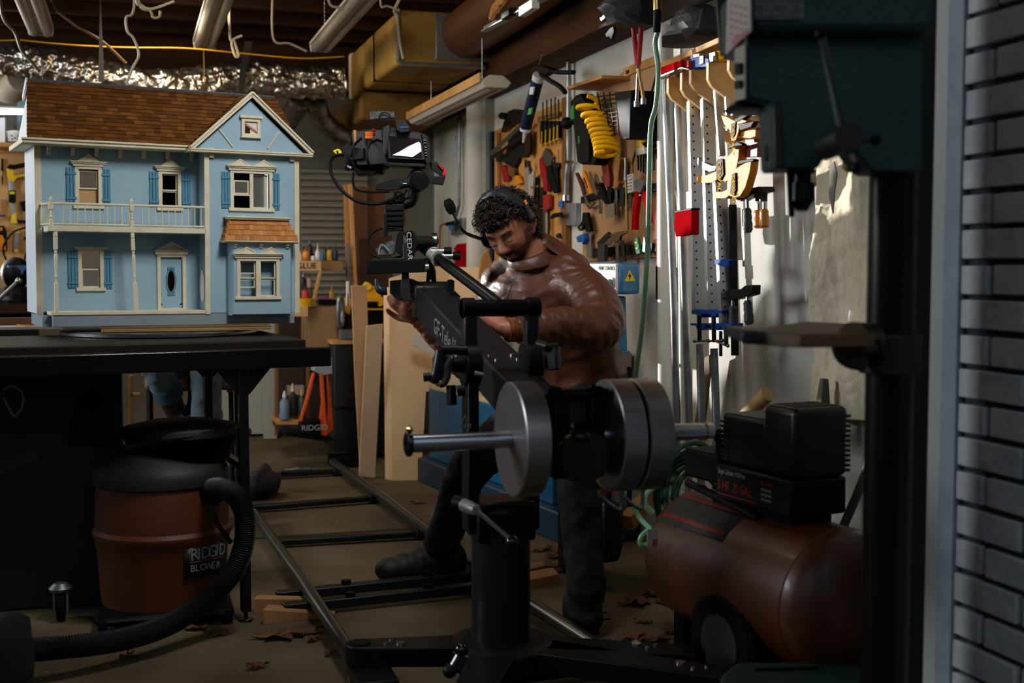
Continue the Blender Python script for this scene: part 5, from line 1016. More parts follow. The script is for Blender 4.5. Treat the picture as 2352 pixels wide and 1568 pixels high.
# orange folding stand
OM=mat('stand_orange','d4501a',.4)
oy=6.55
t=TY('folding_stand','orange and grey folding tool stand on the floor beside the glue rack','stand',[('top',mat('stand_grey','8b8f92',.5),[(733,822),(762,820),(764,858),(741,862),(720,852)],oy-.02,.12),('leg',OM,[(718,858),(724,856),(716,895),(694,968),(688,968),(702,920)],oy,.04),('leg',OM,[(735,860),(742,856),(747,920),(752,1000),(738,1000),(734,970),(740,925)],oy-.02,.05),('leg',OM,[(752,856),(758,856),(762,930),(767,985),(752,998),(756,930)],oy+.08,.04),('tray',KP,[(692,972),(735,962),(738,1002),(690,994)],oy-.03,.12),('foot',KP,[(655,990),(740,1000),(770,1012),(735,1012),(655,1000)],oy-.02,.2)])
p=P(692,989,Y=oy-.034); text('RIDGID',.042,MX.Translation(p)@MX.Rotation(pi/2,4,'X'),'lettering',mat('ridgid_white','a8a8a8',.5),t)
# dark tool cabinet with timber top and boxes on it
cy=6.75
t=thing('tool_cabinet','dark tool cabinet with a timber top under the mitre saw','cabinet',P(795,1040,Y=cy))
xa=P(768,900,Y=cy).x; xb=P(905,900,Y=cy).x; zc=P(800,790,Y=cy).z
MB().bb((xa,cy,.05),(xb,cy+.6,zc)).build('body',mat('cabinet_dark','10171a',.5),t,bevel=.004)
MB().bb((xa-.01,cy-.01,zc),(xb,cy+.6,zc+.02)).build('top',WOOD,t)
MB().bb((xa+.02,cy-.02,.3),(xb,cy-.005,zc-.2)).build('drawer',mat('cabinet_drawer','1a2124',.4),t); MB().bb((xa,cy-.03,.3),(xb,cy-.01,.33)).build('shelf',mat('cabinet_drawer','1a2124',.4),t)
MB().bb((P(762,1045,Y=6.55).x,6.5,.0),(P(830,1045,Y=6.55).x,6.7,.05)).build('plinth',KP,t)
zs=zc+.02
t=TY('mitre_saw','yellow and black mitre saw on the tool cabinet','saw',[('base',mat('dewalt_yellow','dd9f12',.4),[(787,685),(880,682),(882,700),(872,704),(870,692),(810,692),(803,722),(794,712)],cy+.1,.08),('body',KP,[(800,700),(880,696),(882,782),(800,785)],cy+.15,.2),('upper',mat('dewalt_yellow','dd9f12',.4),[(842,657),(870,656),(876,684),(840,685)],cy+.12,.06),('cap',mat('cap_yellow','f0c814',.4),[(836,655),(842,647),(852,652),(856,660),(845,668),(838,664)],cy+.11,.05),('trim',mat('dewalt_yellow','dd9f12',.4),R4(842,708,882,712),cy+.12,.02)])
a=P(782,716,Y=cy+.05); MB().tube([a+V((.055*0,.0,.0))+V((0.018*math.cos(k*pi/12),0.03*math.cos(k*pi/12),.085*math.sin(k*pi/12))) for k in range(24)],.012,8,closed=True).build('blade_guard',mat('guard_grey','777b7e',.35,.5),t)
TY('grey_box','grey plastic case on the cabinet below the saw blade','box',[('p',mat('case_grey','5a5d61',.5),R4(783,758,822,779),cy+.02,.1)])
for (x,y0,y1,lab) in ((799,646,702,'bright tube left of the nearest tall board'),(800,670,702,'short bright tube end left of the tall board')):
    TY('glass_tube',lab,'tube',[('p',mat('bright_tube','dcdcda',.3),R4(x-3,y0,x+3,y1),6.4,.02)])
# ------- lumber leaning against the rear right corner
def plank(name,label,a,b,w_,t_,mm,grp=None,up=(0,-1,0)):
    m=MB(); m.bar(a,b,w_,t_,up=up); return tag(m.build(name,mm,bevel=.002),label,'board',grp)
OSB=mat('brown_sheet','6a4020',.7,0,'573316',scale=6)
TY('sheet_board','tall brown sheet leaning in the rear right corner','board',[('p',OSB,[(800,428),(838,428),(852,760),(815,760)],7.35,.02)])
TY('sheet_board','second brown sheet right of the tall one, behind the gimbal','board',[('p',mat('brown_sheet2','7a4a26',.7,0,'643a1c',scale=6),[(842,430),(884,432),(890,760),(850,760)],7.4,.02)])
TY('sheet_board','dark brown sheet low behind the gimbal plates','board',[('p',mat('brown_sheet3','4a2c16',.7),[(824,548),(900,540),(905,790),(826,790)],7.2,.02)])
plank('lumber_strip','thin pine strip leaning left of the brown sheets',P(793,424,Y=7.2),P(812,1010,Y=6.9),.022,.04,mat('strip_pine','a5763e',.6))
plank('lumber_strip','lighter pine strip leaning next to the thin one',P(804,424,Y=7.15),P(832,1010,Y=6.85),.022,.04,mat('strip_pine2','c08c52',.6))
plank('lumber_strip','grey edged strip at the left of the leaning lumber',P(797,560,Y=7.05),P(803,760,Y=6.95),.014,.03,mat('strip_grey','b0a89c',.6))
LB=mat('light_board','cfa780',.6,0,'a5764c',scale=2.6,stretch=(1,1,.35)); 
TY('leaning_board','tall knotty plank leaning in the middle distance, left of the plywood sheets','board',[('p',LB,[(807,656),(843,655),(849,900),(865,1095),(828,1094),(815,860)],6.15,.02)])
TY('leaning_board','shorter pale plank with a sawn top leaning right of the knotty plank','board',[('p',mat('pale_plank','dcbb9b',.6,0,'cfa884',scale=2.6,stretch=(1,1,.3)),[(842,748),(880,744),(862,1098),(825,1095)],5.98,.022)])
# big birch sheets
def sheet(pts,nm,lab,mm,t_=.012):
    q=[V(p) for p in pts]; n=(q[1]-q[0]).cross(q[2]-q[0]).normalized(); return tag(MB().poly(q,n*t_).build(nm,mm,bevel=.001),lab,'sheet')
BP=mat('birch_sheet','dcbb90',.5,0,'c7a072',scale=2.4,stretch=(1,1,.4),bump=.03)
sheet([P(888,1118,Y=6.1),P(905,1120,Y=6.06),P(902,660,Y=6.3),P(884,660,Y=6.34)],'plywood_sheet','narrow birch sheet edge left of the large plywood sheet',BP)
sheet([P(901,1121,Y=6.05),P(966,1123,Y=6.03),P(978,900,Y=6.12),P(1120,890,Y=6.08),P(1150,630,Y=6.2),P(985,612,Y=6.25),P(893,640,Y=6.28)],'plywood_sheet','large birch plywood sheet leaning behind the jib arm, lit by a soft glow',BP)
TY('white_card','white card corner poking out over the large plywood sheet','card',[('p',mat('white_card','dcd9cc',.5),[(948,766),(972,768),(1030,800),(1030,835),(948,792)],5.95,.004)])
sheet([P(1000,612,Y=6.3),P(1160,615,Y=5.9),P(1160,750,Y=5.9),P(1000,750,Y=6.2)],'plywood_sheet','pale plywood sheet behind the man near his chest',BP)
TY('pine_offcut','pine offcut leaning by the white column near the man','board',[('p',WOOD,[(1105,590),(1120,572),(1130,600),(1122,640),(1100,640)],6.0,.02)])
# ================================================================ blue machine and control column on the right
BM=mat('machine_blue','0d5f8a',.35,.1,'0b567e',scale=2)
A_=P(985,1105,Z=0); B_=P(1330,1255,Z=0); d=(B_-A_).normalized(); nn=V((d.y,-d.x,0))
if nn.x<0: nn=-nn
zt=P(982,893,Y=A_.y).z
t=thing('machine_cabinet','big blue machine cabinet on a plinth between the plywood and the compressor','cabinet',(A_+B_)/2)
m=MB(); L=(B_-A_).length; Mx=fr(A_,d,nn); 
m=MB(Mx); m.bb((.0,0,.12),(L*.86,.42,zt)); m.build('body',BM,t,bevel=.006)
m=MB(Mx); m.bb((-.03,-.05,0),(L,.46,.12)); m.build('plinth',mat('plinth_blue','0a3148',.45),t,bevel=.008)
m=MB(Mx); m.bb((-.0,0.0,zt),(L*.86,.42,zt+.02)); m.build('top',mat('beige_metal','b5ab8c',.5),t,bevel=.003)
m=MB(Mx); m.bb((L*.72,-.003,zt-.3),(L*.78,0,zt-.2)); m.build('warning_sticker',mat('sticker_yellow','e6c010',.5),t)
m=MB(Mx); m.lathe([(.11,0),(.12,.05),(.11,.14),(.05,.17)],(.12,.15,zt+.02),n=24); m.build('polishing_drum',mat('beige_metal2','c8bd9d',.5),t)
m=MB(Mx); m.tube([(.1,.02,zt+.02),(.1,.0,zt+.16),(.2,.0,zt+.2)],.018,12); m.build('brass_arm',BRASS,t)
# column with control box
cy=4.22
t=thing('control_column','blue machine column with a white MAIN CONTROL panel behind the man','machine',P(1420,905,Y=cy))
cb=mat('column_blue','1c6590',.4); 
m=MB(); m.poly([P(1372,680,Y=cy+.05),P(1438,680,Y=cy+.05),P(1442,806,Y=cy+.05),P(1372,806,Y=cy+.05)],(0,.12,0)); m.build('column',cb,t,bevel=.006)
m=MB(); m.poly([P(1360,806,Y=cy),P(1449,806,Y=cy),P(1449,812,Y=cy),P(1360,812,Y=cy)],(0,.2,0)); m.build('column_foot',cb,t,bevel=.003)
e0=P(1424,604,Y=cy); e1=P(1424,676,Y=cy); ex=e0.x; yb=P(1352,640,X=ex).y; xr=P(1471,640,Y=cy).x
m=MB(); m.bb((ex,cy,e1.z),(xr,yb,e0.z)); m.build('box',mat('box_blue','2b6f98',.35),t,bevel=.012)
m=MB(); m.bb((ex-.012,cy+.012,e1.z+.002),(ex+.001,yb-.004,e0.z-.002)); m.build('front_panel',mat('panel_white','d8d6cf',.4),t,bevel=.004)
xw=ex-.012
for x,mm in ((1388,mat('btn_red','c05040',.4)),(1408,mat('btn_green','4a8a74',.4))): c=P(x,649,X=xw); MB().cyl(c,c+V((-.022,0,0)),.014).build('button',mm,t); MB().cyl(c,c+V((-.008,0,0)),.02).build('bezel',GALV,t)
for x,y in ((1418,610),(1418,669)): c=P(x,y,X=xw); MB().cyl(c,c+V((-.003,0,0)),.004).build('screw',KP,t)
text('MAIN CONTROL',.022,MX.Translation(P(1375,620,X=xw-.001))@MX.Rotation(-pi/2,4,'Z')@MX.Rotation(pi/2,4,'X'),'lettering',mat('ink2','3a3a3a',.7),t)
q=[P(1434,646,Y=cy-.001),P(1459,645,Y=cy-.001),P(1446,620,Y=cy-.001)]; MB().poly(q,(0,-.002,0)).build('warning_triangle',mat('sticker_yellow','e6c010',.5),t)
q=[P(1448,626,Y=cy-.003),P(1443,635,Y=cy-.003),P(1446.5,635,Y=cy-.003),P(1445,642,Y=cy-.003),P(1450,632,Y=cy-.003),P(1446.5,632,Y=cy-.003)]; MB().poly(q,(0,-.002,0)).build('bolt_symbol',KP,t)
m=MB(); m.bb((1.66,4.55,.0),(1.88,4.95,P(1430,845,Y=4.5).z)); tag(m.build('concrete_block',mat('cream_block','7c7768',.7)),'grey cream block bench behind the man, below the control column','block')
m=MB(); m.bb((1.645,4.53,P(1430,845,Y=4.5).z),(1.89,4.97,P(1430,812,Y=4.5).z)); tag(m.build('bench_slab',mat('cream_slab','b5aa8e',.6),bevel=.004),'cream slab topping the grey block behind the man','slab')
# ================================================================ dolly track
RAILM=mat('rail_steel','5e5f5e',.3,.9,bump=.02); SLP=mat('sleeper_black','0f1413',.45,.3)
zr_=.055
rail_pts=[[(583,1178),(640,1258),(695,1335),(792,1482),(860,1590)],[(765,1061),(890,1150),(1027,1252),(1215,1383),(1418,1514),(1530,1592)]]
tk=thing('dolly_track','black and steel dolly track crossing the floor under the jib','camera track',(.8,4.6,0))
RL=[]
for q in rail_pts:
    pp=[P(x,y,Z=zr_) for x,y in q]; RL.append(pp); MB().tube(pp,.0205,16).build('rail',RAILM,tk)
    m=MB(); m.tube([p-V((0,0,.016)) for p in pp],.012,8); m.build('rail_web',SLP,tk)
def onrail(k,y):
    pp=RL[k]
    for i in range(len(pp)-1):
        a,b=pp[i],pp[i+1]
        if min(a.y,b.y)<=y<=max(a.y,b.y): return a.lerp(b,(y-a.y)/(b.y-a.y))
    return pp[0] if y>pp[0].y else pp[-1]
for (xa,ya,xb,yb) in ((640,1092,770,1083),(583,1167,852,1145),(583,1249,960,1226)):
    y1=P(xa,ya,Z=.02).y; y2=P(xb,yb,Z=.02).y; a=onrail(0,y1); b=onrail(1,y2); a=V((min(a.x,.49),y1,.022)); b=V((b.x,y2,.022)); m=MB(); m.bar(a,b,.045,.022); m.build('sleeper',SLP,tk,bevel=.004)
    m=MB(); m.bb((b.x-.02,b.y-.03,0),(b.x+.02,b.y+.03,.04)); m.build('rail_clamp',SLP,tk,bevel=.004)
for (xa,ya,xb,yb) in ((635,1368,1110,1318),(650,1396,1110,1347)):
    a=P(xa,ya,Z=.03); b=P(xb,yb,Z=.03); b=a+(b-a)*1.15; m=MB(); m.bar(a,b,.04,.03); m.build('sleeper',SLP,tk,bevel=.004)
    for k in (.28,.62): c=a.lerp(b,k); m=MB(); m.cyl(c+V((0,0,.015)),c+V((0,0,.028)),.016); m.build('knob',KP,tk)
for (xa,ya,xb,yb) in ((1120,1560,1700,1490),):
    a=P(xa,ya,Z=.03); b=P(xb-80,yb+10,Z=.03); m=MB(); m.bar(a,b,.04,.03); m.build('sleeper',SLP,tk,bevel=.004)

# ================================================================ jib crane
N=P(1243,907,D=2.88); Fp=P(992,657,D=4.03)
PX=.872; PY=2.93
jb=thing('jib_crane','dark telescopic camera jib with steel counterweights on a round column','camera crane',(PX,PY,0))
JB_=mat('jib_charcoal','1b1d20',.42,.25,bump=.03,bscale=200); JG=mat('jib_olive','2c2d27',.4,.4)
ad=(Fp-N).normalized(); arx=V((ad.y,-ad.x,0)).normalized(); arz=arx.cross(ad)
if arz.z<0: arz=-arz
AW=.108;AH=.10
AM=fr(N-arz*AH/2,arx,ad); L=(Fp-N).length
m=MB(AM); m.box((0,L/2-.02,0),(AW,L+.1,AH)); m.build('boom',JB_,jb,bevel=.006,seg=3)
m=MB(AM); 
for s_ in (-1,1): m.box((s_*AW*.36,L/2,AH/2+.0005),(.002,L,.001))
m.build('boom_groove',K,jb)
m=MB(AM); m.box((0,L+.0,0),(AW+.012,.05,AH+.012)); m.build('end_frame',JG,jb,bevel=.008,seg=3)
m=MB(AM); m.box((.02,L+.06,.02),(.12,.09,.05)); m.build('head_plate',JG,jb,bevel=.004)
m=MB(AM)
for x_,y_ in ((-.03,.36),(.03,.36),(-.022,.32),(.035,.32),(0,.05),(.03,.0),(-.03,L-.02),(.02,L-.02),(-.02,L+.02),(.03,L+.02)): m.cyl((x_,y_,AH/2),(x_,y_,AH/2+.003),.006,n=10)
m.build('bolts',CHROME,jb)
LW_=mat('jib_lettering','8d8f92',.5)
tm=AM@MX(((0,0,-1,-AW/2-.0005),(-1,0,0,0),(0,1,0,0),(0,0,0,1)))
p=AM.inverted()@P(998,742,X=(AM@V((-AW/2,L*.8,0))).x)
text('GF-Tele Jib',.070,AM@MX.Translation((-AW/2-.001,p.y,-.028))@MX(((0,0,-1,0),(-1,0,0,0),(0,1,0,0),(0,0,0,1))),'lettering',LW_,jb,sx=1.0)
# upper levelling tube
a=P(985,577,D=4.1); b=P(1135,690,D=3.75); b2=a+(b-a)*1.25
m=MB(); m.tube([a,b2],.0185,20); m.build('levelling_tube',mat('carbon_tube','191b1d',.3,.3),jb)
m=MB(); m.tube([a.lerp(b,.07),a.lerp(b,.16)],.027,20); m.build('tube_collar',mat('pale_collar','b8b6b0',.4),jb)
m=MB(); m.tube([a+(a-b)*.12,a],.02,16); m.build('tube_socket',JG,jb)
for px,py in ((1022,577),(1042,588)): c=P(px,py,D=4.05); m=MB(); m.tube([c,c+RT*.0-RT*.045],.010,12); m.build('knob_stem',ALU,jb); m=MB(); m.tube([c-RT*.002,c+RT*.022],.014,12); m.build('knob',KP,jb)
# pivot fork, hubs and top handle
pc=P(1147,835,Y=PY); pz=pc.z
for s_,nm in ((-1,'l'),(1,'r')):
    x_=PX+s_*.078
    m=MB(); m.bb((x_-.014,PY-.035,.42),(x_+.014,PY+.035,pz)); m.build('fork_plate',K,jb,bevel=.006)
    m=MB(); m.cyl((x_-.02,PY,pz),(x_+.02,PY,pz),.055,n=32); m.build('pivot_hub',K,jb,bevel=.005)
    m=MB(); m.tube([(x_+s_*.02,PY,pz),(x_+s_*.05,PY,pz)],[.02,.016],16); m.build('pivot_boss',KP,jb)
    xh=PX+s_*.079
    m=MB(); m.bb((xh-.017,PY-.018,pz),(xh+.017,PY+.018,P(1150,700,Y=PY).z)); m.build('handle_post',JG,jb,bevel=.005)
hz=P(1150,707,Y=PY).z
m=MB(); m.cyl((PX-.10,PY,hz),(PX+.10,PY,hz),.021,n=24); m.build('handle_bar',mat('handle_black','0b0c0d',.25,.2),jb)
for s_ in (-1,1): m=MB(); m.cyl((PX+s_*.065,PY,hz),(PX+s_*.10,PY,hz),.026,n=24); m.build('handle_end',KP,jb,bevel=.003)
m=MB(); m.bb((PX-.074,PY-.06,.40),(PX+.074,PY+.06,.5)); m.build('yoke',K,jb,bevel=.008)
# side brake lever and lock knobs left of the pivot
def jp(x,y,D=3.0): return P(x,y,D=D)
m=MB(); m.tube([jp(1072,805),jp(1045,803),jp(1015,803)],.012,12); m.build('brake_arm',K,jb)
m=MB(); m.tube(smoothpts([jp(1013,805),jp(1006,845),jp(994,880)],4),[.014]*5+[.012]*3+[.008],12); m.build('brake_lever',mat('lever_blue','101c26',.35),jb)
m=MB(); m.tube([jp(973,866),jp(1020,864)],.008,10); m.tube([jp(973,866),jp(988,865)],.011,10); m.build('lock_screw',K,jb)
m=MB(); m.tube(smoothpts([jp(1036,822),jp(1026,840),jp(1026,862),jp(1018,878),jp(1010,880)],5),.011,10); m.build('brake_strap',mat('aged_steel','6e6a5f',.35,.9),jb)
m=MB(); m.bar(jp(1036,884),jp(1038,930),.018,.022); m.build('wing_knob',KP,jb,bevel=.003)
m=MB(); m.tube([jp(1050,898),jp(1068,896)],.014,14); m.build('knob_stem',K,jb)
m=MB(); m.tube([jp(1090,858,2.95),jp(1111,860,2.95)],[.008,.005],10); m.build('pin',STEEL,jb)
m=MB(); m.tube([jp(1252,797),jp(1282,797)],.011,12); m.build('pivot_boss',K,jb); m=MB(); m.bar(jp(1270,797),jp(1274,850),.02,.03); m.build('brake_lever',mat('lever_blue','101c26',.35),jb,bevel=.004)
m=MB(); m.tube([jp(1230,790),jp(1252,796)],.013,12); m.build('lock_screw',STEEL,jb)
# logo plate (diamond outline with letters) on the left fork
lg=P(1068,978,Y=PY-.038); m=MB(); o=[lg+V((0,0,.028)),lg+V((.012,0,0)),lg+V((0,0,-.028)),lg+V((-.012,0,0))]; i_=[lg+(q_-lg)*.82 for q_ in o]; m.ring(o,i_,(0,-.0008,0)); m.build('emblem',LW_,jb)
text('GFM',.014,MX.Translation(lg+V((-.012,-.0004,-.004)))@MX.Rotation(pi/2,4,'X'),'lettering',LW_,jb)
# column
zt=P(1147,1165,Y=PY).z; CG=mat('column_grey','1b2122',.35,.35,bump=.03,bscale=300)
m=MB(); m.lathe([(.0735,.07),(.0735,zt-.05)],(PX,PY,0),n=48); m.build('column',CG,jb)
m=MB(); m.lathe([(.079,zt-.05),(.081,zt-.04),(.081,zt),(.06,zt+.01)],(PX,PY,0),n=48); m.build('column_collar',K,jb)
m=MB(); m.lathe([(.045,zt),(.045,.42)],(PX,PY,0),n=32); m.build('inner_post',K,jb)
m=MB()
for k in range(10): th=k*2*pi/10; m.bar((PX+.0738*math.cos(th),PY+.0738*math.sin(th),.09),(PX+.0738*math.cos(th),PY+.0738*math.sin(th),.13),.004,.004)
m.build('column_slots',KP,jb)
m=MB(); m.cyl(jp(1045,1152,2.95),jp(1075,1160,2.93),.018,n=18); m.build('clamp_bolt',K,jb)
m=MB(); m.tube([jp(1068,1160,2.93),jp(1082,1166,2.88),jp(1094,1172,2.85)],[.017,.015,.011],16); m.build('lever_boss',ALU,jb)
m=MB(); m.tube([jp(1097,1174,2.85),jp(1172,1238,2.8)],.0055,10); m.build('lever_rod',STEEL,jb)
m=MB(); m.ball(jp(1176,1244,2.8),.015,16); m.build('lever_ball',mat('gloss_ball','060606',.1,coat=.5),jb)
# base arms riding on the rails
GB=mat('gloss_ball','060606',.1,coat=.5)
def barm(e,h,nm='base_arm'):
    e=V(e); c=V((PX,PY,h)); d=(e-c).normalized(); n_=V((-d.y,d.x,0)); w=.038; m=MB(); L_=(e-c).length
    pts=[c+n_*w*1.6,c+d*(L_)+n_*w]+[e+d*w*math.sin(k*pi/8)+n_*w*math.cos(k*pi/8) for k in range(1,8)]+[c+d*L_-n_*w,c-n_*w*1.6]
    m.poly(pts,(0,0,-.05)); m.build(nm,K,jb,bevel=.004)
    m=MB(); m.cyl(e+V((0,0,.0005)),e+V((0,0,.003)),.026,n=24); m.build('socket',KP,jb)
    for k in (.72,.78,.82): q_=c+d*L_*k+n_*(.012 if k!=.78 else -.01)*1.2; m=MB(); m.cyl(q_,q_+V((0,0,.004)),.006 if k!=.72 else .012,n=14); m.build('bolt',CHROME,jb)
eL=P(828,1476,Z=.15); eR=P(1585,1508,Z=.12); hb=.14
barm((eL.x,eL.y,.15),.14); barm((eR.x,eR.y,.14),.14); barm((.62,2.42,.14),.14); barm((1.35,2.5,.14),.14)
m=MB(); m.lathe([(.13,.08),(.14,.09),(.14,.135),(.12,.145),(.09,.15)],(PX,PY,0),n=40); m.build('base_hub',K,jb,bevel=.003)
for e in (eL,eR):
    r_=onrail(0 if e is eL else 1,e.y-.1)
    bx=r_.x; by=e.y-.05
    m=MB(); m.bb((bx-.05,by-.1,.075),(bx+.05,by+.06,.1)); m.build('bogie',K,jb,bevel=.004)
    for s_ in (-1,1):
        for yy in (by-.08,by+.04): m=MB(); m.cyl((bx+s_*.036-.012,yy,.062),(bx+s_*.036+.012,yy,.062),.028,n=24); m.build('wheel',GB,jb,bevel=.004)
k0=jp(1033,1540,2.85);k1=jp(1060,1492,2.85); m=MB(); m.tube([k0,k1],.007,10); m.build('lever_rod',STEEL,jb); m=MB(); m.ball(k1,.0165,16); m.build('lever_ball',GB,jb); m=MB(); m.ball(k0,.017,14); m.build('lever_boss',K,jb)
# counterweights
WY=P(1190,1008,D=2.74).y; wz=P(1190,1008,Y=WY).z
wx=lambda px: P(px,1005,Y=WY).x
CWM=mat('weight_steel','b5b0b2',.34,.95,bump=.02,bscale=400); CWF=mat('weight_face','4c483f',.5,.6)
def weight(x0,x1,r=.127):
    m=MB(); m.lathe([(.02,0),(r-.004,0),(r,.003),(r,x1-x0-.003),(r-.004,x1-x0),(.02,x1-x0)],(x0,WY,wz),(1,0,0),n=72); m.build('counterweight',CWM,jb)
weight(wx(1171),wx(1228)); weight(wx(1388),wx(1440)); weight(wx(1446),wx(1500))
m=MB(); m.cyl((wx(938),WY,wz),(wx(1634),WY,wz),.0195,n=28); m.build('weight_shaft',mat('shaft_steel','c4c8d0',.28,1),jb)
m=MB(); m.lathe([(.02,0),(.028,.004),(.028,.012),(.02,.016)],(wx(930),WY,wz),(1,0,0),n=28); m.build('shaft_end',mat('dark_chrome','3a3d42',.2,1),jb)
m=MB(); m.tube(smoothpts([(wx(940),WY,wz+.03),(wx(938),WY-.01,wz+.036),(wx(944),WY,wz+.03)],3),.006,8); m.build('retaining_pin',BRASS,jb)
m=MB(); m.cyl((wx(1616),WY,wz),(wx(1620),WY,wz),.021,n=28); m.build('shaft_ring',BRASS,jb)
# rear bracket holding the shaft and the trim knob
bx=(wx(1240)+wx(1375))/2
m=MB(); m.bb((wx(1262),WY-.03,wz-.09),(wx(1300),WY+.08,wz+.10)); m.bb((wx(1345),WY-.03,wz-.09),(wx(1380),WY+.08,wz+.10)); m.build('rear_bracket',K,jb,bevel=.006)
m=MB(); m.bb((wx(1296),WY-.0,wz+.03),(wx(1350),WY+.1,wz+.085)); m.build('bracket_plate',mat('olive_plate','3a3c38',.4,.5),jb,bevel=.003)
m=MB(); m.cyl((wx(1255),WY-.02,wz+.097),(wx(1385),WY-.02,wz+.097),.013,n=16); m.build('clamp_bar',K,jb)
for x in (1270,1362): c=V((wx(x),WY-.035,wz+.105)); m=MB(); m.ball(c,(.016,.012,.012),10); m.ball(c+V((.014,0,-.008)),(.008,.008,.014),8); m.ball(c+V((-.014,0,.008)),(.01,.008,.008),8); m.build('wing_knob',KP,jb)
kc=P(1334,1045,Y=WY-.07); m=MB(); m.lathe([(.05,0),(.058,.006),(.060,.02),(.056,.03),(.02,.034)],kc,(0,-1,0),n=40); m.build('trim_wheel',mat('wheel_black','0c0e10',.3),jb)
m=MB(); m.ball(kc+V((-.008,-.035,.045)),(.02,.012,.012),12); m.build('wheel_grip',mat('wheel_black','0c0e10',.3),jb)
# hanging loops under the discs
for x in (1392,1440):
    m=MB(); m.tube(smoothpts([(wx(x-22),WY-.02,wz-.12),(wx(x-18),WY-.02,wz-.135),(wx(x+18),WY-.02,wz-.165),(wx(x+28),WY-.02,wz-.16),(wx(x+30),WY-.02,wz-.12)],5),.0045,8); m.build('hook_loop',STEEL,jb)
    m=MB(); m.tube([(wx(x+14),WY+.02,wz-.12),(wx(x+14),WY+.02,wz-.17)],.007,8); m.build('hook_post',mat('dark_chrome','3a3d42',.2,1),jb)
# front tilt frame: two side plates
def plate(px,D,t_,mm,nm,par,dirv=None):
    d=dirv or V((FW.x,FW.y,0)).normalized(); return MB().poly([P(x,y,D=D) for x,y in px],d*t_).build(nm,mm,par,bevel=.002)
plate([(925,560),(932,555),(938,562),(936,600),(940,650),(946,690),(930,692),(918,680),(922,640),(926,600)],4.0,.02,JG,'tilt_plate',jb)
plate([(982,600),(992,600),(1000,620),(1002,650),(996,652),(988,640),(984,655),(978,654)],4.15,.02,JG,'tilt_plate',jb)
plate([(895,645),(940,640),(960,648),(955,690),(915,690),(895,672)],4.05,.08,JG,'tilt_block',jb)
m=MB(); m.tube([P(927,553,D=4.02),P(1000,553,D=4.12)],.017,18); m.build('tilt_axle',JG,jb)
m=MB(); m.tube([P(992,553,D=4.12),P(1004,553,D=4.12)],.026,18); m.build('axle_cap',STEEL,jb)
m=MB(); m.tube([P(976,612,D=4.02),P(985,612,D=4.02)],.010,12); m.build('lock_pin',ALU,jb)
plate([(1027,643),(1035,641),(1043,645),(1042,672),(1034,675),(1026,668)],3.95,.03,KP,'stop_block',jb)
plate([(1032,672),(1044,668),(1058,682),(1050,686)],3.9,.03,KP,'stop_foot',jb)
# ================================================================ camera and gimbal
cg=thing('camera_gimbal','black remote head and gimbal carrying the camera at the end of the jib','gimbal',P(905,625,D=4.05))
KD=mat('gimbal_black','050607',.42,.1,spec=.4)
plate([(841,600),(976,597),(975,625),(841,630)],3.98,.14,KP,'base_plate',cg)
plate([(855,594),(978,590),(978,597),(855,600)],4.0,.13,JG,'base_cover',cg)
m=MB(); m.cyl(P(938,592,D=4.05),P(938,585,D=4.05),.022); m.build('base_stud',STEEL,cg)
plate([(908,548),(915,532),(952,530),(958,560),(950,588),(925,590),(905,575)],4.02,.1,KD,'control_box',cg)
plate([(862,574),(872,560),(900,552),(912,556),(905,585),(870,586)],4.06,.06,mat('dark_board','1c2022',.5,0,'5f6466',scale=60),'circuit_board',cg)
plate([(934,529),(948,529),(948,551),(936,550)],3.995,.004,KP,'name_band',cg)
LT=mat('band_white','cfd2d4',.5)
def ctext(s,px,py,D,size,mm,par,rot=0,sx=1):
    o=P(px,py,D=D); x=RT*math.cos(rot)-V((0,0,1))*math.sin(rot); y=RT*math.sin(rot)+V((0,0,1))*math.cos(rot); return text(s,size,fr(o,x,y),'lettering',mm,par,sx=sx)
ctext('CEDAR',934,532,3.985,.021,LT,cg,rot=pi/2*.97,sx=1.35)
plate([(884,470),(927,468),(930,505),(925,530),(888,532),(882,505)],4.05,.09,KD,'pan_motor',cg)
plate([(880,492),(888,490),(890,540),(884,545),(880,540)],4.03,.02,K,'pan_bracket',cg)
for y in (480,492,504,516): plate([(888,y),(926,y-1),(926,y+3),(888,y+4)],4.045,.01,KP,'cooling_fin',cg)
m=MB(); m.tube(smoothpts([P(888,470,D=4.08),P(920,470,D=4.08),P(945,462,D=4.08),P(952,440,D=4.08),P(956,420,D=4.1)],5),.019,16); m.build('roll_arm',KD,cg)
m=MB(); m.tube([P(962,416,D=4.04),P(958,412,D=4.16)],[.034,.036],28); m.build('roll_motor',KD,cg,bevel=.003)
m=MB(); m.tube([P(968,418,D=4.02),P(966,417,D=4.05)],[.026,.030],28); m.build('motor_cap',mat('cap_black','14171a',.3),cg)
plate([(860,425),(900,412),(945,408),(945,430),(900,438),(862,436)],4.08,.09,KD,'gimbal_deck',cg)
plate([(918,414),(942,412),(942,426),(920,428)],4.07,.004,mat('deck_grey','2a2f31',.3,.4),'display',cg)
m=MB(); c=P(930,421,D=4.068); m.box(c,(.012,.002,.008),fr((0,0,0),RT,(0,0,1)).to_3x3()); m.build('display_text',mat('display_white','d8dcdc',.5,emit=.4),cg)
plate([(978,404),(1022,404),(1016,424),(982,420)],4.06,.05,KD,'counter_arm',cg)
plate([(986,368),(1003,372),(1024,390),(1022,406),(1012,404),(990,388)],4.1,.03,KD,'side_arm',cg)
RG=mat('red_trim','d8161c',.35,emit=.25)
plate([(1004,376),(1008,378),(1020,388),(1016,390)],4.09,.03,RG,'red_trim',cg); plate([(1020,387),(1025,391),(1021,404),(1016,402)],4.085,.03,RG,'red_trim',cg)
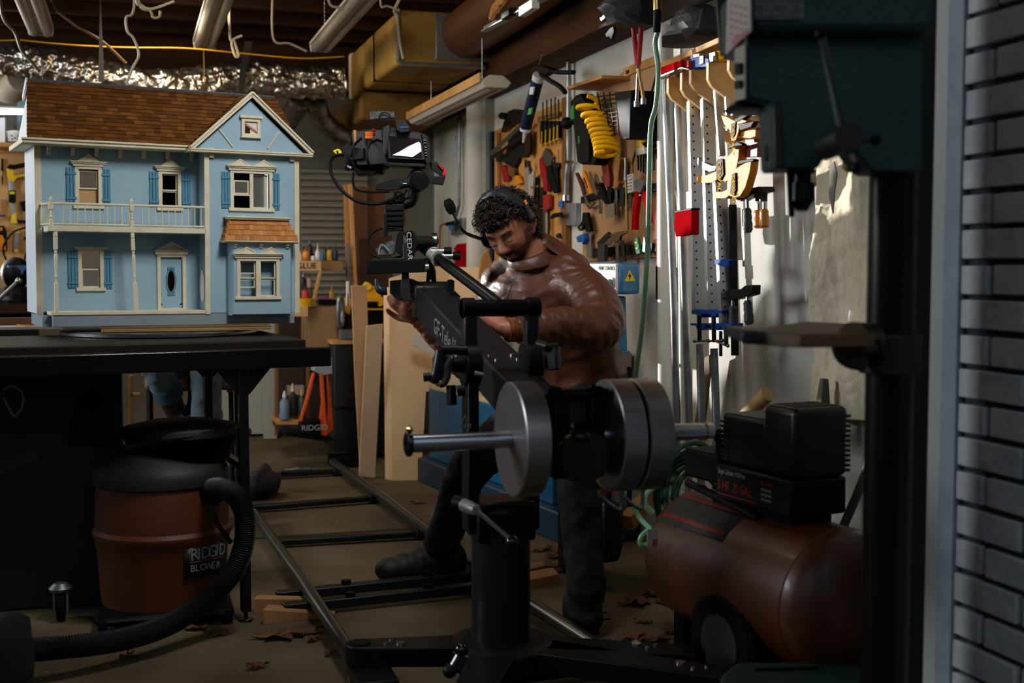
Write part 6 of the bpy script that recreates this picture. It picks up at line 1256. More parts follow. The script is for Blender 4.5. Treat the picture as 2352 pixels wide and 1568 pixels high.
# tally screw levers under the plate
m=MB(); m.tube(smoothpts([P(866,640,D=4.0),P(868,655,D=4.0),P(874,666,D=4.0),P(888,666,D=4.0)],5),[.008+.0006*k for k in range(16)],12); m.build('tilt_lever',mat('lever_blue','101c26',.35),cg)
# cables of the gimbal
def loop(pts,r,lab,D=4.05,mm=KP,nm='cable'): return tag(MB().tube(smoothpts([P(x,y,D=D) for x,y in pts],8),r,8).build(nm,mm),lab,'cable')
loop([(790,355),(770,358),(760,370),(760,395),(775,425),(800,450),(830,465),(870,468),(900,458),(925,445)],.0055,'black cable drooping in a wide bow left of the gimbal')
loop([(812,395),(811,420),(820,436),(850,441),(895,440)],.004,'thin cable from the camera body to the gimbal deck')
loop([(908,524),(880,524),(855,535),(846,555),(852,580),(875,592),(905,592),(940,583),(955,570)],.0035,'thin cable looping around the circuit board of the remote head')
loop([(905,440),(920,462),(928,450),(915,440),(905,452),(915,462),(935,436)],.0035,'knotted thin cables between the gimbal deck and the roll arm')
loop([(893,575),(880,562),(872,570),(870,585)],.0025,'pale curled wire on the circuit board',mm=mat('wire_pale','8a8c88',.5))
# ---- camera
cm=thing('cinema_camera','black cinema camera with a tilted rear screen, mounted on the gimbal','camera',P(900,400,D=4.1))
CB=mat('camera_black','050607',.5,bump=.05,bscale=200,spec=.35); CG2=mat('camera_grey','1d1f21',.4)
bd=(V((FW.x,FW.y,0))*.55-RT*.83).normalized()
plate([(876,297),(905,292),(968,304),(985,312),(990,372),(975,380),(890,376),(880,340)],4.08,.13,CB,'body',cm,bd)
plate([(885,302),(966,306),(977,368),(892,364)],4.05,.03,CG2,'screen_bezel',cm,V((FW.x,FW.y,0)))
sc=[P(894,312,D=4.047),P(964,319,D=4.047),P(969,362,D=4.047),P(898,357,D=4.047)]
MB().poly(sc,FW*.002).build('screen',mat('screen_glass','120e0d',.08,.0,'2a1712',scale=5),cm)
MB().poly([P(901,356,D=4.045),P(918,348,D=4.045),P(938,336,D=4.045),P(962,325,D=4.045),P(966,330,D=4.045),P(968,347,D=4.045),P(948,360,D=4.045)],FW*.001).build('screen_reflection',mat('reflection_white','f2f3f2',.3,emit=.75),cm)  # white reflection on the screen glass, painted on and made to glow
plate([(968,306),(978,308),(988,330),(991,374),(978,376),(972,340)],4.07,.04,CB,'control_strip',cm,V((FW.x,FW.y,0)))
for k in range(6): c=P(976+.6*k,322+6.2*k if k<2 else 326+6.2*k,D=4.065); MB().box(c,(.006,.002,.004),fr((0,0,0),RT,(0,0,1)).to_3x3()).build('button',mat('btn_pale','a5a8a8',.4),cm)
plate([(889,372),(975,376),(976,384),(890,380)],4.04,.1,CB,'lower_plate',cm,V((FW.x,FW.y,0)))
m=MB(); a_=P(888,352,D=4.14); b_=P(800,355,D=4.30); m.lathe([(.048,0),(.05,.02),(.056,.022),(.056,.045),(.049,.047),(.049,.06),(.058,.062),(.058,.085),(.05,.087),(.052,.11),(.06,.112),(.06,.128),(.045,.13)],a_,(b_-a_),n=36); m.build('lens',CB,cm)
plate([(786,352),(792,334),(806,326),(822,330),(826,362),(822,384),(806,392),(794,384)],4.24,.05,CB,'matte_box',cm,V((FW.x,FW.y,0)))
plate([(800,330),(812,312),(842,308),(852,318),(846,330),(812,338)],4.16,.08,KP,'lens_motor',cm,V((FW.x,FW.y,0)))
plate([(806,380),(830,392),(870,394),(880,386),(878,398),(820,402)],4.14,.08,KP,'rod_support',cm,V((FW.x,FW.y,0)))
plate([(796,348),(806,338),(834,340),(836,364),(804,368)],4.12,.05,mat('battery_black','07090b',.4),'follow_focus',cm,V((FW.x,FW.y,0)))
m=MB(); m.tube(smoothpts([P(870,320,D=4.1),P(850,330,D=4.05),P(842,355,D=4.03),P(850,380,D=4.04),P(878,398,D=4.08)],6),.0045,8); m.build('lens_cable',KP,cm)
m=MB(); m.tube(smoothpts([P(830,318,D=4.1),P(812,335,D=4.06),P(806,360,D=4.06)],6),.0045,8); m.build('lens_cable',KP,cm)
plate([(849,257),(873,254),(906,257),(906,270),(871,273),(850,275)],4.05,.07,mat('pack_grey','26282a',.5,0,'4a4d4f',scale=120),'battery_pack',cm)
m=MB(); m.tube([P(884+13*math.cos(k*pi/12),272+14*math.sin(k*pi/12),D=4.04) for k in range(24)],.0022,6,closed=True); m.build('coiled_lead',KP,cm)
plate([(908,276),(928,272),(942,292),(940,302),(920,305),(912,298)],4.02,.05,CB,'transmitter',cm)
plate([(918,291),(938,290),(940,293),(920,295)],4.018,.004,mat('blue_line','1f5f96',.4),'blue_line',cm)
plate([(880,292),(893,286),(896,300),(886,358),(880,350)],4.04,.02,CG2,'side_bracket',cm)
OG=mat('orange_glow','e87a2a',.5,emit=.3)
for k in range(5): plate([(838,302.5+3.2*k),(856,303+3.2*k),(856,304.6+3.2*k),(838,304.2+3.2*k)],4.1,.02,OG,'orange_fin',cm)
plate([(811,298),(818,299),(818,333),(814,333)],4.1,.012,mat('orange_rod','c07a3a',.5),'orange_rod',cm)
for y in (299,308): m=MB(); m.ball(P(859,y,D=4.05),.006,10); m.build('red_lamp',mat('red_lamp','7a1410',.15),cm)
plate([(764,346),(776,341),(783,345),(786,356),(778,361)],4.1,.004,mat('flag_yellow','d9d21a',.5),'cable_flag',cm)
plate([(772,347),(776,345),(779,357),(776,358)],4.098,.003,KP,'flag_mark',cm)
plate([(788,383),(800,378),(808,384),(800,392),(792,390)],4.12,.03,KP,'follow_knob',cm)
plate([(797,379),(808,383),(806,388),(798,384)],4.115,.004,mat('tag_white','c8ccd0',.5),'white_tag',cm)
# ================================================================ people
SKIN=mat('skin','a8684e',.5,0,'b57a60',scale=7,bump=.06,bscale=160); 
SKIN.node_tree.nodes['Principled BSDF'].inputs['Subsurface Weight'].default_value=.08
LEA=mat('brown_leather','532d18',.42,0,'66392a',scale=5,bump=.18,bscale=30,bstretch=(1,1,2.5),lo=.35,hi=.75)
LEA2=mat('brown_leather_dark','532e1c',.45,0,'63402a',scale=8,bump=.3,bscale=30)
RIB=mat('rib_knit','8a4a18',.8,0,'5a2c0e',scale=40,bump=.4,bscale=90)
TRO=mat('black_trousers','030405',.85,bump=.3,bscale=18); BOO=mat('black_boot','050606',.6,bump=.1,bscale=60); HAIR=mat('dark_hair','140b07',.55,0,'2a160c',scale=30); BEARD=mat('beard_hair','24140d',.8,0,'2c1810',scale=60)
def organic(mb,name,m_,parent,vox=.008,it=8,fac=.6,disp=None,sub=0):
    o=mb.build(name,m_,parent); r=o.modifiers.new('r','REMESH'); r.mode='VOXEL'; r.voxel_size=vox; r.use_smooth_shade=True
    s=o.modifiers.new('s','SMOOTH'); s.factor=fac; s.iterations=it
    if disp:
        for k,(sc,stn,typ) in enumerate(disp):
            tx=bpy.data.textures.new(name+'fold%d'%k,typ); tx.noise_scale=sc; d=o.modifiers.new('d%d'%k,'DISPLACE'); d.texture=tx; d.strength=stn; d.mid_level=.5; d.texture_coords='LOCAL'
    return o
def limb(m,pts,rr,k=6,n=16,fl=1,nrm=None):
    q=smoothpts(pts,k); r=[]
    for i in range(len(rr)-1): r+=[rr[i]+(rr[i+1]-rr[i])*j/k for j in range(k)]
    r.append(rr[-1]); m.tube(q,r,n,fl=fl,nrm=nrm); m.ball(q[0],r[0]*.98,12); m.ball(q[-1],r[-1]*.98,12)
man=thing('person','man in a brown leather jacket and headset leaning over the jib boom','person',(1.2,3.85,0))
pel=P(1325,905,D=4.12); che=P(1262,735,D=4.03); nek=P(1222,590,D=4.02)
shL=P(1322,645,D=3.98); elL=P(1378,752,D=3.78); wrL=P(1166,757,D=3.64)
shR=P(1148,650,D=4.14); elR=P(1078,835,D=4.25); wrR=P(970,735,D=4.24)
hipL=P(1352,935,D=4.08); knL=P(1330,1055,D=3.66); anL=P(1346,1385,D=3.62); 
hipR=P(1292,925,D=4.14); knR=P(1080,1075,D=4.02); anR=P(1008,1262,D=4.22)
# head frame
Zc=V((0,0,1)); yawh=R(24); pit_=R(30)
fdir=(-FW*math.cos(yawh)-RT*math.sin(yawh)); fdir.z=0; fdir.normalize(); f_=(fdir*math.cos(pit_)-Zc*math.sin(pit_)).normalized()
u0=(Zc-f_*f_.z).normalized(); s0=f_.cross(u0)       # s0: towards the viewer's left? fixed below
if s0.dot(RT)<0: s0=-s0
rl=R(13); up_=(u0*math.cos(rl)-s0*math.sin(rl)).normalized(); sx_=f_.cross(up_); 
if sx_.dot(RT)<0: sx_=-sx_
HC=P(1168,528,D=3.97)
HM=MX(((sx_.x,-f_.x,up_.x,HC.x),(sx_.y,-f_.y,up_.y,HC.y),(sx_.z,-f_.z,up_.z,HC.z),(0,0,0,1)))  # x: right of view, -y: face, z: crown
def g(x,c,w_): return math.exp(-((x-c)/w_)**2)
def headpt(th,ph):
    """th around from the face, ph from crown; returns local point"""
    x=math.sin(ph)*math.sin(th); y=-math.sin(ph)*math.cos(th); z=math.cos(ph)
    X=.076*x; Y=.094*y+(.012 if True else 0); Z=.108*z if z>0 else .112*z
    if z<0:
        j=min(1,-z*1.0); X*=1-.30*j**1.5; 
        if y>0: Y*=1-.42*j                       # nape
        else: Y=Y*(1-.06*j)
    front=max(0,-y)
    ax=abs(X)
    if front>0:
        Y-= -.004*g(Z,-.0,.02)*front
        Y-=.024*g(X,0,.011)*g(Z,-.033,.013)*front            # nose tip
        Y-=.014*g(X,0,.009)*g(Z,-.012,.020)*front            # bridge
        Y-=.006*g(ax,.014,.008)*g(Z,-.036,.008)*front        # nostrils
        Y+=.011*g(ax,.030,.015)*g(Z,.004,.011)*front         # sockets
        Y-=.009*g(ax,.030,.012)*g(Z,.000,.0085)*front        # closed lids
        Y-=.006*g(ax,.030,.022)*g(Z,.021,.009)*front         # brow
        Y-=.007*g(ax,.042,.016)*g(Z,-.022,.018)*front        # cheek
        Y-=.009*g(X,0,.020)*g(Z,-.061,.0065)*front; Y+=.006*g(X,0,.022)*g(Z,-.0665,.0025)*front; Y-=.008*g(X,0,.017)*g(Z,-.073,.006)*front
        Y+=.004*g(X,0,.02)*g(Z,-.083,.006)*front; Y-=.010*g(X,0,.02)*g(Z,-.100,.013)*front
    return V((X,Y,Z))
NT=64; NP=56
def headgrid(fn): return [[fn(2*pi*i/NT,pi*j/NP) for i in range(NT)] for j in range(NP+1)]
hv=headgrid(headpt)
m=MB(HM); vs=[p for r in hv for p in r]; m.add(vs,[(j*NT+i,j*NT+(i+1)%NT,(j+1)*NT+(i+1)%NT,(j+1)*NT+i) for j in range(NP) for i in range(NT)])
for s_ in (-1,1):   # ears
    m.tube(smoothpts([(s_*.071,.012,-.030),(s_*.079,.024,-.020),(s_*.086,.034,.002),(s_*.085,.034,.018),(s_*.078,.020,.026),(s_*.073,.008,.016)],5),[.006]*8+[.0065]*10+[.005]*8,8); m.ball((s_*.074,.018,-.0),(.006,.013,.020),10); m.ball((s_*.075,.014,-.030),(.006,.007,.009),8)
body=m
mw=MB()
mw.v=list(m.v); mw.f=list(m.f)
nb=HM@V((0,.03,-.06)); limb(mw,[nb,nb.lerp(nek,.5),nek,che],[.055,.056,.055,.06])
limb(mw,[pel+V((0,0,-.02)),che],[.07,.07]); 
limb(mw,[shL,elL,wrL],[.035,.032,.027]); limb(mw,[shR,elR,wrR],[.035,.032,.027]); limb(mw,[hipL,knL,anL],[.04,.022,.018]); limb(mw,[hipR,knR,anR],[.04,.022,.018])
def hand(m,w_,dirv,nrm,curl,side,L_=.18,spread=.9):
    """w_: wrist, dirv towards the fingers, nrm: out of the back of the hand, side: +1 thumb on dir x nrm side"""
    d=V(dirv).normalized(); n=(V(nrm)-d*V(nrm).dot(d)).normalized(); s_=d.cross(n)*side
    pl=L_*.5; k0=w_+d*pl
    limb(m,[w_,w_+d*pl*.5,k0-d*.01],[.024,.027,.026],k=3,n=12,fl=1.45,nrm=s_)
    for i,(o,l,a) in enumerate(((.030,.072,.10),(.010,.080,.02),(-.011,.074,-.05),(-.030,.058,-.14))):
        b=k0+s_*o*spread-d*.006; dd=(d+s_*a).normalized(); pts=[b]; ang=0
        for sg,fr_ in enumerate((.45,.32,.25)):
            ang+=curl[sg]; v=dd*math.cos(ang)-n*math.sin(ang); pts.append(pts[-1]+v*l*fr_)
        m.tube(smoothpts(pts,3),[.0095,.0093,.009,.0092,.0088,.0084,.0083,.008,.0076,.0066],10); m.ball(pts[-1],.0068,8); m.ball(b,.0098,8)
    tb=w_+d*.028+s_*.022; t1=tb+(d*.7+s_*.75-n*.25).normalized()*.042; t2=t1+(d*.9+s_*.3-n*.25).normalized()*.032; t3=t2+(d-n*.1).normalized()*.022
    m.tube(smoothpts([tb,t1,t2,t3],3),[.015,.0135,.012,.0115,.0105,.010,.010,.0095,.009,.0075],10); m.ball(t3,.0076,8)
hand(mw,wrL,P(1058,690,D=3.80)-wrL,(.1,-.25,1),(.18,.35,.25),1)
hand(mw,wrR,P(885,668,D=4.14)-wrR,V((-.3,-.8,-.35)),(.3,.7,.5),-1)
bd_=organic(mw,'body',SKIN,man,.0042,5,.5)
# eyelash lines, brows, beard, hair
m=MB(HM)
for s_ in (-1,1):
    q=[]
    for k in range(9): a=-1+2*k/8; x=s_*.030+a*.015; z=-.0045-.0035*(1-a*a); p=headpt(math.atan2(x,.085),math.acos(max(-1,min(1,z/.112)))); q.append(V((x,min(p.y,-.066)-.0045,z)))
    m.tube(q,[.0008]+[.0016]*7+[.0008],6)
m.build('eyelashes',HAIR,man)
def face_y(x,z):
    best=None
    for r in hv:
        for p in r:
            if p.y<0:
                d_=(p.x-x)**2+(p.z-z)**2
                if best is None or d_<best[0]: best=(d_,p)
    return best[1].y
for s_ in (-1,1):
    m=MB(HM); q=[]
    for k in range(8): a=k/7; x=s_*(.016+.032*a); z=.0165+.008*math.sin(a*2.2)-.003*a; q.append(V((x,face_y(x,z)-.0015,z)))
    m.tube(q,[.0024,.0036,.004,.0038,.0035,.003,.0024,.0012],8); m.build('eyebrow',HAIR,man)
rb=random.Random(5)
def beardmask(p):
    ax=abs(p.x)
    if p.y>.03: return 0
    if p.z<-.088: return 1
    if ax<.030 and -.056<p.z<-.044: return 1
    if ax<.023 and -.080<p.z<-.056: return 0
    if p.z<-.052-max(0,(ax-.03))*-.5 and p.z<-.045: return 1
    if ax>.058 and p.z<.0 and -.030<p.y<.012: return 1
    if ax>.040 and p.z<-.046: return 1
    return 0
m=MB(HM); m.v=[]; idx={}
vs=[];fs=[]
for j in range(NP):
    for i in range(NT):
        q=[hv[j][i],hv[j][(i+1)%NT],hv[j+1][(i+1)%NT],hv[j+1][i]]; c=sum(q,V())/4
        if beardmask(c) and (abs(c.x)<.034 or c.z<-.078 ): 
            b=len(vs); vs+=[p+p.normalized()*(.0016) for p in q]; fs.append((b,b+1,b+2,b+3))
m.add(vs,fs)
m2=MB(HM); vs=[];fs=[]
for j in range(NP):
    for i in range(NT):
        q=[hv[j][i],hv[j][(i+1)%NT],hv[j+1][(i+1)%NT],hv[j+1][i]]; c=sum(q,V())/4
        if beardmask(c) and not (abs(c.x)<.034 or c.z<-.078): b=len(vs); vs+=[p+p.normalized()*.0007 for p in q]; fs.append((b,b+1,b+2,b+3))
m2.add(vs,fs); m2.build('stubble',mat('stubble_skin','6b4434',.7,0,'52332a',scale=120),man)
for _ in range(6500):
    j=rb.randrange(NP);i=rb.randrange(NT); p=hv[j][i]
    if p.y<.03 and beardmask(p):
        p=p+V((rb.uniform(-.003,.003),0,rb.uniform(-.003,.003))); d_=(p.normalized()+V((rb.uniform(-.5,.5),-.2,-.9))).normalized(); a=p+p.normalized()*.001; m.tube([a,a+d_*.003,a+d_*.0055+p.normalized()*.0006],[.0006,.0006,.0002],4,cap=False)
m.build('beard',BEARD,man)
# hair: a base cap plus curls
def hairok(x,y,z):  # local head coords on the scalp
    if z<-.055: return False
    if y<-.03 and z<.052+.012*math.sin(x*60): return False
    if y<.0 and z<.030: return False
    if y<.03 and z<.0: return False
    return True
m=MB(HM); vs=[];fs=[]
for j in range(NP):
    for i in range(NT):
        q=[hv[j][i],hv[j][(i+1)%NT],hv[j+1][(i+1)%NT],hv[j+1][i]]; c=sum(q,V())/4
        if hairok(c.x,c.y,c.z): b=len(vs); vs+=[p+p.normalized()*(.012*(.3+.7*min(1,max(0,(p.z+.05)/.08)))) for p in q]; fs.append((b,b+1,b+2,b+3))
m.add(vs,fs); rh=random.Random(3)
cnt=0
while cnt<1900:
    th=rh.uniform(0,2*pi); ph=math.acos(rh.uniform(-.55,1)); p=headpt(th,ph)
    if not hairok(p.x,p.y,p.z): continue
    cnt+=1
    n_=p.normalized(); t1=n_.orthogonal().normalized(); t2=n_.cross(t1); a0=rh.uniform(0,6.28); rr=rh.uniform(.005,.010); ln=rh.uniform(.6,1.5)
    hgt=rh.uniform(.010,.032)*(1 if p.z>.03 else .55); c=p+n_*.006; drift=(V((0,-.4,-.5)) if p.y<0 else V((0,.3,-.5)))*rh.uniform(.2,1)
    q=[]
    for k in range(9):
        f=k/8; a=a0+f*ln*5.2; q.append(c+n_*hgt*(f**.7)*1.1+(t1*math.cos(a)+t2*math.sin(a))*rr*(.6+.6*f)+drift*.014*f)
    m.tube(q,[.0016,.0019,.002,.0019,.0018,.0016,.0013,.001,.0005],4,cap=False)
for k in range(40):   # fringe over the forehead
    x=rh.uniform(-.062,.05); z0=.062; q=[]; y0=face_y(x,min(.07,z0))-.004; cr=rh.uniform(-1,1)
    for i in range(8): f=i/7; q.append(V((x+.008*math.sin(f*5+cr*3),y0-.012*math.sin(f*3)-.003,z0+.010*math.sin(f*3.1)-(.032 if x<0 else .024)*f*rh.uniform(.9,1.1))))
    m.tube(q,[.0028,.003,.003,.0028,.0025,.002,.0015,.0007],5,cap=False)
m.build('hair',HAIR,man)
# jacket
m=MB()
bt=P(1352,868,D=4.12)
ch2=P(1285,735,D=4.06); ab=P(1318,800,D=4.08)
q=smoothpts([P(1348,880,D=4.10),ab,ch2,P(1240,655,D=4.06),P(1222,600,D=4.04)],5)
ax_=(shL-shR).normalized()
rad=[.118]*5+[.126]*5+[.138]*5+[.128,.118,.105,.09,.075]+[.066]
m.tube(q,rad[:len(q)],24,fl=1.28,nrm=ax_)
m.ball(P(1225,665,D=4.06),(.17,.10,.075),18,fr((0,0,0),ax_,FW).to_3x3())
limb(m,[shL+V((-.03,0,.0)),shL.lerp(elL,.5)+V((.015,0,.012)),elL,elL.lerp(wrL,.45)+V((0,0,.006)),wrL+ (elL-wrL).normalized()*.045],[.080,.080,.072,.060,.044])
limb(m,[shR+V((.03,0,0)),shR.lerp(elR,.5),elR,elR.lerp(wrR,.5),wrR+(elR-wrR).normalized()*.02],[.078,.072,.062,.052,.042])
from mathutils import noise as NZ
limb(m,[P(1240,566,D=4.06),P(1285,606,D=4.03),shL+V((-.02,0,.02))],[.052,.066,.078])
limb(m,[P(1215,580,D=4.06),P(1170,620,D=4.12),shR],[.05,.06,.07])
JK=organic(m,'jacket',LEA,man,.0075,8,.6)
dg=bpy.context.evaluated_depsgraph_get(); me=bpy.data.meshes.new_from_object(JK.evaluated_get(dg)); JK.modifiers.clear(); JK.data=me
W_=WM[JK.name]; SG=[(shL,elL,0),(elL,wrL,1),(shR,elR,2),(elR,wrR,3),(P(1348,880,D=4.10),ch2,4),(ch2,P(1222,600,D=4.04),5)]
FQ=(30,40,30,34,18,15); AQ=(1.1,1.2,1.1,1.2,.9,1.0); AM_=(.0065,.0075,.006,.0065,.008,.005)
nn_=[v.normal.copy() for v in me.vertices]; new=[]
for v,n_ in zip(me.vertices,nn_):
    p=W_@v.co; acc=0; wt_=0
    for A,B,k in SG:
        d=B-A; L_=d.length; dn_=d/L_; t=max(0,min(1,(p-A).dot(dn_)/L_)); q=A+d*t; r=(p-q); w_=math.exp(-(r.length/.07)**2*2.0)+1e-6
        e1=dn_.orthogonal().normalized(); e2=dn_.cross(e1); s1=r.dot(e1)*AQ[k]*9; s2=r.dot(e2)*AQ[k]*9; tt=(p-A).dot(dn_)
        wv=NZ.noise(V((s1*.6,s2*.6,tt*7+k*5)))*.9
        f=NZ.noise(V((s1*1.0+wv,s2*1.0,tt*FQ[k]+wv*1.6+s1*.8))); rid=(1-abs(f)*2.6); rid=max(-.4,rid)
        f2=NZ.noise(V((s1*1.6,s2*1.6,tt*FQ[k]*2.1+11))); 
        el=1.0
        if k in(0,2): el=.5+.7*abs(t-.35)
        if k in(1,3): el=1.15-.5*t
        acc+=w_*AM_[k]*el*(rid*.75+f2*.35); wt_+=w_
    new.append(v.co+n_*(acc/wt_-.002))
for v,c in zip(me.vertices,new): v.co=c
for pl in me.polygons: pl.use_smooth=True
# collar, epaulette, zip, cuffs, hem
def cross_band(pts,w_,t_,name,mm,nv): m=MB(); q=smoothpts(pts,6); 
m=MB(); cn=P(1222,598,D=4.02); dn=(nb-cn).normalized(); a=ax_; b=dn.cross(a).normalized(); ri=[];ro=[]
for k in range(28):
    th=2*pi*k/28; r_=.076+.004*math.sin(3*th); v=a*math.cos(th)*1.12+b*math.sin(th); hgt=.022+.018*(.5+.5*math.cos(th-.2)); ri.append((cn-dn*.012+v*r_*1.06,cn+dn*hgt+v*(r_-.006)))
vs=[p for r in ri for p in r]; n=28; m.add(vs,[(2*k,2*((k+1)%n),2*((k+1)%n)+1,2*k+1) for k in range(n)]); o=m.build('collar',LEA2,man); md=o.modifiers.new('s','SOLIDIFY'); md.thickness=.008; md=o.modifiers.new('u','SUBSURF'); md.render_levels=1
m=MB(); e0=P(1256,556,D=3.985); e1=P(1306,590,D=3.955); m.bar(e0,e1,.04,.007,up=(-FW.x*.55,-FW.y*.55,.8)); m.build('epaulette',LEA2,man,bevel=.002)
for k in range(3): m=MB(); p=e0.lerp(e1,.1+.12*k)+V((-FW.x*.005,-FW.y*.005,.005)); m.tube([p-V((0,0,.018)),p+V((0,0,.012))],.003,6); m.build('epaulette_stitch',LEA,man)
m=MB(); zq=smoothpts([P(1180,640,D=3.925),P(1172,665,D=3.915),P(1163,690,D=3.91),P(1150,730,D=3.92)],5); m.tube(zq,.0018,6); m.build('zip',mat('zip_dark','4a3a28',.4,.8),man)
cfd=(elL-wrL).normalized(); q=[wrL+cfd*(-.002+.007*k) for k in range(10)]; m=MB(); m.tube(q,[.035+.0022*(k%2) for k in range(10)],20); m.build('cuff',RIB,man)
cfd=(elR-wrR).normalized(); q=[wrR+cfd*(-.01+.007*k) for k in range(7)]; m=MB(); m.tube(q,[.036+.0016*(k%2) for k in range(7)],20); m.build('cuff',RIB,man)
# trousers and boots
m=MB(); limb(m,[hipL,hipL.lerp(knL,.5)+V((0,0,.02)),knL,knL.lerp(anL,.5),anL+V((0,0,.03))],[.105,.09,.072,.062,.058]); limb(m,[hipR,hipR.lerp(knR,.5)+V((0,0,.02)),knR,knR.lerp(anR,.5),anR+V((0,0,.0))],[.105,.09,.072,.062,.058]); m.ball(pel+V((.0,0,-.06)),(.17,.14,.12),16)
organic(m,'trousers',TRO,man,.01,8,.6,[(.06,.02,'CLOUDS')])
def boot(an,toe):
    an=V(an); toe=V(toe); d=V((toe.x-an.x,toe.y-an.y,0)); L_=d.length; d.normalize(); s_=V((-d.y,d.x,0)); g0=V((an.x,an.y,0))
    m=MB(); limb(m,[V((an.x,an.y,.16)),V((an.x,an.y,.075))],[.050,.048]); h=g0-d*.045
    for f,wd,hh in ((.0,.042,.075),(.25,.046,.075),(.5,.048,.062),(.75,.053,.05),(.95,.048,.042)): m.ball(h+d*(L_+.04)*f+V((0,0,.03+hh*.5)),(.055,wd,hh),14,fr((0,0,0),d,s_).to_3x3())
    b=organic(m,'boot',BOO,man,.007,8,.6)
    m=MB(); out=[]
    for k in range(28):
        th=2*pi*k/28; c=math.cos(th); sn=math.sin(th); wd=.043 if c<0 else .049; out.append(h+d*((L_+.05)/2+c*((L_+.05)/2+.012))+s_*sn*(wd))
    m.poly(out,(0,0,.026)); m.build('sole',KR,b,bevel=.004)
    m=MB(); 
    for k in range(0,28): p=out[k]+V((0,0,.028)); m.box(p,(.003,.003,.0015))
    m.build('welt_stitching',mat('welt_yellow','8a7424',.6),b)
    m=MB()
    for k in range(5): c=g0+d*(.028+.018*k)+V((0,0,.125-.014*k)); m.tube([c-s_*.012,c+d*.004+V((0,0,.003)),c+s_*.012],.0028,6)
    m.build('laces',KP,b)
boot((anR.x,anR.y,anR.z),P(885,1322,Z=.03)); boot((anL.x,anL.y,0),P(1352,1436,Z=.03))
# headset
hs=thing('headset','black headset with a boom microphone worn by the man','headset',P(1215,500,D=3.95))
m=MB(HM); q=[]
for k in range(25):
    a=-1.5+3.0*k/24; q.append(V((.093*math.sin(a),.008-.01*math.cos(a),.012+.122*math.cos(a))))
m.tube(q,[.010]*25,10,fl=2.0,nrm=(0,1,0)); m.build('headband',mat('headset_grey','22262b',.35),hs)
m=MB(HM); m.box((.091,.004,.052),(.012,.034,.045)); m.build('temple_pad',K,hs,bevel=.005); m=MB(HM); m.box((.0985,.004,.075),(.003,.012,.014)); m.build('orange_label',mat('orange_label','f08a1a',.4,emit=.1),hs)
m=MB(HM); m.tube([(-.082,.010,-.012),(-.100,.010,-.012)],[.036,.034],24); m.build('ear_cup',K,hs,bevel=.006)
m=MB(HM); m.tube([(-.074,.010,-.012),(-.084,.010,-.012)],[.040,.038],24); m.build('ear_cushion',KR,hs,bevel=.004)
c0=HM@V((-.102,.0,-.012)); m=MB(); m.tube(smoothpts([c0,P(1070,535,D=3.86),P(1052,512,D=3.84),P(1040,488,D=3.84)],6),[.006]*6+[.0045]*13,8); m.build('mic_boom',K,hs)
m=MB(); m.tube([P(1040,490,D=3.84),P(1036,480,D=3.84),P(1030,466,D=3.84),P(1026,458,D=3.84)],[.011,.0165,.016,.010],16); m.build('mic_foam',KR,hs)
t=thing('black_crate','narrow black crate the man perches on, hidden by his leg','crate',(1.5,3.98,0)); MB().bb((1.43,3.92,0),(1.53,4.1,.5)).build('crate_body',K,t,bevel=.006); MB().bb((1.425,3.915,.5),(1.535,4.105,.52)).build('lid',K,t,bevel=.004)
# person sitting behind the dolls house: only the legs show under the table
JE=mat('light_jeans','66747d',.8,0,'546a78',scale=20,bump=.3,bscale=40); JE2=mat('blue_jeans','33566e',.8,0,'2a4a60',scale=20,bump=.2)
p2=thing('person','seated person in faded jeans and brown boots, hidden behind the dolls house','person',P(440,1060,Y=5.3))
by_=5.35
hp_=P(440,800,Y=by_+.25); hp_.z=.66
kA=P(470,800,Y=by_-.1); kA.z=.69; aA=P(476,1040,Y=by_-.05); aA.z=.12
kB=P(352,800,Y=by_-.1); kB.z=.69; aB=P(388,905,Y=by_+.0)
m=MB(); limb(m,[hp_,hp_+V((0,.02,.3)),hp_+V((0,-.02,.52))],[.12,.12,.10]); limb(m,[hp_+V((.05,0,0)),kA,aA],[.07,.05,.035]); limb(m,[hp_-V((.05,0,0)),kB,aB],[.07,.05,.035]); m.ball(hp_+V((0,-.05,.66)),(.075,.09,.11),16)
limb(m,[hp_+V((.14,0,.45)),hp_+V((.2,-.1,.2)),hp_+V((.08,-.3,.2))],[.045,.04,.03]); limb(m,[hp_+V((-.14,0,.45)),hp_+V((-.2,-.1,.2)),hp_+V((-.08,-.3,.2))],[.045,.04,.03])
organic(m,'body',SKIN,p2,.012,5)
m=MB(); limb(m,[hp_+V((.05,0,0)),kA,kA.lerp(aA,.5),aA],[.09,.068,.062,.06]); limb(m,[hp_-V((.05,0,0)),kB,kB.lerp(aB,.6),aB],[.09,.068,.058,.055]); organic(m,'jeans',JE,p2,.012,7,.6,[(.07,.03,'CLOUDS')])
d_=(aB-kB).normalized(); m=MB(); m.tube([aB-d_*.05,aB+d_*.01],[.061,.058],20); m.build('turn_up',JE2,p2)
m=MB(); limb(m,[aB,aB+d_*.1,aB+d_*.1+V((.07,-.04,-.03))],[.05,.045,.032]); organic(m,'boot',mat('brown_boot','2c1a12',.6),p2,.01)
m=MB(); limb(m,[aA,aA+V((0,0,-.06)),aA+V((0,-.14,-.08))],[.045,.04,.035]); organic(m,'boot',mat('brown_boot','2c1a12',.6),p2,.01)
m=MB(); limb(m,[hp_+V((0,.02,.05)),hp_+V((0,.02,.3)),hp_+V((0,-.02,.5))],[.15,.15,.13]); organic(m,'sweater',mat('dark_sweater','1a1d22',.9),p2,.014)
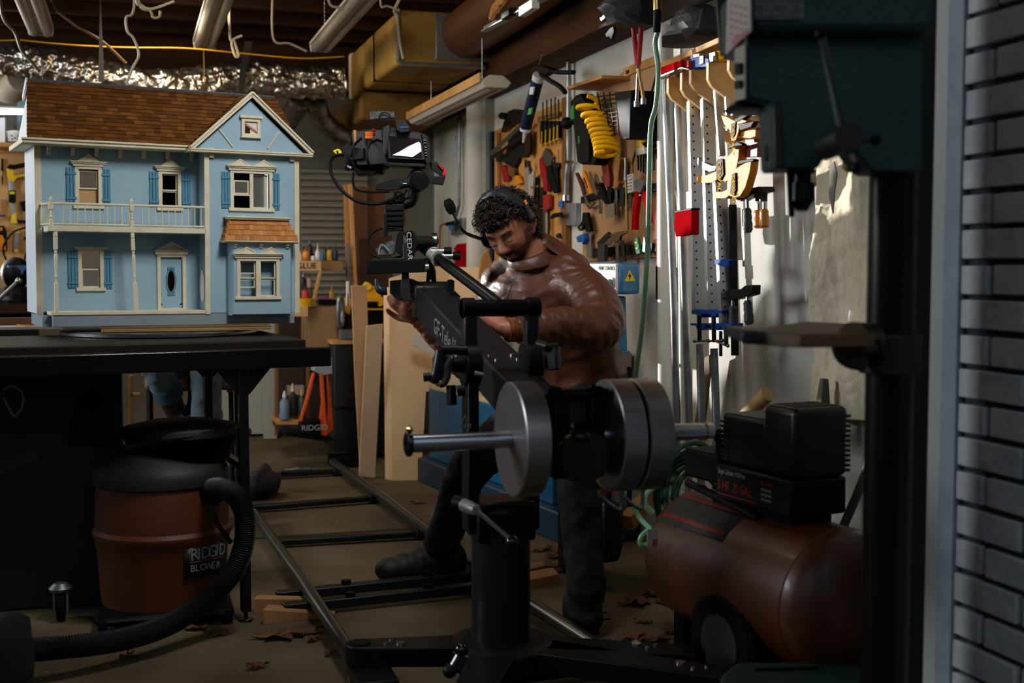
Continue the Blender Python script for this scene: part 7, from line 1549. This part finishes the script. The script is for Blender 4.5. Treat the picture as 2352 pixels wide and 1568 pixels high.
t=thing('workshop_chair','chair with a curved black leg behind the table, under the seated person','chair',P(430,1080,Y=by_)); m=MB(); m.bb((hp_.x-.2,hp_.y-.18,.54),(hp_.x+.2,hp_.y+.2,.57)); m.build('seat',mat('chair_wood','3a2412',.6),t,bevel=.01)
m=MB(); m.tube(smoothpts([(hp_.x+.0,by_-.05,.55),P(438,860,Y=by_),P(438,915,Y=by_),P(430,940,Y=by_),P(418,950,Y=by_)],5),.012,10); m.build('curved_leg',K,t)
for sx2 in (-.18,.18):
    for sy in (-.15,.18): m=MB(); m.cyl((hp_.x+sx2,hp_.y+sy,0),(hp_.x+sx2,hp_.y+sy,.54),.012); m.build('leg',K,t)
# ================================================================ air compressor
zc_=.276; ax=V((.151,-.988,0)).normalized(); L=.56; a1=V((1.5985,2.5488,zc_)); a0=a1-ax*L; px_=V((-ax.y,ax.x,0))
if px_.x>0: px_=-px_     # towards the camera side / left
KM=MX(((ax.x,px_.x,0,a0.x),(ax.y,px_.y,0,a0.y),(0,0,1,zc_),(0,0,0,1))); L=(a1-a0).length
cp=thing('air_compressor','red horizontal tank air compressor with a black motor shroud, right foreground','air compressor',(a0.x,a0.y,0))
TKM=mat('tank_red','572811',.42,0,'40200e',scale=5,bump=.04,coat=.12)
r=.18; m=MB(KM); prof=[(.01,-.09)]+[(r*math.sin(k*pi/16),-.01-.08*math.cos(k*pi/16)) for k in range(1,9)]+[(r,0),(r,L),(r-.002,L+.002),(r,L+.006)]+[(r*math.cos(k*pi/16),L+.01+.10*math.sin(k*pi/16)) for k in range(1,8)]+[(.01,L+.11)]
m.lathe(prof,(0,0,0),(1,0,0),n=64); m.build('tank',TKM,cp)
def onT(f,th,rr=r): return KM@V((f*L,math.sin(th)*rr,math.cos(th)*rr))
def tlabel(f0,f1,t0,t1,mm,nm,off=.001):
    m=MB(); n=8; vs=[]
    for f in (f0,f1):
        for k in range(n+1): vs.append(onT(f,t0+(t1-t0)*k/n,r+off))
    m.add(vs,[(k,k+1,n+2+k,n+1+k) for k in range(n)]); o=m.build(nm,mm,cp); md=o.modifiers.new('s','SOLIDIFY'); md.thickness=.0005
tlabel(.0,.52,.40,.95,mat('label_black','14140f',.7,0,'2b2a22',scale=14),'label'); tlabel(.0,.52,.34,.42,mat('label_red','6e2018',.6),'label_stripe',.002); tlabel(.0,.50,.78,.86,mat('label_red','6e2018',.6),'label_stripe',.002)
m=MB(KM); m.bb((.12,-.06,r*.9),(.46,.06,r+.02)); m.build('saddle',KP,cp,bevel=.006)
zt=.290; zb=.198
m=MB(KM); m.bb((.19,-.07,zb),(.50,.10,zt)); m.build('tray',K,cp,bevel=.008)
m=MB(KM); m.bb((.045,-.0,zb+.035),(.20,.10,zt+.02)); m.build('control_box',KP,cp,bevel=.008)
SH_=mat('shroud_black','090909',.4,0,'0e0e0c',scale=6,bump=.05)
z1=.462
m=MB(KM); m.bb((.375,-.07,zt),(.505,.092,z1)); m.build('shroud',SH_,cp,bevel=.018,seg=4)
m=MB(KM); m.bb((.20,-.06,zt),(.39,.088,z1-.04)); m.build('motor_cover',SH_,cp,bevel=.012,seg=3)
DUSTM=mat('sawdust_film','4a3a22',.95,0,'33281a',scale=20)
m=MB(KM); m.bb((.395,-.05,z1),(.485,.072,z1+.0012)); o=m.build('dust_layer',DUSTM,cp)
for k in range(9): m=MB(KM); z=zt+.01+.012*k; m.bb((.197,-.05,z),(.235,.0905,z+.006)); m.build('fin',SH_,cp); 
for k in range(12): m=MB(KM); z=zt+.012+.012*k; m.bb((.40,-.0725,z),(.5065,.07,z+.006)); m.build('fin',SH_,cp)
# lettering on the tray
def ktext(s,f,z,size,mm,sx=1): 
    o=KM@V((f,.1008,z)); x=KM.to_3x3()@V((1,0,0)); return text(s,size,fr(o,x,V((0,0,1))),'lettering',mm,cp,sx=sx)
LR=mat('letter_red','a02418',.5); LWH=mat('letter_grey','a5a5a0',.5)
hh=zt-zb; ktext('Single Cylinder / Oil-Free',.205,zt-hh*.26,.018,LWH,.62); ktext('5 HP  20 GAL.',.205,zb+hh*.30,.034,LR,.72); ktext('Air Delivery',.385,zt-hh*.30,.014,LR,.7)
for k in range(3): ktext('SCFM @ 90 PSI',.385,zt-hh*(.45+.13*k),.009,LWH,.7)
m=MB(KM); m.bb((.20,.1002,zb+hh*.16),(.36,.1006,zb+hh*.18)); m.build('red_line',LR,cp)
m=MB(); m.tube([onT(.02,.3,r+.035),onT(.35,.4,r+.03),onT(.6,.4,r+.005)],.011,10); m.build('handle_tube',KP,cp)
m=MB(KM); m.tube([(.14,.05,zt),(.14,.05,zt+.05)],.012,10); m.ball((.14,.05,zt+.06),(.02,.02,.02),10); m.build('regulator',KP,cp); m=MB(KM); m.ball((.08,.06,zb),(.012,.012,.012),8); m.build('gauge_knob',RED,cp)
for s_ in (-1,1):
    c=KM@V((.33,s_*.15,0)); c.z=.135; m=MB(); y=px_*s_
    m.lathe([(.075,-.03),(.12,-.032),(.131,-.022),(.133,0),(.131,.022),(.12,.032),(.075,.03)],c,px_,n=36); w=m.build('wheel',KR,cp)
    m=MB()
    for k in range(30):
        for q_ in (-1,0,1): th=2*pi*(k+(.5 if q_==0 else 0))/30; d=ax*math.cos(th)+V((0,0,1))*math.sin(th); m.box(c+d*.1325+px_*q_*.018,(.013,.014,.007),fr((0,0,0),px_,d.cross(px_)).to_3x3()@MX.Rotation(R(35),3,'Z'))
    m.build('tread',KR,w); m=MB(); m.lathe([(.02,-.034),(.075,-.034),(.075,.034),(.02,.034)],c,px_,n=24); m.build('rim',mat('rim_grey','3a3c3c',.5),w)
m=MB(KM); m.bb((.0,-.10,-zc_),(.05,.10,-.1)); m.build('foot',KP,cp,bevel=.004)
m=MB(KM); m.bb((.27,-.11,-.19),(.39,.11,-.12)); m.build('axle_bracket',KP,cp)
tagm=MB(); c=P(1497,1238,D=3.3); tagm.poly([P(1487,1216,D=3.3),P(1510,1214,D=3.3),P(1512,1240,D=3.3),P(1508,1258,D=3.3),P(1486,1254,D=3.3)],(0,.002,0)); o=tagm.build('paper_tag',mat('tag_paper','a89c94',.7)); tag(o,'torn white and red paper tag hanging off the left end of the red tank','tag')
MB().poly([P(1499,1238,D=3.298),P(1511,1238,D=3.298),P(1508,1256,D=3.298),P(1497,1254,D=3.298)],(0,-.001,0)).build('red_patch',mat('tag_red','9a4a48',.7),o)
# wooden dowel leaning behind the shroud
m=MB(); m.tube([P(1700,968,D=3.45),P(1764,905,D=3.35)],.021,18); tag(m.build('round_billet',mat('billet','c9a06c',.6,0,'a97b48',scale=8)),'round pine billet poking up behind the black compressor shroud','billet')
m=MB(); m.tube([P(1893,870,X=1.8),P(1886,1010,X=1.8)],[.012,.03],4); tag(m.build('grey_stake',mat('weathered','5e5d55',.8)),'weathered pointed stake on the wall left of the canvas','stake')
# green hose coils
GH=mat('green_hose','23523a',.35,0,'1b4430',scale=6)
m=MB(); ctr=P(1590,1130,D=3.75)
for k in range(6):
    rr=.20-.013*k; cc=ctr+V((.0+.012*k,.02*k,-.012*k)); q=[cc+RT*rr*.55*math.cos(t*2*pi/36)+V((0,0,1))*rr*.75*math.sin(t*2*pi/36)+FW*.05*math.sin(t*2*pi/36*2+k) for t in range(36)]
    m.tube(q,.0085,8,closed=True)
tag(m.build('hose_coil',GH),'dark green hose coiled in loops behind the counterweights','hose')
PG_=mat('pale_green_hose','86b48a',.35)
tag(MB().tube(smoothpts([P(1437,1125,D=3.6),P(1450,1150,D=3.6),P(1470,1190,D=3.6),P(1498,1218,D=3.55)],6),.008,8).build('air_hose',PG_),'pale green hose running down to the left end of the red tank','hose')
tag(MB().tube(smoothpts([P(1508,1115,D=3.6),P(1486,1135,D=3.6),P(1484,1160,D=3.6),P(1500,1178,D=3.6)],6),.009,8).build('air_hose',PG_),'short pale green hose loop right of the hanging steel hooks','hose')
tag(MB().tube(smoothpts([P(1492,1216,D=3.5),P(1474,1232,D=3.5),P(1472,1248,D=3.5),P(1486,1252,D=3.5)],6),.009,8).build('air_hose',PG_),'pale green hose end curling behind the paper tag','hose')
tag(MB().poly([P(1378,1122,D=3.7),P(1405,1128,D=3.7),P(1420,1136,D=3.7),P(1404,1138,D=3.7),P(1385,1134,D=3.7)],(0,.06,0)).build('red_pot',mat('bright_red','d82a26',.35)),'bright red pot rim just under the hanging steel hooks','pot')
m=MB(); m.poly([P(1384,1150,D=3.75),P(1432,1150,D=3.75),P(1436,1240,D=3.75),P(1424,1290,D=3.75),P(1385,1296,D=3.75)],(.02,.22,0)); tag(m.build('black_case',mat('case_black','0b0d0f',.35),bevel=.012),'tall black case standing on the floor right of the booted leg','case')
m=MB(); m.bar(P(1440,1200,D=3.95),P(1500,1130,D=4.1),.04,.05); tag(m.build('timber_offcut',WOOD),'pine offcut under the green hose coil','offcut')
# ================================================================ drill press
GD=mat('press_green','0b3a3c',.5,0,'0a3032',scale=3,bump=.25,bscale=160); GDD=mat('press_dark','050d0c',.5,.0)
cx=P(2048,600,D=2.1); PXc,PYc=cx.x,cx.y
dp=thing('drill_press','dark green floor standing drill press with a chuck and tilting table','drill press',(PXc,PYc,0))
m=MB(); m.cyl((PXc,PYc,.04),(PXc,PYc,1.55),.040,n=36); m.build('column',mat('column_dark','17130d',.3,.6),dp)
fd=V((FW.x,FW.y,0)).normalized()
def dpl(px,D,t_,mm,nm,bev=.006,dv=None,par=dp): return MB().poly([P(x,y,D=D) for x,y in px],(dv or fd)*t_).build(nm,mm,par,bevel=bev)
dpl([(1712,0),(2120,0),(2120,395),(2010,395),(1998,388),(1928,300),(1905,345),(1880,386),(1786,388),(1778,384),(1772,246),(1765,236),(1716,224),(1713,95)],2.02,.11,GD,'head',.012)
dpl([(1724,-80),(2150,-80),(2150,70),(1727,72)],1.98,.3,GD,'belt_cover',.012)
dpl([(1776,240),(1797,232),(1802,384),(1784,388),(1780,380)],2.0,.03,GDD,'quill_rib',.003)
dpl([(1640,-60),(1672,-60),(1664,125),(1656,127)],2.37,.02,GDD,'cover_side',.004)

MB().poly([P(x_,y_,D=1085/(x_-1176)*.985) for x_,y_ in ((1672,-60),(1722,-60),(1724,72),(1666,126))],(.003,.001,0)).build('speed_chart',mat('chart_plate','b5aca6',.5),dp)
for k in range(4):
    for j in range(5): MB().poly([P(x_,y_,D=1085/(x_-1176)*.982) for x_,y_ in ((1676+11*k,10+17*j+3*k),(1682+11*k,8+17*j+3*k),(1682+11*k,11+17*j+3*k),(1676+11*k,13+17*j+3*k))],(.001,.001,0)).build('chart_mark',mat('chart_red','a0504e',.6),dp)
MB().poly([P(x_,y_,D=1085/(x_-1176)*.982) for x_,y_ in ((1680,92),(1716,66),(1720,72),(1682,112))],(.001,.001,0)).build('chart_band',mat('chart_pink','b07f7c',.6),dp)
MB().poly([P(x_,y_,D=1084.7/(x_-1176)*.99) for x_,y_ in ((1687,112),(1711,102),(1711,226),(1688,232))],(.003,.001,0)).build('switch_plate',mat('switch_plate','a5a298',.5),dp)
for y in (146,186): MB().poly([P(x_,y_,D=1084.7/(x_-1176)*.975) for x_,y_ in ((1687,y),(1700,y-2),(1700,y+24 if y<150 else y+16),(1687,y+26 if y<150 else y+18))],(.02,.005,0)).build('switch_button',KP,dp)

dpl([(1686,234),(1712,226),(1778,238),(1796,246),(1790,250),(1700,244)],2.06,.12,GDD,'head_underside',.004)
dpl([(1733,-30),(1847,-30),(1847,45),(1733,45)],1.975,.003,mat('notice_plate','5d6a6d',.5),'notice_plate',.001)
NT_=mat('notice_ink','1a2a2e',.6)
for j,y in enumerate((-2,3,12,17,22,27,34,39)):
    x=1737
    while x<1842:
        w_=rnd.uniform(4,9)
        if x+w_<1844: dpl([(x,y),(x+w_,y),(x+w_,y+1.8),(x,y+1.8)],1.974,.0005,NT_,'notice_line',0) if j%2==0 or rnd.random()<.6 else None
        x+=w_+2.4
# quill, chuck
qx=1842
def at(x,y,D=2.08): return P(x,y,D=D)
m=MB(); m.tube([at(qx,380),at(qx,398)],.022,24); m.build('quill',GDD,dp)
m=MB(); m.tube([at(qx,398),at(qx,418),at(qx+1,420),at(qx,462),at(qx,470),at(qx-1,484)],[.0155,.0155,.019,.019,.014,.010],28); m.build('chuck',mat('chuck_black','0b0b0b',.35,.6),dp)
for k in range(8): th=k*pi/4; c=at(qx,440); m=MB(); m.box(c+RT*.0192*math.cos(th)+fd*.0192*math.sin(th),(.003,.003,.03)); m.build('chuck_groove',KP,dp)
m=MB(); m.tube([at(1810,384),at(1817,498)],.004,8); m.build('depth_rod',KP,dp); m=MB(); m.bar(at(1813,392),at(1818,497),.012,.004); m.build('depth_stop',KP,dp)
m=MB(); m.tube([at(1852,405),at(1853,414)],.006,8); m.build('red_mark',RED,dp)
dpl([(1762,330),(1770,328),(1776,334),(1778,372),(1768,372),(1760,366)],2.06,.02,KP,'light_bracket',.002)
# feed handles
hb_=at(1944,320,1.9)
m=MB(); m.tube([at(1900,335,1.98),at(1950,314,1.88)],.022,20); m.build('feed_hub',GDD,dp)
for e,kb in (((1884,80),(1884,78)),((2000,322),(2012,322)),((1965,380),(1966,384))):
    m=MB(); m.tube([hb_,P(e[0],e[1],D=1.88)],.0038,8); m.build('feed_handle',mat('handle_steel','55585a',.3,.9),dp); m=MB(); m.ball(P(kb[0],kb[1],D=1.88),.009,10); m.build('handle_knob',KP,dp)
dpl([(1946,318),(1958,325),(1974,380),(1970,394),(1958,396),(1952,380)],1.9,.02,KP,'handle_grip',.004)
m=MB(); m.tube([at(1888,84,1.9),at(1935,315,1.9)],.006,8); m.build('guard_rod',mat('handle_steel','55585a',.3,.9),dp)
# table
tz=P(1840,764,D=2.02).z
tp=[(1703,755,2.08),(1840,764,1.98),(2012,758,2.0),(1990,748,2.3),(1850,746,2.42)]
m=MB(); m.poly([V((P(x,y,D=D).x,P(x,y,D=D).y,tz)) for x,y,D in tp],(0,0,-.022)); m.build('table',mat('cast_table','4a3c28',.6,.1,'5c4428',scale=6),dp,bevel=.003)
dpl([(1704,758),(1840,766),(2010,762),(2010,795),(1925,797),(1850,796),(1834,788),(1790,785),(1704,787)],2.04,.16,GDD,'table_rib',.004)
m=MB(); m.tube([at(1958,778,2.02),at(2000,780,2.06)],.028,24); m.build('table_trunnion',mat('trunnion','1f2418',.35,.5,'3a2c14',scale=6),dp)
dpl([(1920,795),(1995,790),(1995,855),(1960,850),(1935,835)],2.04,.05,GDD,'table_arm',.008)
m=MB(); m.tube([(PXc,PYc,P(2048,765,D=2.1).z),(PXc,PYc,P(2048,858,D=2.1).z)],.052,30); m.build('table_collar',GDD,dp,bevel=.004)
m=MB(); m.tube([at(2015,780,2.0),at(2045,850,1.98)],.004,8); m.build('lock_lever',KP,dp)
bz=P(1850,1517,D=2.3); 
m=MB(); m.bb((PXc-.22,PYc-.14,0),(PXc+.12,PYc+.30,.03)); m.build('base',GD,dp,bevel=.01)
m=MB(); m.lathe([(.075,.03),(.07,.05),(.045,.07),(.042,.12)],(PXc,PYc,0),n=32); m.build('column_base',GDD,dp)
# green tool tray on the floor in front of the tank
m=MB(); q=[P(1655,1548,Z=.16),P(1690,1518,Z=.16),P(1995,1518,Z=.16),P(1995,1640,Z=.16),P(1640,1640,Z=.16)]; m.poly(q,(0,0,-.16)); tag(m.build('tool_chest',mat('chest_green','16302a',.5,0,'1d3b33',scale=8,bump=.2),bevel=.012),'dark green chest with dusty lid at the bottom edge below the tank','chest')
a=P(1735,1538,Z=.162); b=P(1880,1534,Z=.162); m=MB(); m.bar(a,b,.006,.006); m.build('pencil',KP)
bpy.data.objects['pencil']['label']='dark pencil lying on the green chest lid'; bpy.data.objects['pencil']['category']='pencil'
# black steel post of the garage door track
pA=P(2085,600,D=2.22); pB=P(2146,600,D=2.3)
m=MB(); m.bb((1.42,2.06,0),(1.52,2.30,2.75)) if False else m.poly([V((P(2082,600,D=2.25).x,P(2082,600,D=2.25).y,0)),V((P(2140,600,D=2.25).x,P(2140,600,D=2.25).y,0)),V((P(2140,600,D=2.25).x+.04,P(2140,600,D=2.25).y+.16,0)),V((P(2082,600,D=2.25).x+.04,P(2082,600,D=2.25).y+.16,0))],(0,0,2.7)); tag(m.build('track_post',mat('post_black','060707',.5)),'black steel door track post between the drill press column and the white jamb','post')
# chuck key and bits on a bracket right of the feed handles
t=thing('drill_index','small yellowish drill holder hanging by the press column','holder',P(1975,390,D=2.0)); MB().poly([P(1975,335,D=2.25),P(2005,340,D=2.25),P(2008,372,D=2.25),P(1980,378,D=2.25)],(0,.03,0)).build('holder_body',KP,t,bevel=.003); MB().poly([P(1948,352,D=2.2),P(1966,350,D=2.2),P(1962,395,D=2.2),P(1948,385,D=2.2)],(0,.02,0)).build('yellow_bit',mat('dusty_yellow','6a5a1c',.6),t)
# ================================================================ shop vacuum under the table
vc=P(378,1405,Z=0); t=thing('shop_vacuum','orange shop vacuum with a dark lid and corrugated hose under the black table','vacuum',vc)
VO=mat('vac_orange','5e2806',.55,0,'4c2006',scale=4,bump=.05); VG=mat('vac_lid','0c100e',.6,0,'171810',scale=12)
R_=.203; zr=.43
m=MB(); m.lathe([(R_*.86,.04),(R_*.92,.05),(R_*.96,.2),(R_,.245),(R_*1.03,.255),(R_*1.03,.268),(R_*.99,.28),(R_*.97,.40),(R_*.93,zr)],vc,n=56); m.build('drum',VO,t)
m=MB(); m.lathe([(R_*.97,zr-.02),(R_*1.0,zr-.015),(R_*1.0,zr+.015),(R_*.93,zr+.04),(R_*.8,zr+.055),(R_*.62,zr+.09),(R_*.3,zr+.11),(.01,zr+.115)],vc,n=56); m.build('lid',VG,t)
m=MB(); m.lathe([(R_*.7,zr+.05),(R_*.86,zr+.12),(R_*.90,zr+.13),(R_*.86,zr+.15),(R_*.55,zr+.165),(.01,zr+.17)],vc+V((.06,0,0)),n=40); m.build('power_head',KP,t)
m=MB(); m.tube(smoothpts([vc+V((-.1,-.08,zr+.1)),vc+V((.05,-.17,zr+.14)),vc+V((.22,-.08,zr+.13)),vc+V((.26,.02,zr+.12))],6),.016,10); m.build('handle',VG,t)
m=MB(); c=P(415,1028,D=3.75); m.box(c,(.02,.01,.022)); m.build('orange_switch',mat('switch_orange','b8400f',.4),t)
m=MB(); m.bb((vc.x-.2,vc.y-.2,.02),(vc.x+.2,vc.y+.2,.05)); m.build('caster_frame',KP,t,bevel=.02)
for sx in (-1,1):
    for sy in (-1,1): c=vc+V((sx*.18,sy*.18,.025)); m=MB(); m.cyl(c-V((.012,0,0)),c+V((.012,0,0)),.025); m.build('caster',KR,t)
# label following the drum
def vpt(px,py,rr): 
    d=FW+RT*((px-1176)/F)-UP*((py-784)/F); a=d.x**2+d.y**2; ox=CO.x-vc.x; oy=CO.y-vc.y; b=2*(d.x*ox+d.y*oy); c=ox*ox+oy*oy-rr*rr; D=b*b-4*a*c
    if D<0: return CO+d*((-b)/(2*a))
    return CO+d*((-b-math.sqrt(D))/(2*a))
def curved(px,rr,mm,nm,par):
    m=MB(); q=[vpt(x,y,rr) for x,y in px]; n=len(q)//2; m.add(q,[(k,k+1,n*2-2-k,n*2-1-k) for k in range(n-1)]); o=m.build(nm,mm,par); s=o.modifiers.new('s','SOLIDIFY'); s.thickness=.001
xs=[424,440,456,472,488,504,520]
top=[(x,1256-(x-424)*.2) for x in xs]; bot=[(x,1330-(x-424)*.17) for x in xs]
curved(top+bot[::-1],R_*.992,mat('vac_label','0b0e0d',.5),'label',t)
VT=mat('vac_text','8d918f',.5)
def vtext(s,x0,y0,slope,hpx,adv,mm):
    x=x0-adv
    for i,ch in enumerate(s):
        x=(x+adv*(1 if i==0 else {'I':.5,'R':1.05,'D':1.1,'G':1.12,'W':1.3,'L':.9}.get(s[i-1],1))); y=y0+slope*(x-x0); a=vpt(x,y,R_*1.0); b=vpt(x+adv,y+slope*adv,R_*1.0); xd=(b-a); text(ch,hpx/2850*(a-CO).length*1.35,fr(a,xd,V((0,0,1))),'lettering',mm,t,.0008)
vtext('RIDGID',437,1288,-.2,27,15.5,VT); vtext('BLOWER',437,1314,-.17,16,11.5,VT)
curved([(x,1292-(x-436)*.2) for x in (436,460,485,510)]+[(x,1295-(x-436)*.2) for x in (510,485,460,436)],R_*1.001,mat('vac_line','7a3a1a',.5),'label_line',t)
m=MB(); c=vpt(482,1125,R_*.97); d=(c-vc); d.z=0; d.normalize(); c2=V((c.x,c.y,c.z)); m.tube([c2-d*.02,c2+d*.03],[.042,.040],24); m.build('hose_port',KP,t)
HO=mat('corrugated_hose','0d1614',.5,0,'131c19',scale=8)
hp_=[(488,1120,3.72),(515,1122,3.66),(548,1145,3.60),(562,1190,3.58),(560,1250,3.58),(535,1315,3.58),(490,1365,3.56),(430,1410,3.5),(360,1445,3.42),(280,1468,3.34),(190,1482,3.26),(100,1490,3.2),(0,1495,3.1)]
q=smoothpts([P(x,y,D=D) for x,y,D in hp_],26)
for p in q: p.z=max(p.z,.033)
m=MB(); m.tube(q,[.0285+.0028*(1 if i%2 else -1) for i in range(len(q))],18); tag(m.build('vacuum_hose',HO),'dark corrugated vacuum hose curving down onto the floor from the orange drum','hose')
wire('cable',[P(478,1160,D=3.66),P(505,1210,D=3.64),P(530,1245,D=3.6)],.007,KP,'black cord slanting down behind the vacuum hose')
# dark cabinet, bags and tools under the table
m=MB(); tx=P(0,1300,Y=4.1).x; m.bb((-.55,4.1,.0),(-.03,4.38,.765)); tag(m.build('steel_cabinet',mat('cab_green','10201a',.5,.2),bevel=.006),'very dark green steel cabinet under the left end of the table','cabinet')
c=P(140,1395,Y=3.95); t=thing('swivel_caster','metal swivel caster on the floor left of the orange vacuum','caster',(c.x,c.y,0)); MB().lathe([(.03,.09),(.035,.1),(.02,.115)],(c.x,c.y,0),n=20).build('swivel_plate',GALV,t); MB().cyl((c.x-.012,c.y,.045),(c.x+.012,c.y,.045),.045,n=24).build('wheel',KR,t); m=MB(); m.bb((c.x-.022,c.y-.015,.03),(c.x-.016,c.y+.015,.095)); m.bb((c.x+.016,c.y-.015,.03),(c.x+.022,c.y+.015,.095)); m.build('fork',GALV,t)
wire('cable',[P(8,895,D=3.7),P(30,885,D=3.7),P(52,905,D=3.7),P(50,935,D=3.7),P(34,955,D=3.7),P(20,935,D=3.7),P(8,912,D=3.7)],.004,mat('pale_cable','7c7f78',.5),'pale cable loop hanging under the left end of the table')
MB()
m=MB(); m.bar(P(0,1075,D=3.6),P(80,1045,D=3.6),.03,.03); tag(m.build('steel_tube',mat('dark_handle','10181c',.4)),'dark pipe handle jutting from the left edge under the table','tube')
lumpD([(165,960),(190,900),(215,890),(240,920),(262,985),(258,1020),(160,1020)],3.9,.06,'work_bag','dark cloth bag hanging under the middle of the table',21,'bag',mat('dark_cloth','0b0d0d',.9))
lumpD([(-40,1420),(20,1405),(45,1430),(60,1480),(58,1540),(50,1600),(-40,1600)],3.0,.1,'navy_bundle','blurred navy bundle in the bottom left corner',22,'bundle',mat('navy_cloth','02060b',.95))
TY('timber_rack','amber timber rack seen under the table behind the vacuum','rack',[('upright',mat('amber_frame','7a5220',.7),R4(296,862,306,1110),5.9,.03),('shelf',mat('amber_frame','7a5220',.7),R4(296,905,322,912),5.9,.1),('upright',mat('amber_frame','7a5220',.7),R4(208,856,232,900),5.9,.03)])
TY('hanging_strap','orange brown leather strap hanging under the bench behind the table leg','strap',[('p',mat('strap_tan','8a5220',.7),[(520,848),(540,848),(535,902),(522,902),(515,870)],5.6,.02)])
# black bag by the table leg and the ratchet on the sleeper
lumpD([(552,1105),(556,1090),(590,1082),(602,1066),(612,1075),(622,1085),(645,1100),(640,1130),(600,1140),(572,1142)],5.75,.14,'tool_bag','crumpled black tool bag on the floor beside the table leg',23,'bag',mat('bag_black','07080a',.8))
m=MB(); m.tube(smoothpts([P(646,1084,D=5.9),P(668,1082,D=5.9),P(690,1080,D=5.9),P(714,1080,D=5.9)],3),[.012,.018,.02,.018,.018,.02,.019,.016,.016,.016],10); tag(m.build('ratchet_tool',mat('ratchet','35383a',.4,.6)),'black and silver hand tool lying near the farthest sleeper','tool')
m=MB(); c=P(536,1080,D=6.3); m.tube([c-V((.03,0,0)),c+V((.03,0,.02))],.008,8); m.tube([V((c.x,c.y,.0)),c+V((.0,0,.04))],.008,8); tag(m.build('valve_handle',STEEL),'small steel cross handle peeking left of the table leg','handle')
# ================================================================ wedges, leaves, shavings
WG=mat('wedge_wood','a87a4c',.65,0,'8a5f36',scale=8,stretch=(1,1,.3))
def wedge(pts,h0,h1,lab):
    q=[P(x,y,Z=0) for x,y in pts]; m=MB(); a,b,c,d=q; hs=(h0,h1,h1,h0)
    m.add(q+[p+V((0,0,h)) for p,h in zip(q,hs)],[(0,1,2,3),(4,5,6,7),(0,1,5,4),(1,2,6,5),(2,3,7,6),(3,0,4,7)]); tag(m.build('wood_wedge',WG,bevel=.001),lab,'wedge')
wedge([(604,1434),(768,1416),(770,1408),(618,1420)],.045,.008,'nearest pine wedge tapering under the left rail')
wedge([(582,1408),(700,1398),(706,1390),(594,1398)],.045,.03,'pine wedge behind the nearest one, beside the table leg')
wedge([(1216,1352),(1284,1338),(1270,1322),(1212,1332)],.03,.03,'pine block behind the right side of the column')
wedge([(1216,1326),(1252,1318),(1248,1306),(1214,1312)],.03,.03,'smaller pine block behind the larger one, right of the column')
wedge([(1402,1512),(1480,1512),(1462,1492),(1416,1496)],.02,.03,'pine wedge under the right rail at the bottom')
LV=[mat('leaf_a','5e3a1a',.8,0,'3f2612',scale=20),mat('leaf_b','7a4f24',.8,0,'50311a',scale=20)]
def leafmesh(seed):
    rn=random.Random(seed); out=[]; n=22
    for k in range(n):
        th=2*pi*k/n; rr=.5*(.55+.45*abs(math.cos(th*3.5+.3)))*(1+.2*rn.uniform(-1,1)); out.append((rr*math.cos(th)*1.15,rr*math.sin(th)*.62))
    return out
leaves=[(690,1452,.13,'spiky oak leaf right of the wedges, left of the left rail',.3),(640,1462,.15,'long oak leaf below the wedges',-.2),(500,1455,.08,'small curled leaf left of the long oak leaf',.1),(455,1443,.07,'thin leaf nearest the vacuum hose',.0),(760,1502,.05,'tiny leaf beside the left rail near the bottom',1),(1242,1262,.10,'dark leaf right of the column beside the blue plinth',.4),(1275,1275,.12,'broad brown leaf below the blue plinth',.9),(1262,1298,.09,'leaf left of the booted leg, under the plinth',2),(1295,1310,.09,'dark leaf touching the pine blocks',.2),(1440,1385,.08,'leaf right of the standing boot',.5),(1465,1380,.14,'large leaf between the boot and the tank',1.2),(1500,1365,.10,'leaf close to the left end of the tank',.1),(1530,1385,.09,'leaf beneath the tank end',2.2),(1455,1462,.10,'leaf right of the boot toe',.6),(1500,1470,.12,'leaf in front of the tank, lowest on the right',.2),(1540,1450,.07,'small leaf under the tank belly',.9),(1548,1350,.09,'leaf half hidden under the red tank',.3),(960,1154,.07,'dark leaf at the foot of the blue plinth, left end',0),(1395,1352,.05,'tiny leaf just right of the boot shaft',1.7),(1480,1428,.06,'small leaf between the two large ones on the right',2.6),(720,1470,.05,'small leaf just right of the spiky oak leaf',.8),(290,1505,.05,'tiny leaf below the hose, left of centre',.8),(590,1532,.06,'pale leaf near the bottom edge left of the rail',.4)]
for i,(x,y,s_,lab,rot) in enumerate(leaves):
    c=P(x,y,Z=.004); rn=random.Random(i); o2=leafmesh(i); m=MB(MX.Translation(c)@MX.Rotation(rot,4,'Z')@MX.Rotation(rn.uniform(-.12,.12),4,'X'))
    vs=[(0,0,.004)]+[(a*s_,b*s_,.003+.010*abs(rn.gauss(0,.6))) for a,b in o2]; n=len(o2); m.add(vs,[(0,1+k,1+(k+1)%n) for k in range(n)]); o=m.build('dry_leaf',LV[i%2],flat=True); md=o.modifiers.new('s','SOLIDIFY'); md.thickness=.0008; tag(o,lab,'leaf','dry leaves on the floor')
m=MB(); rs=random.Random(77)
for k in range(1500):
    if k<900: x=rs.gauss(1450,90); y=rs.uniform(1260,1470)
    else: x=rs.uniform(60,1600); y=rs.uniform(1120,1560)
    c=P(x,y,Z=.001); s_=rs.uniform(.0015,.006); a=rs.uniform(0,6.3); d=V((math.cos(a),math.sin(a),0)); m.poly([c,c+d*s_*1.6,c+d*s_+V((-d.y,d.x,0))*s_*.7],(0,0,.0012))
tag(m.build('wood_shavings',mat('shavings','a88454',.8),flat=True),'scattered pale sawdust and wood shavings on the concrete floor','shavings',kind='stuff')
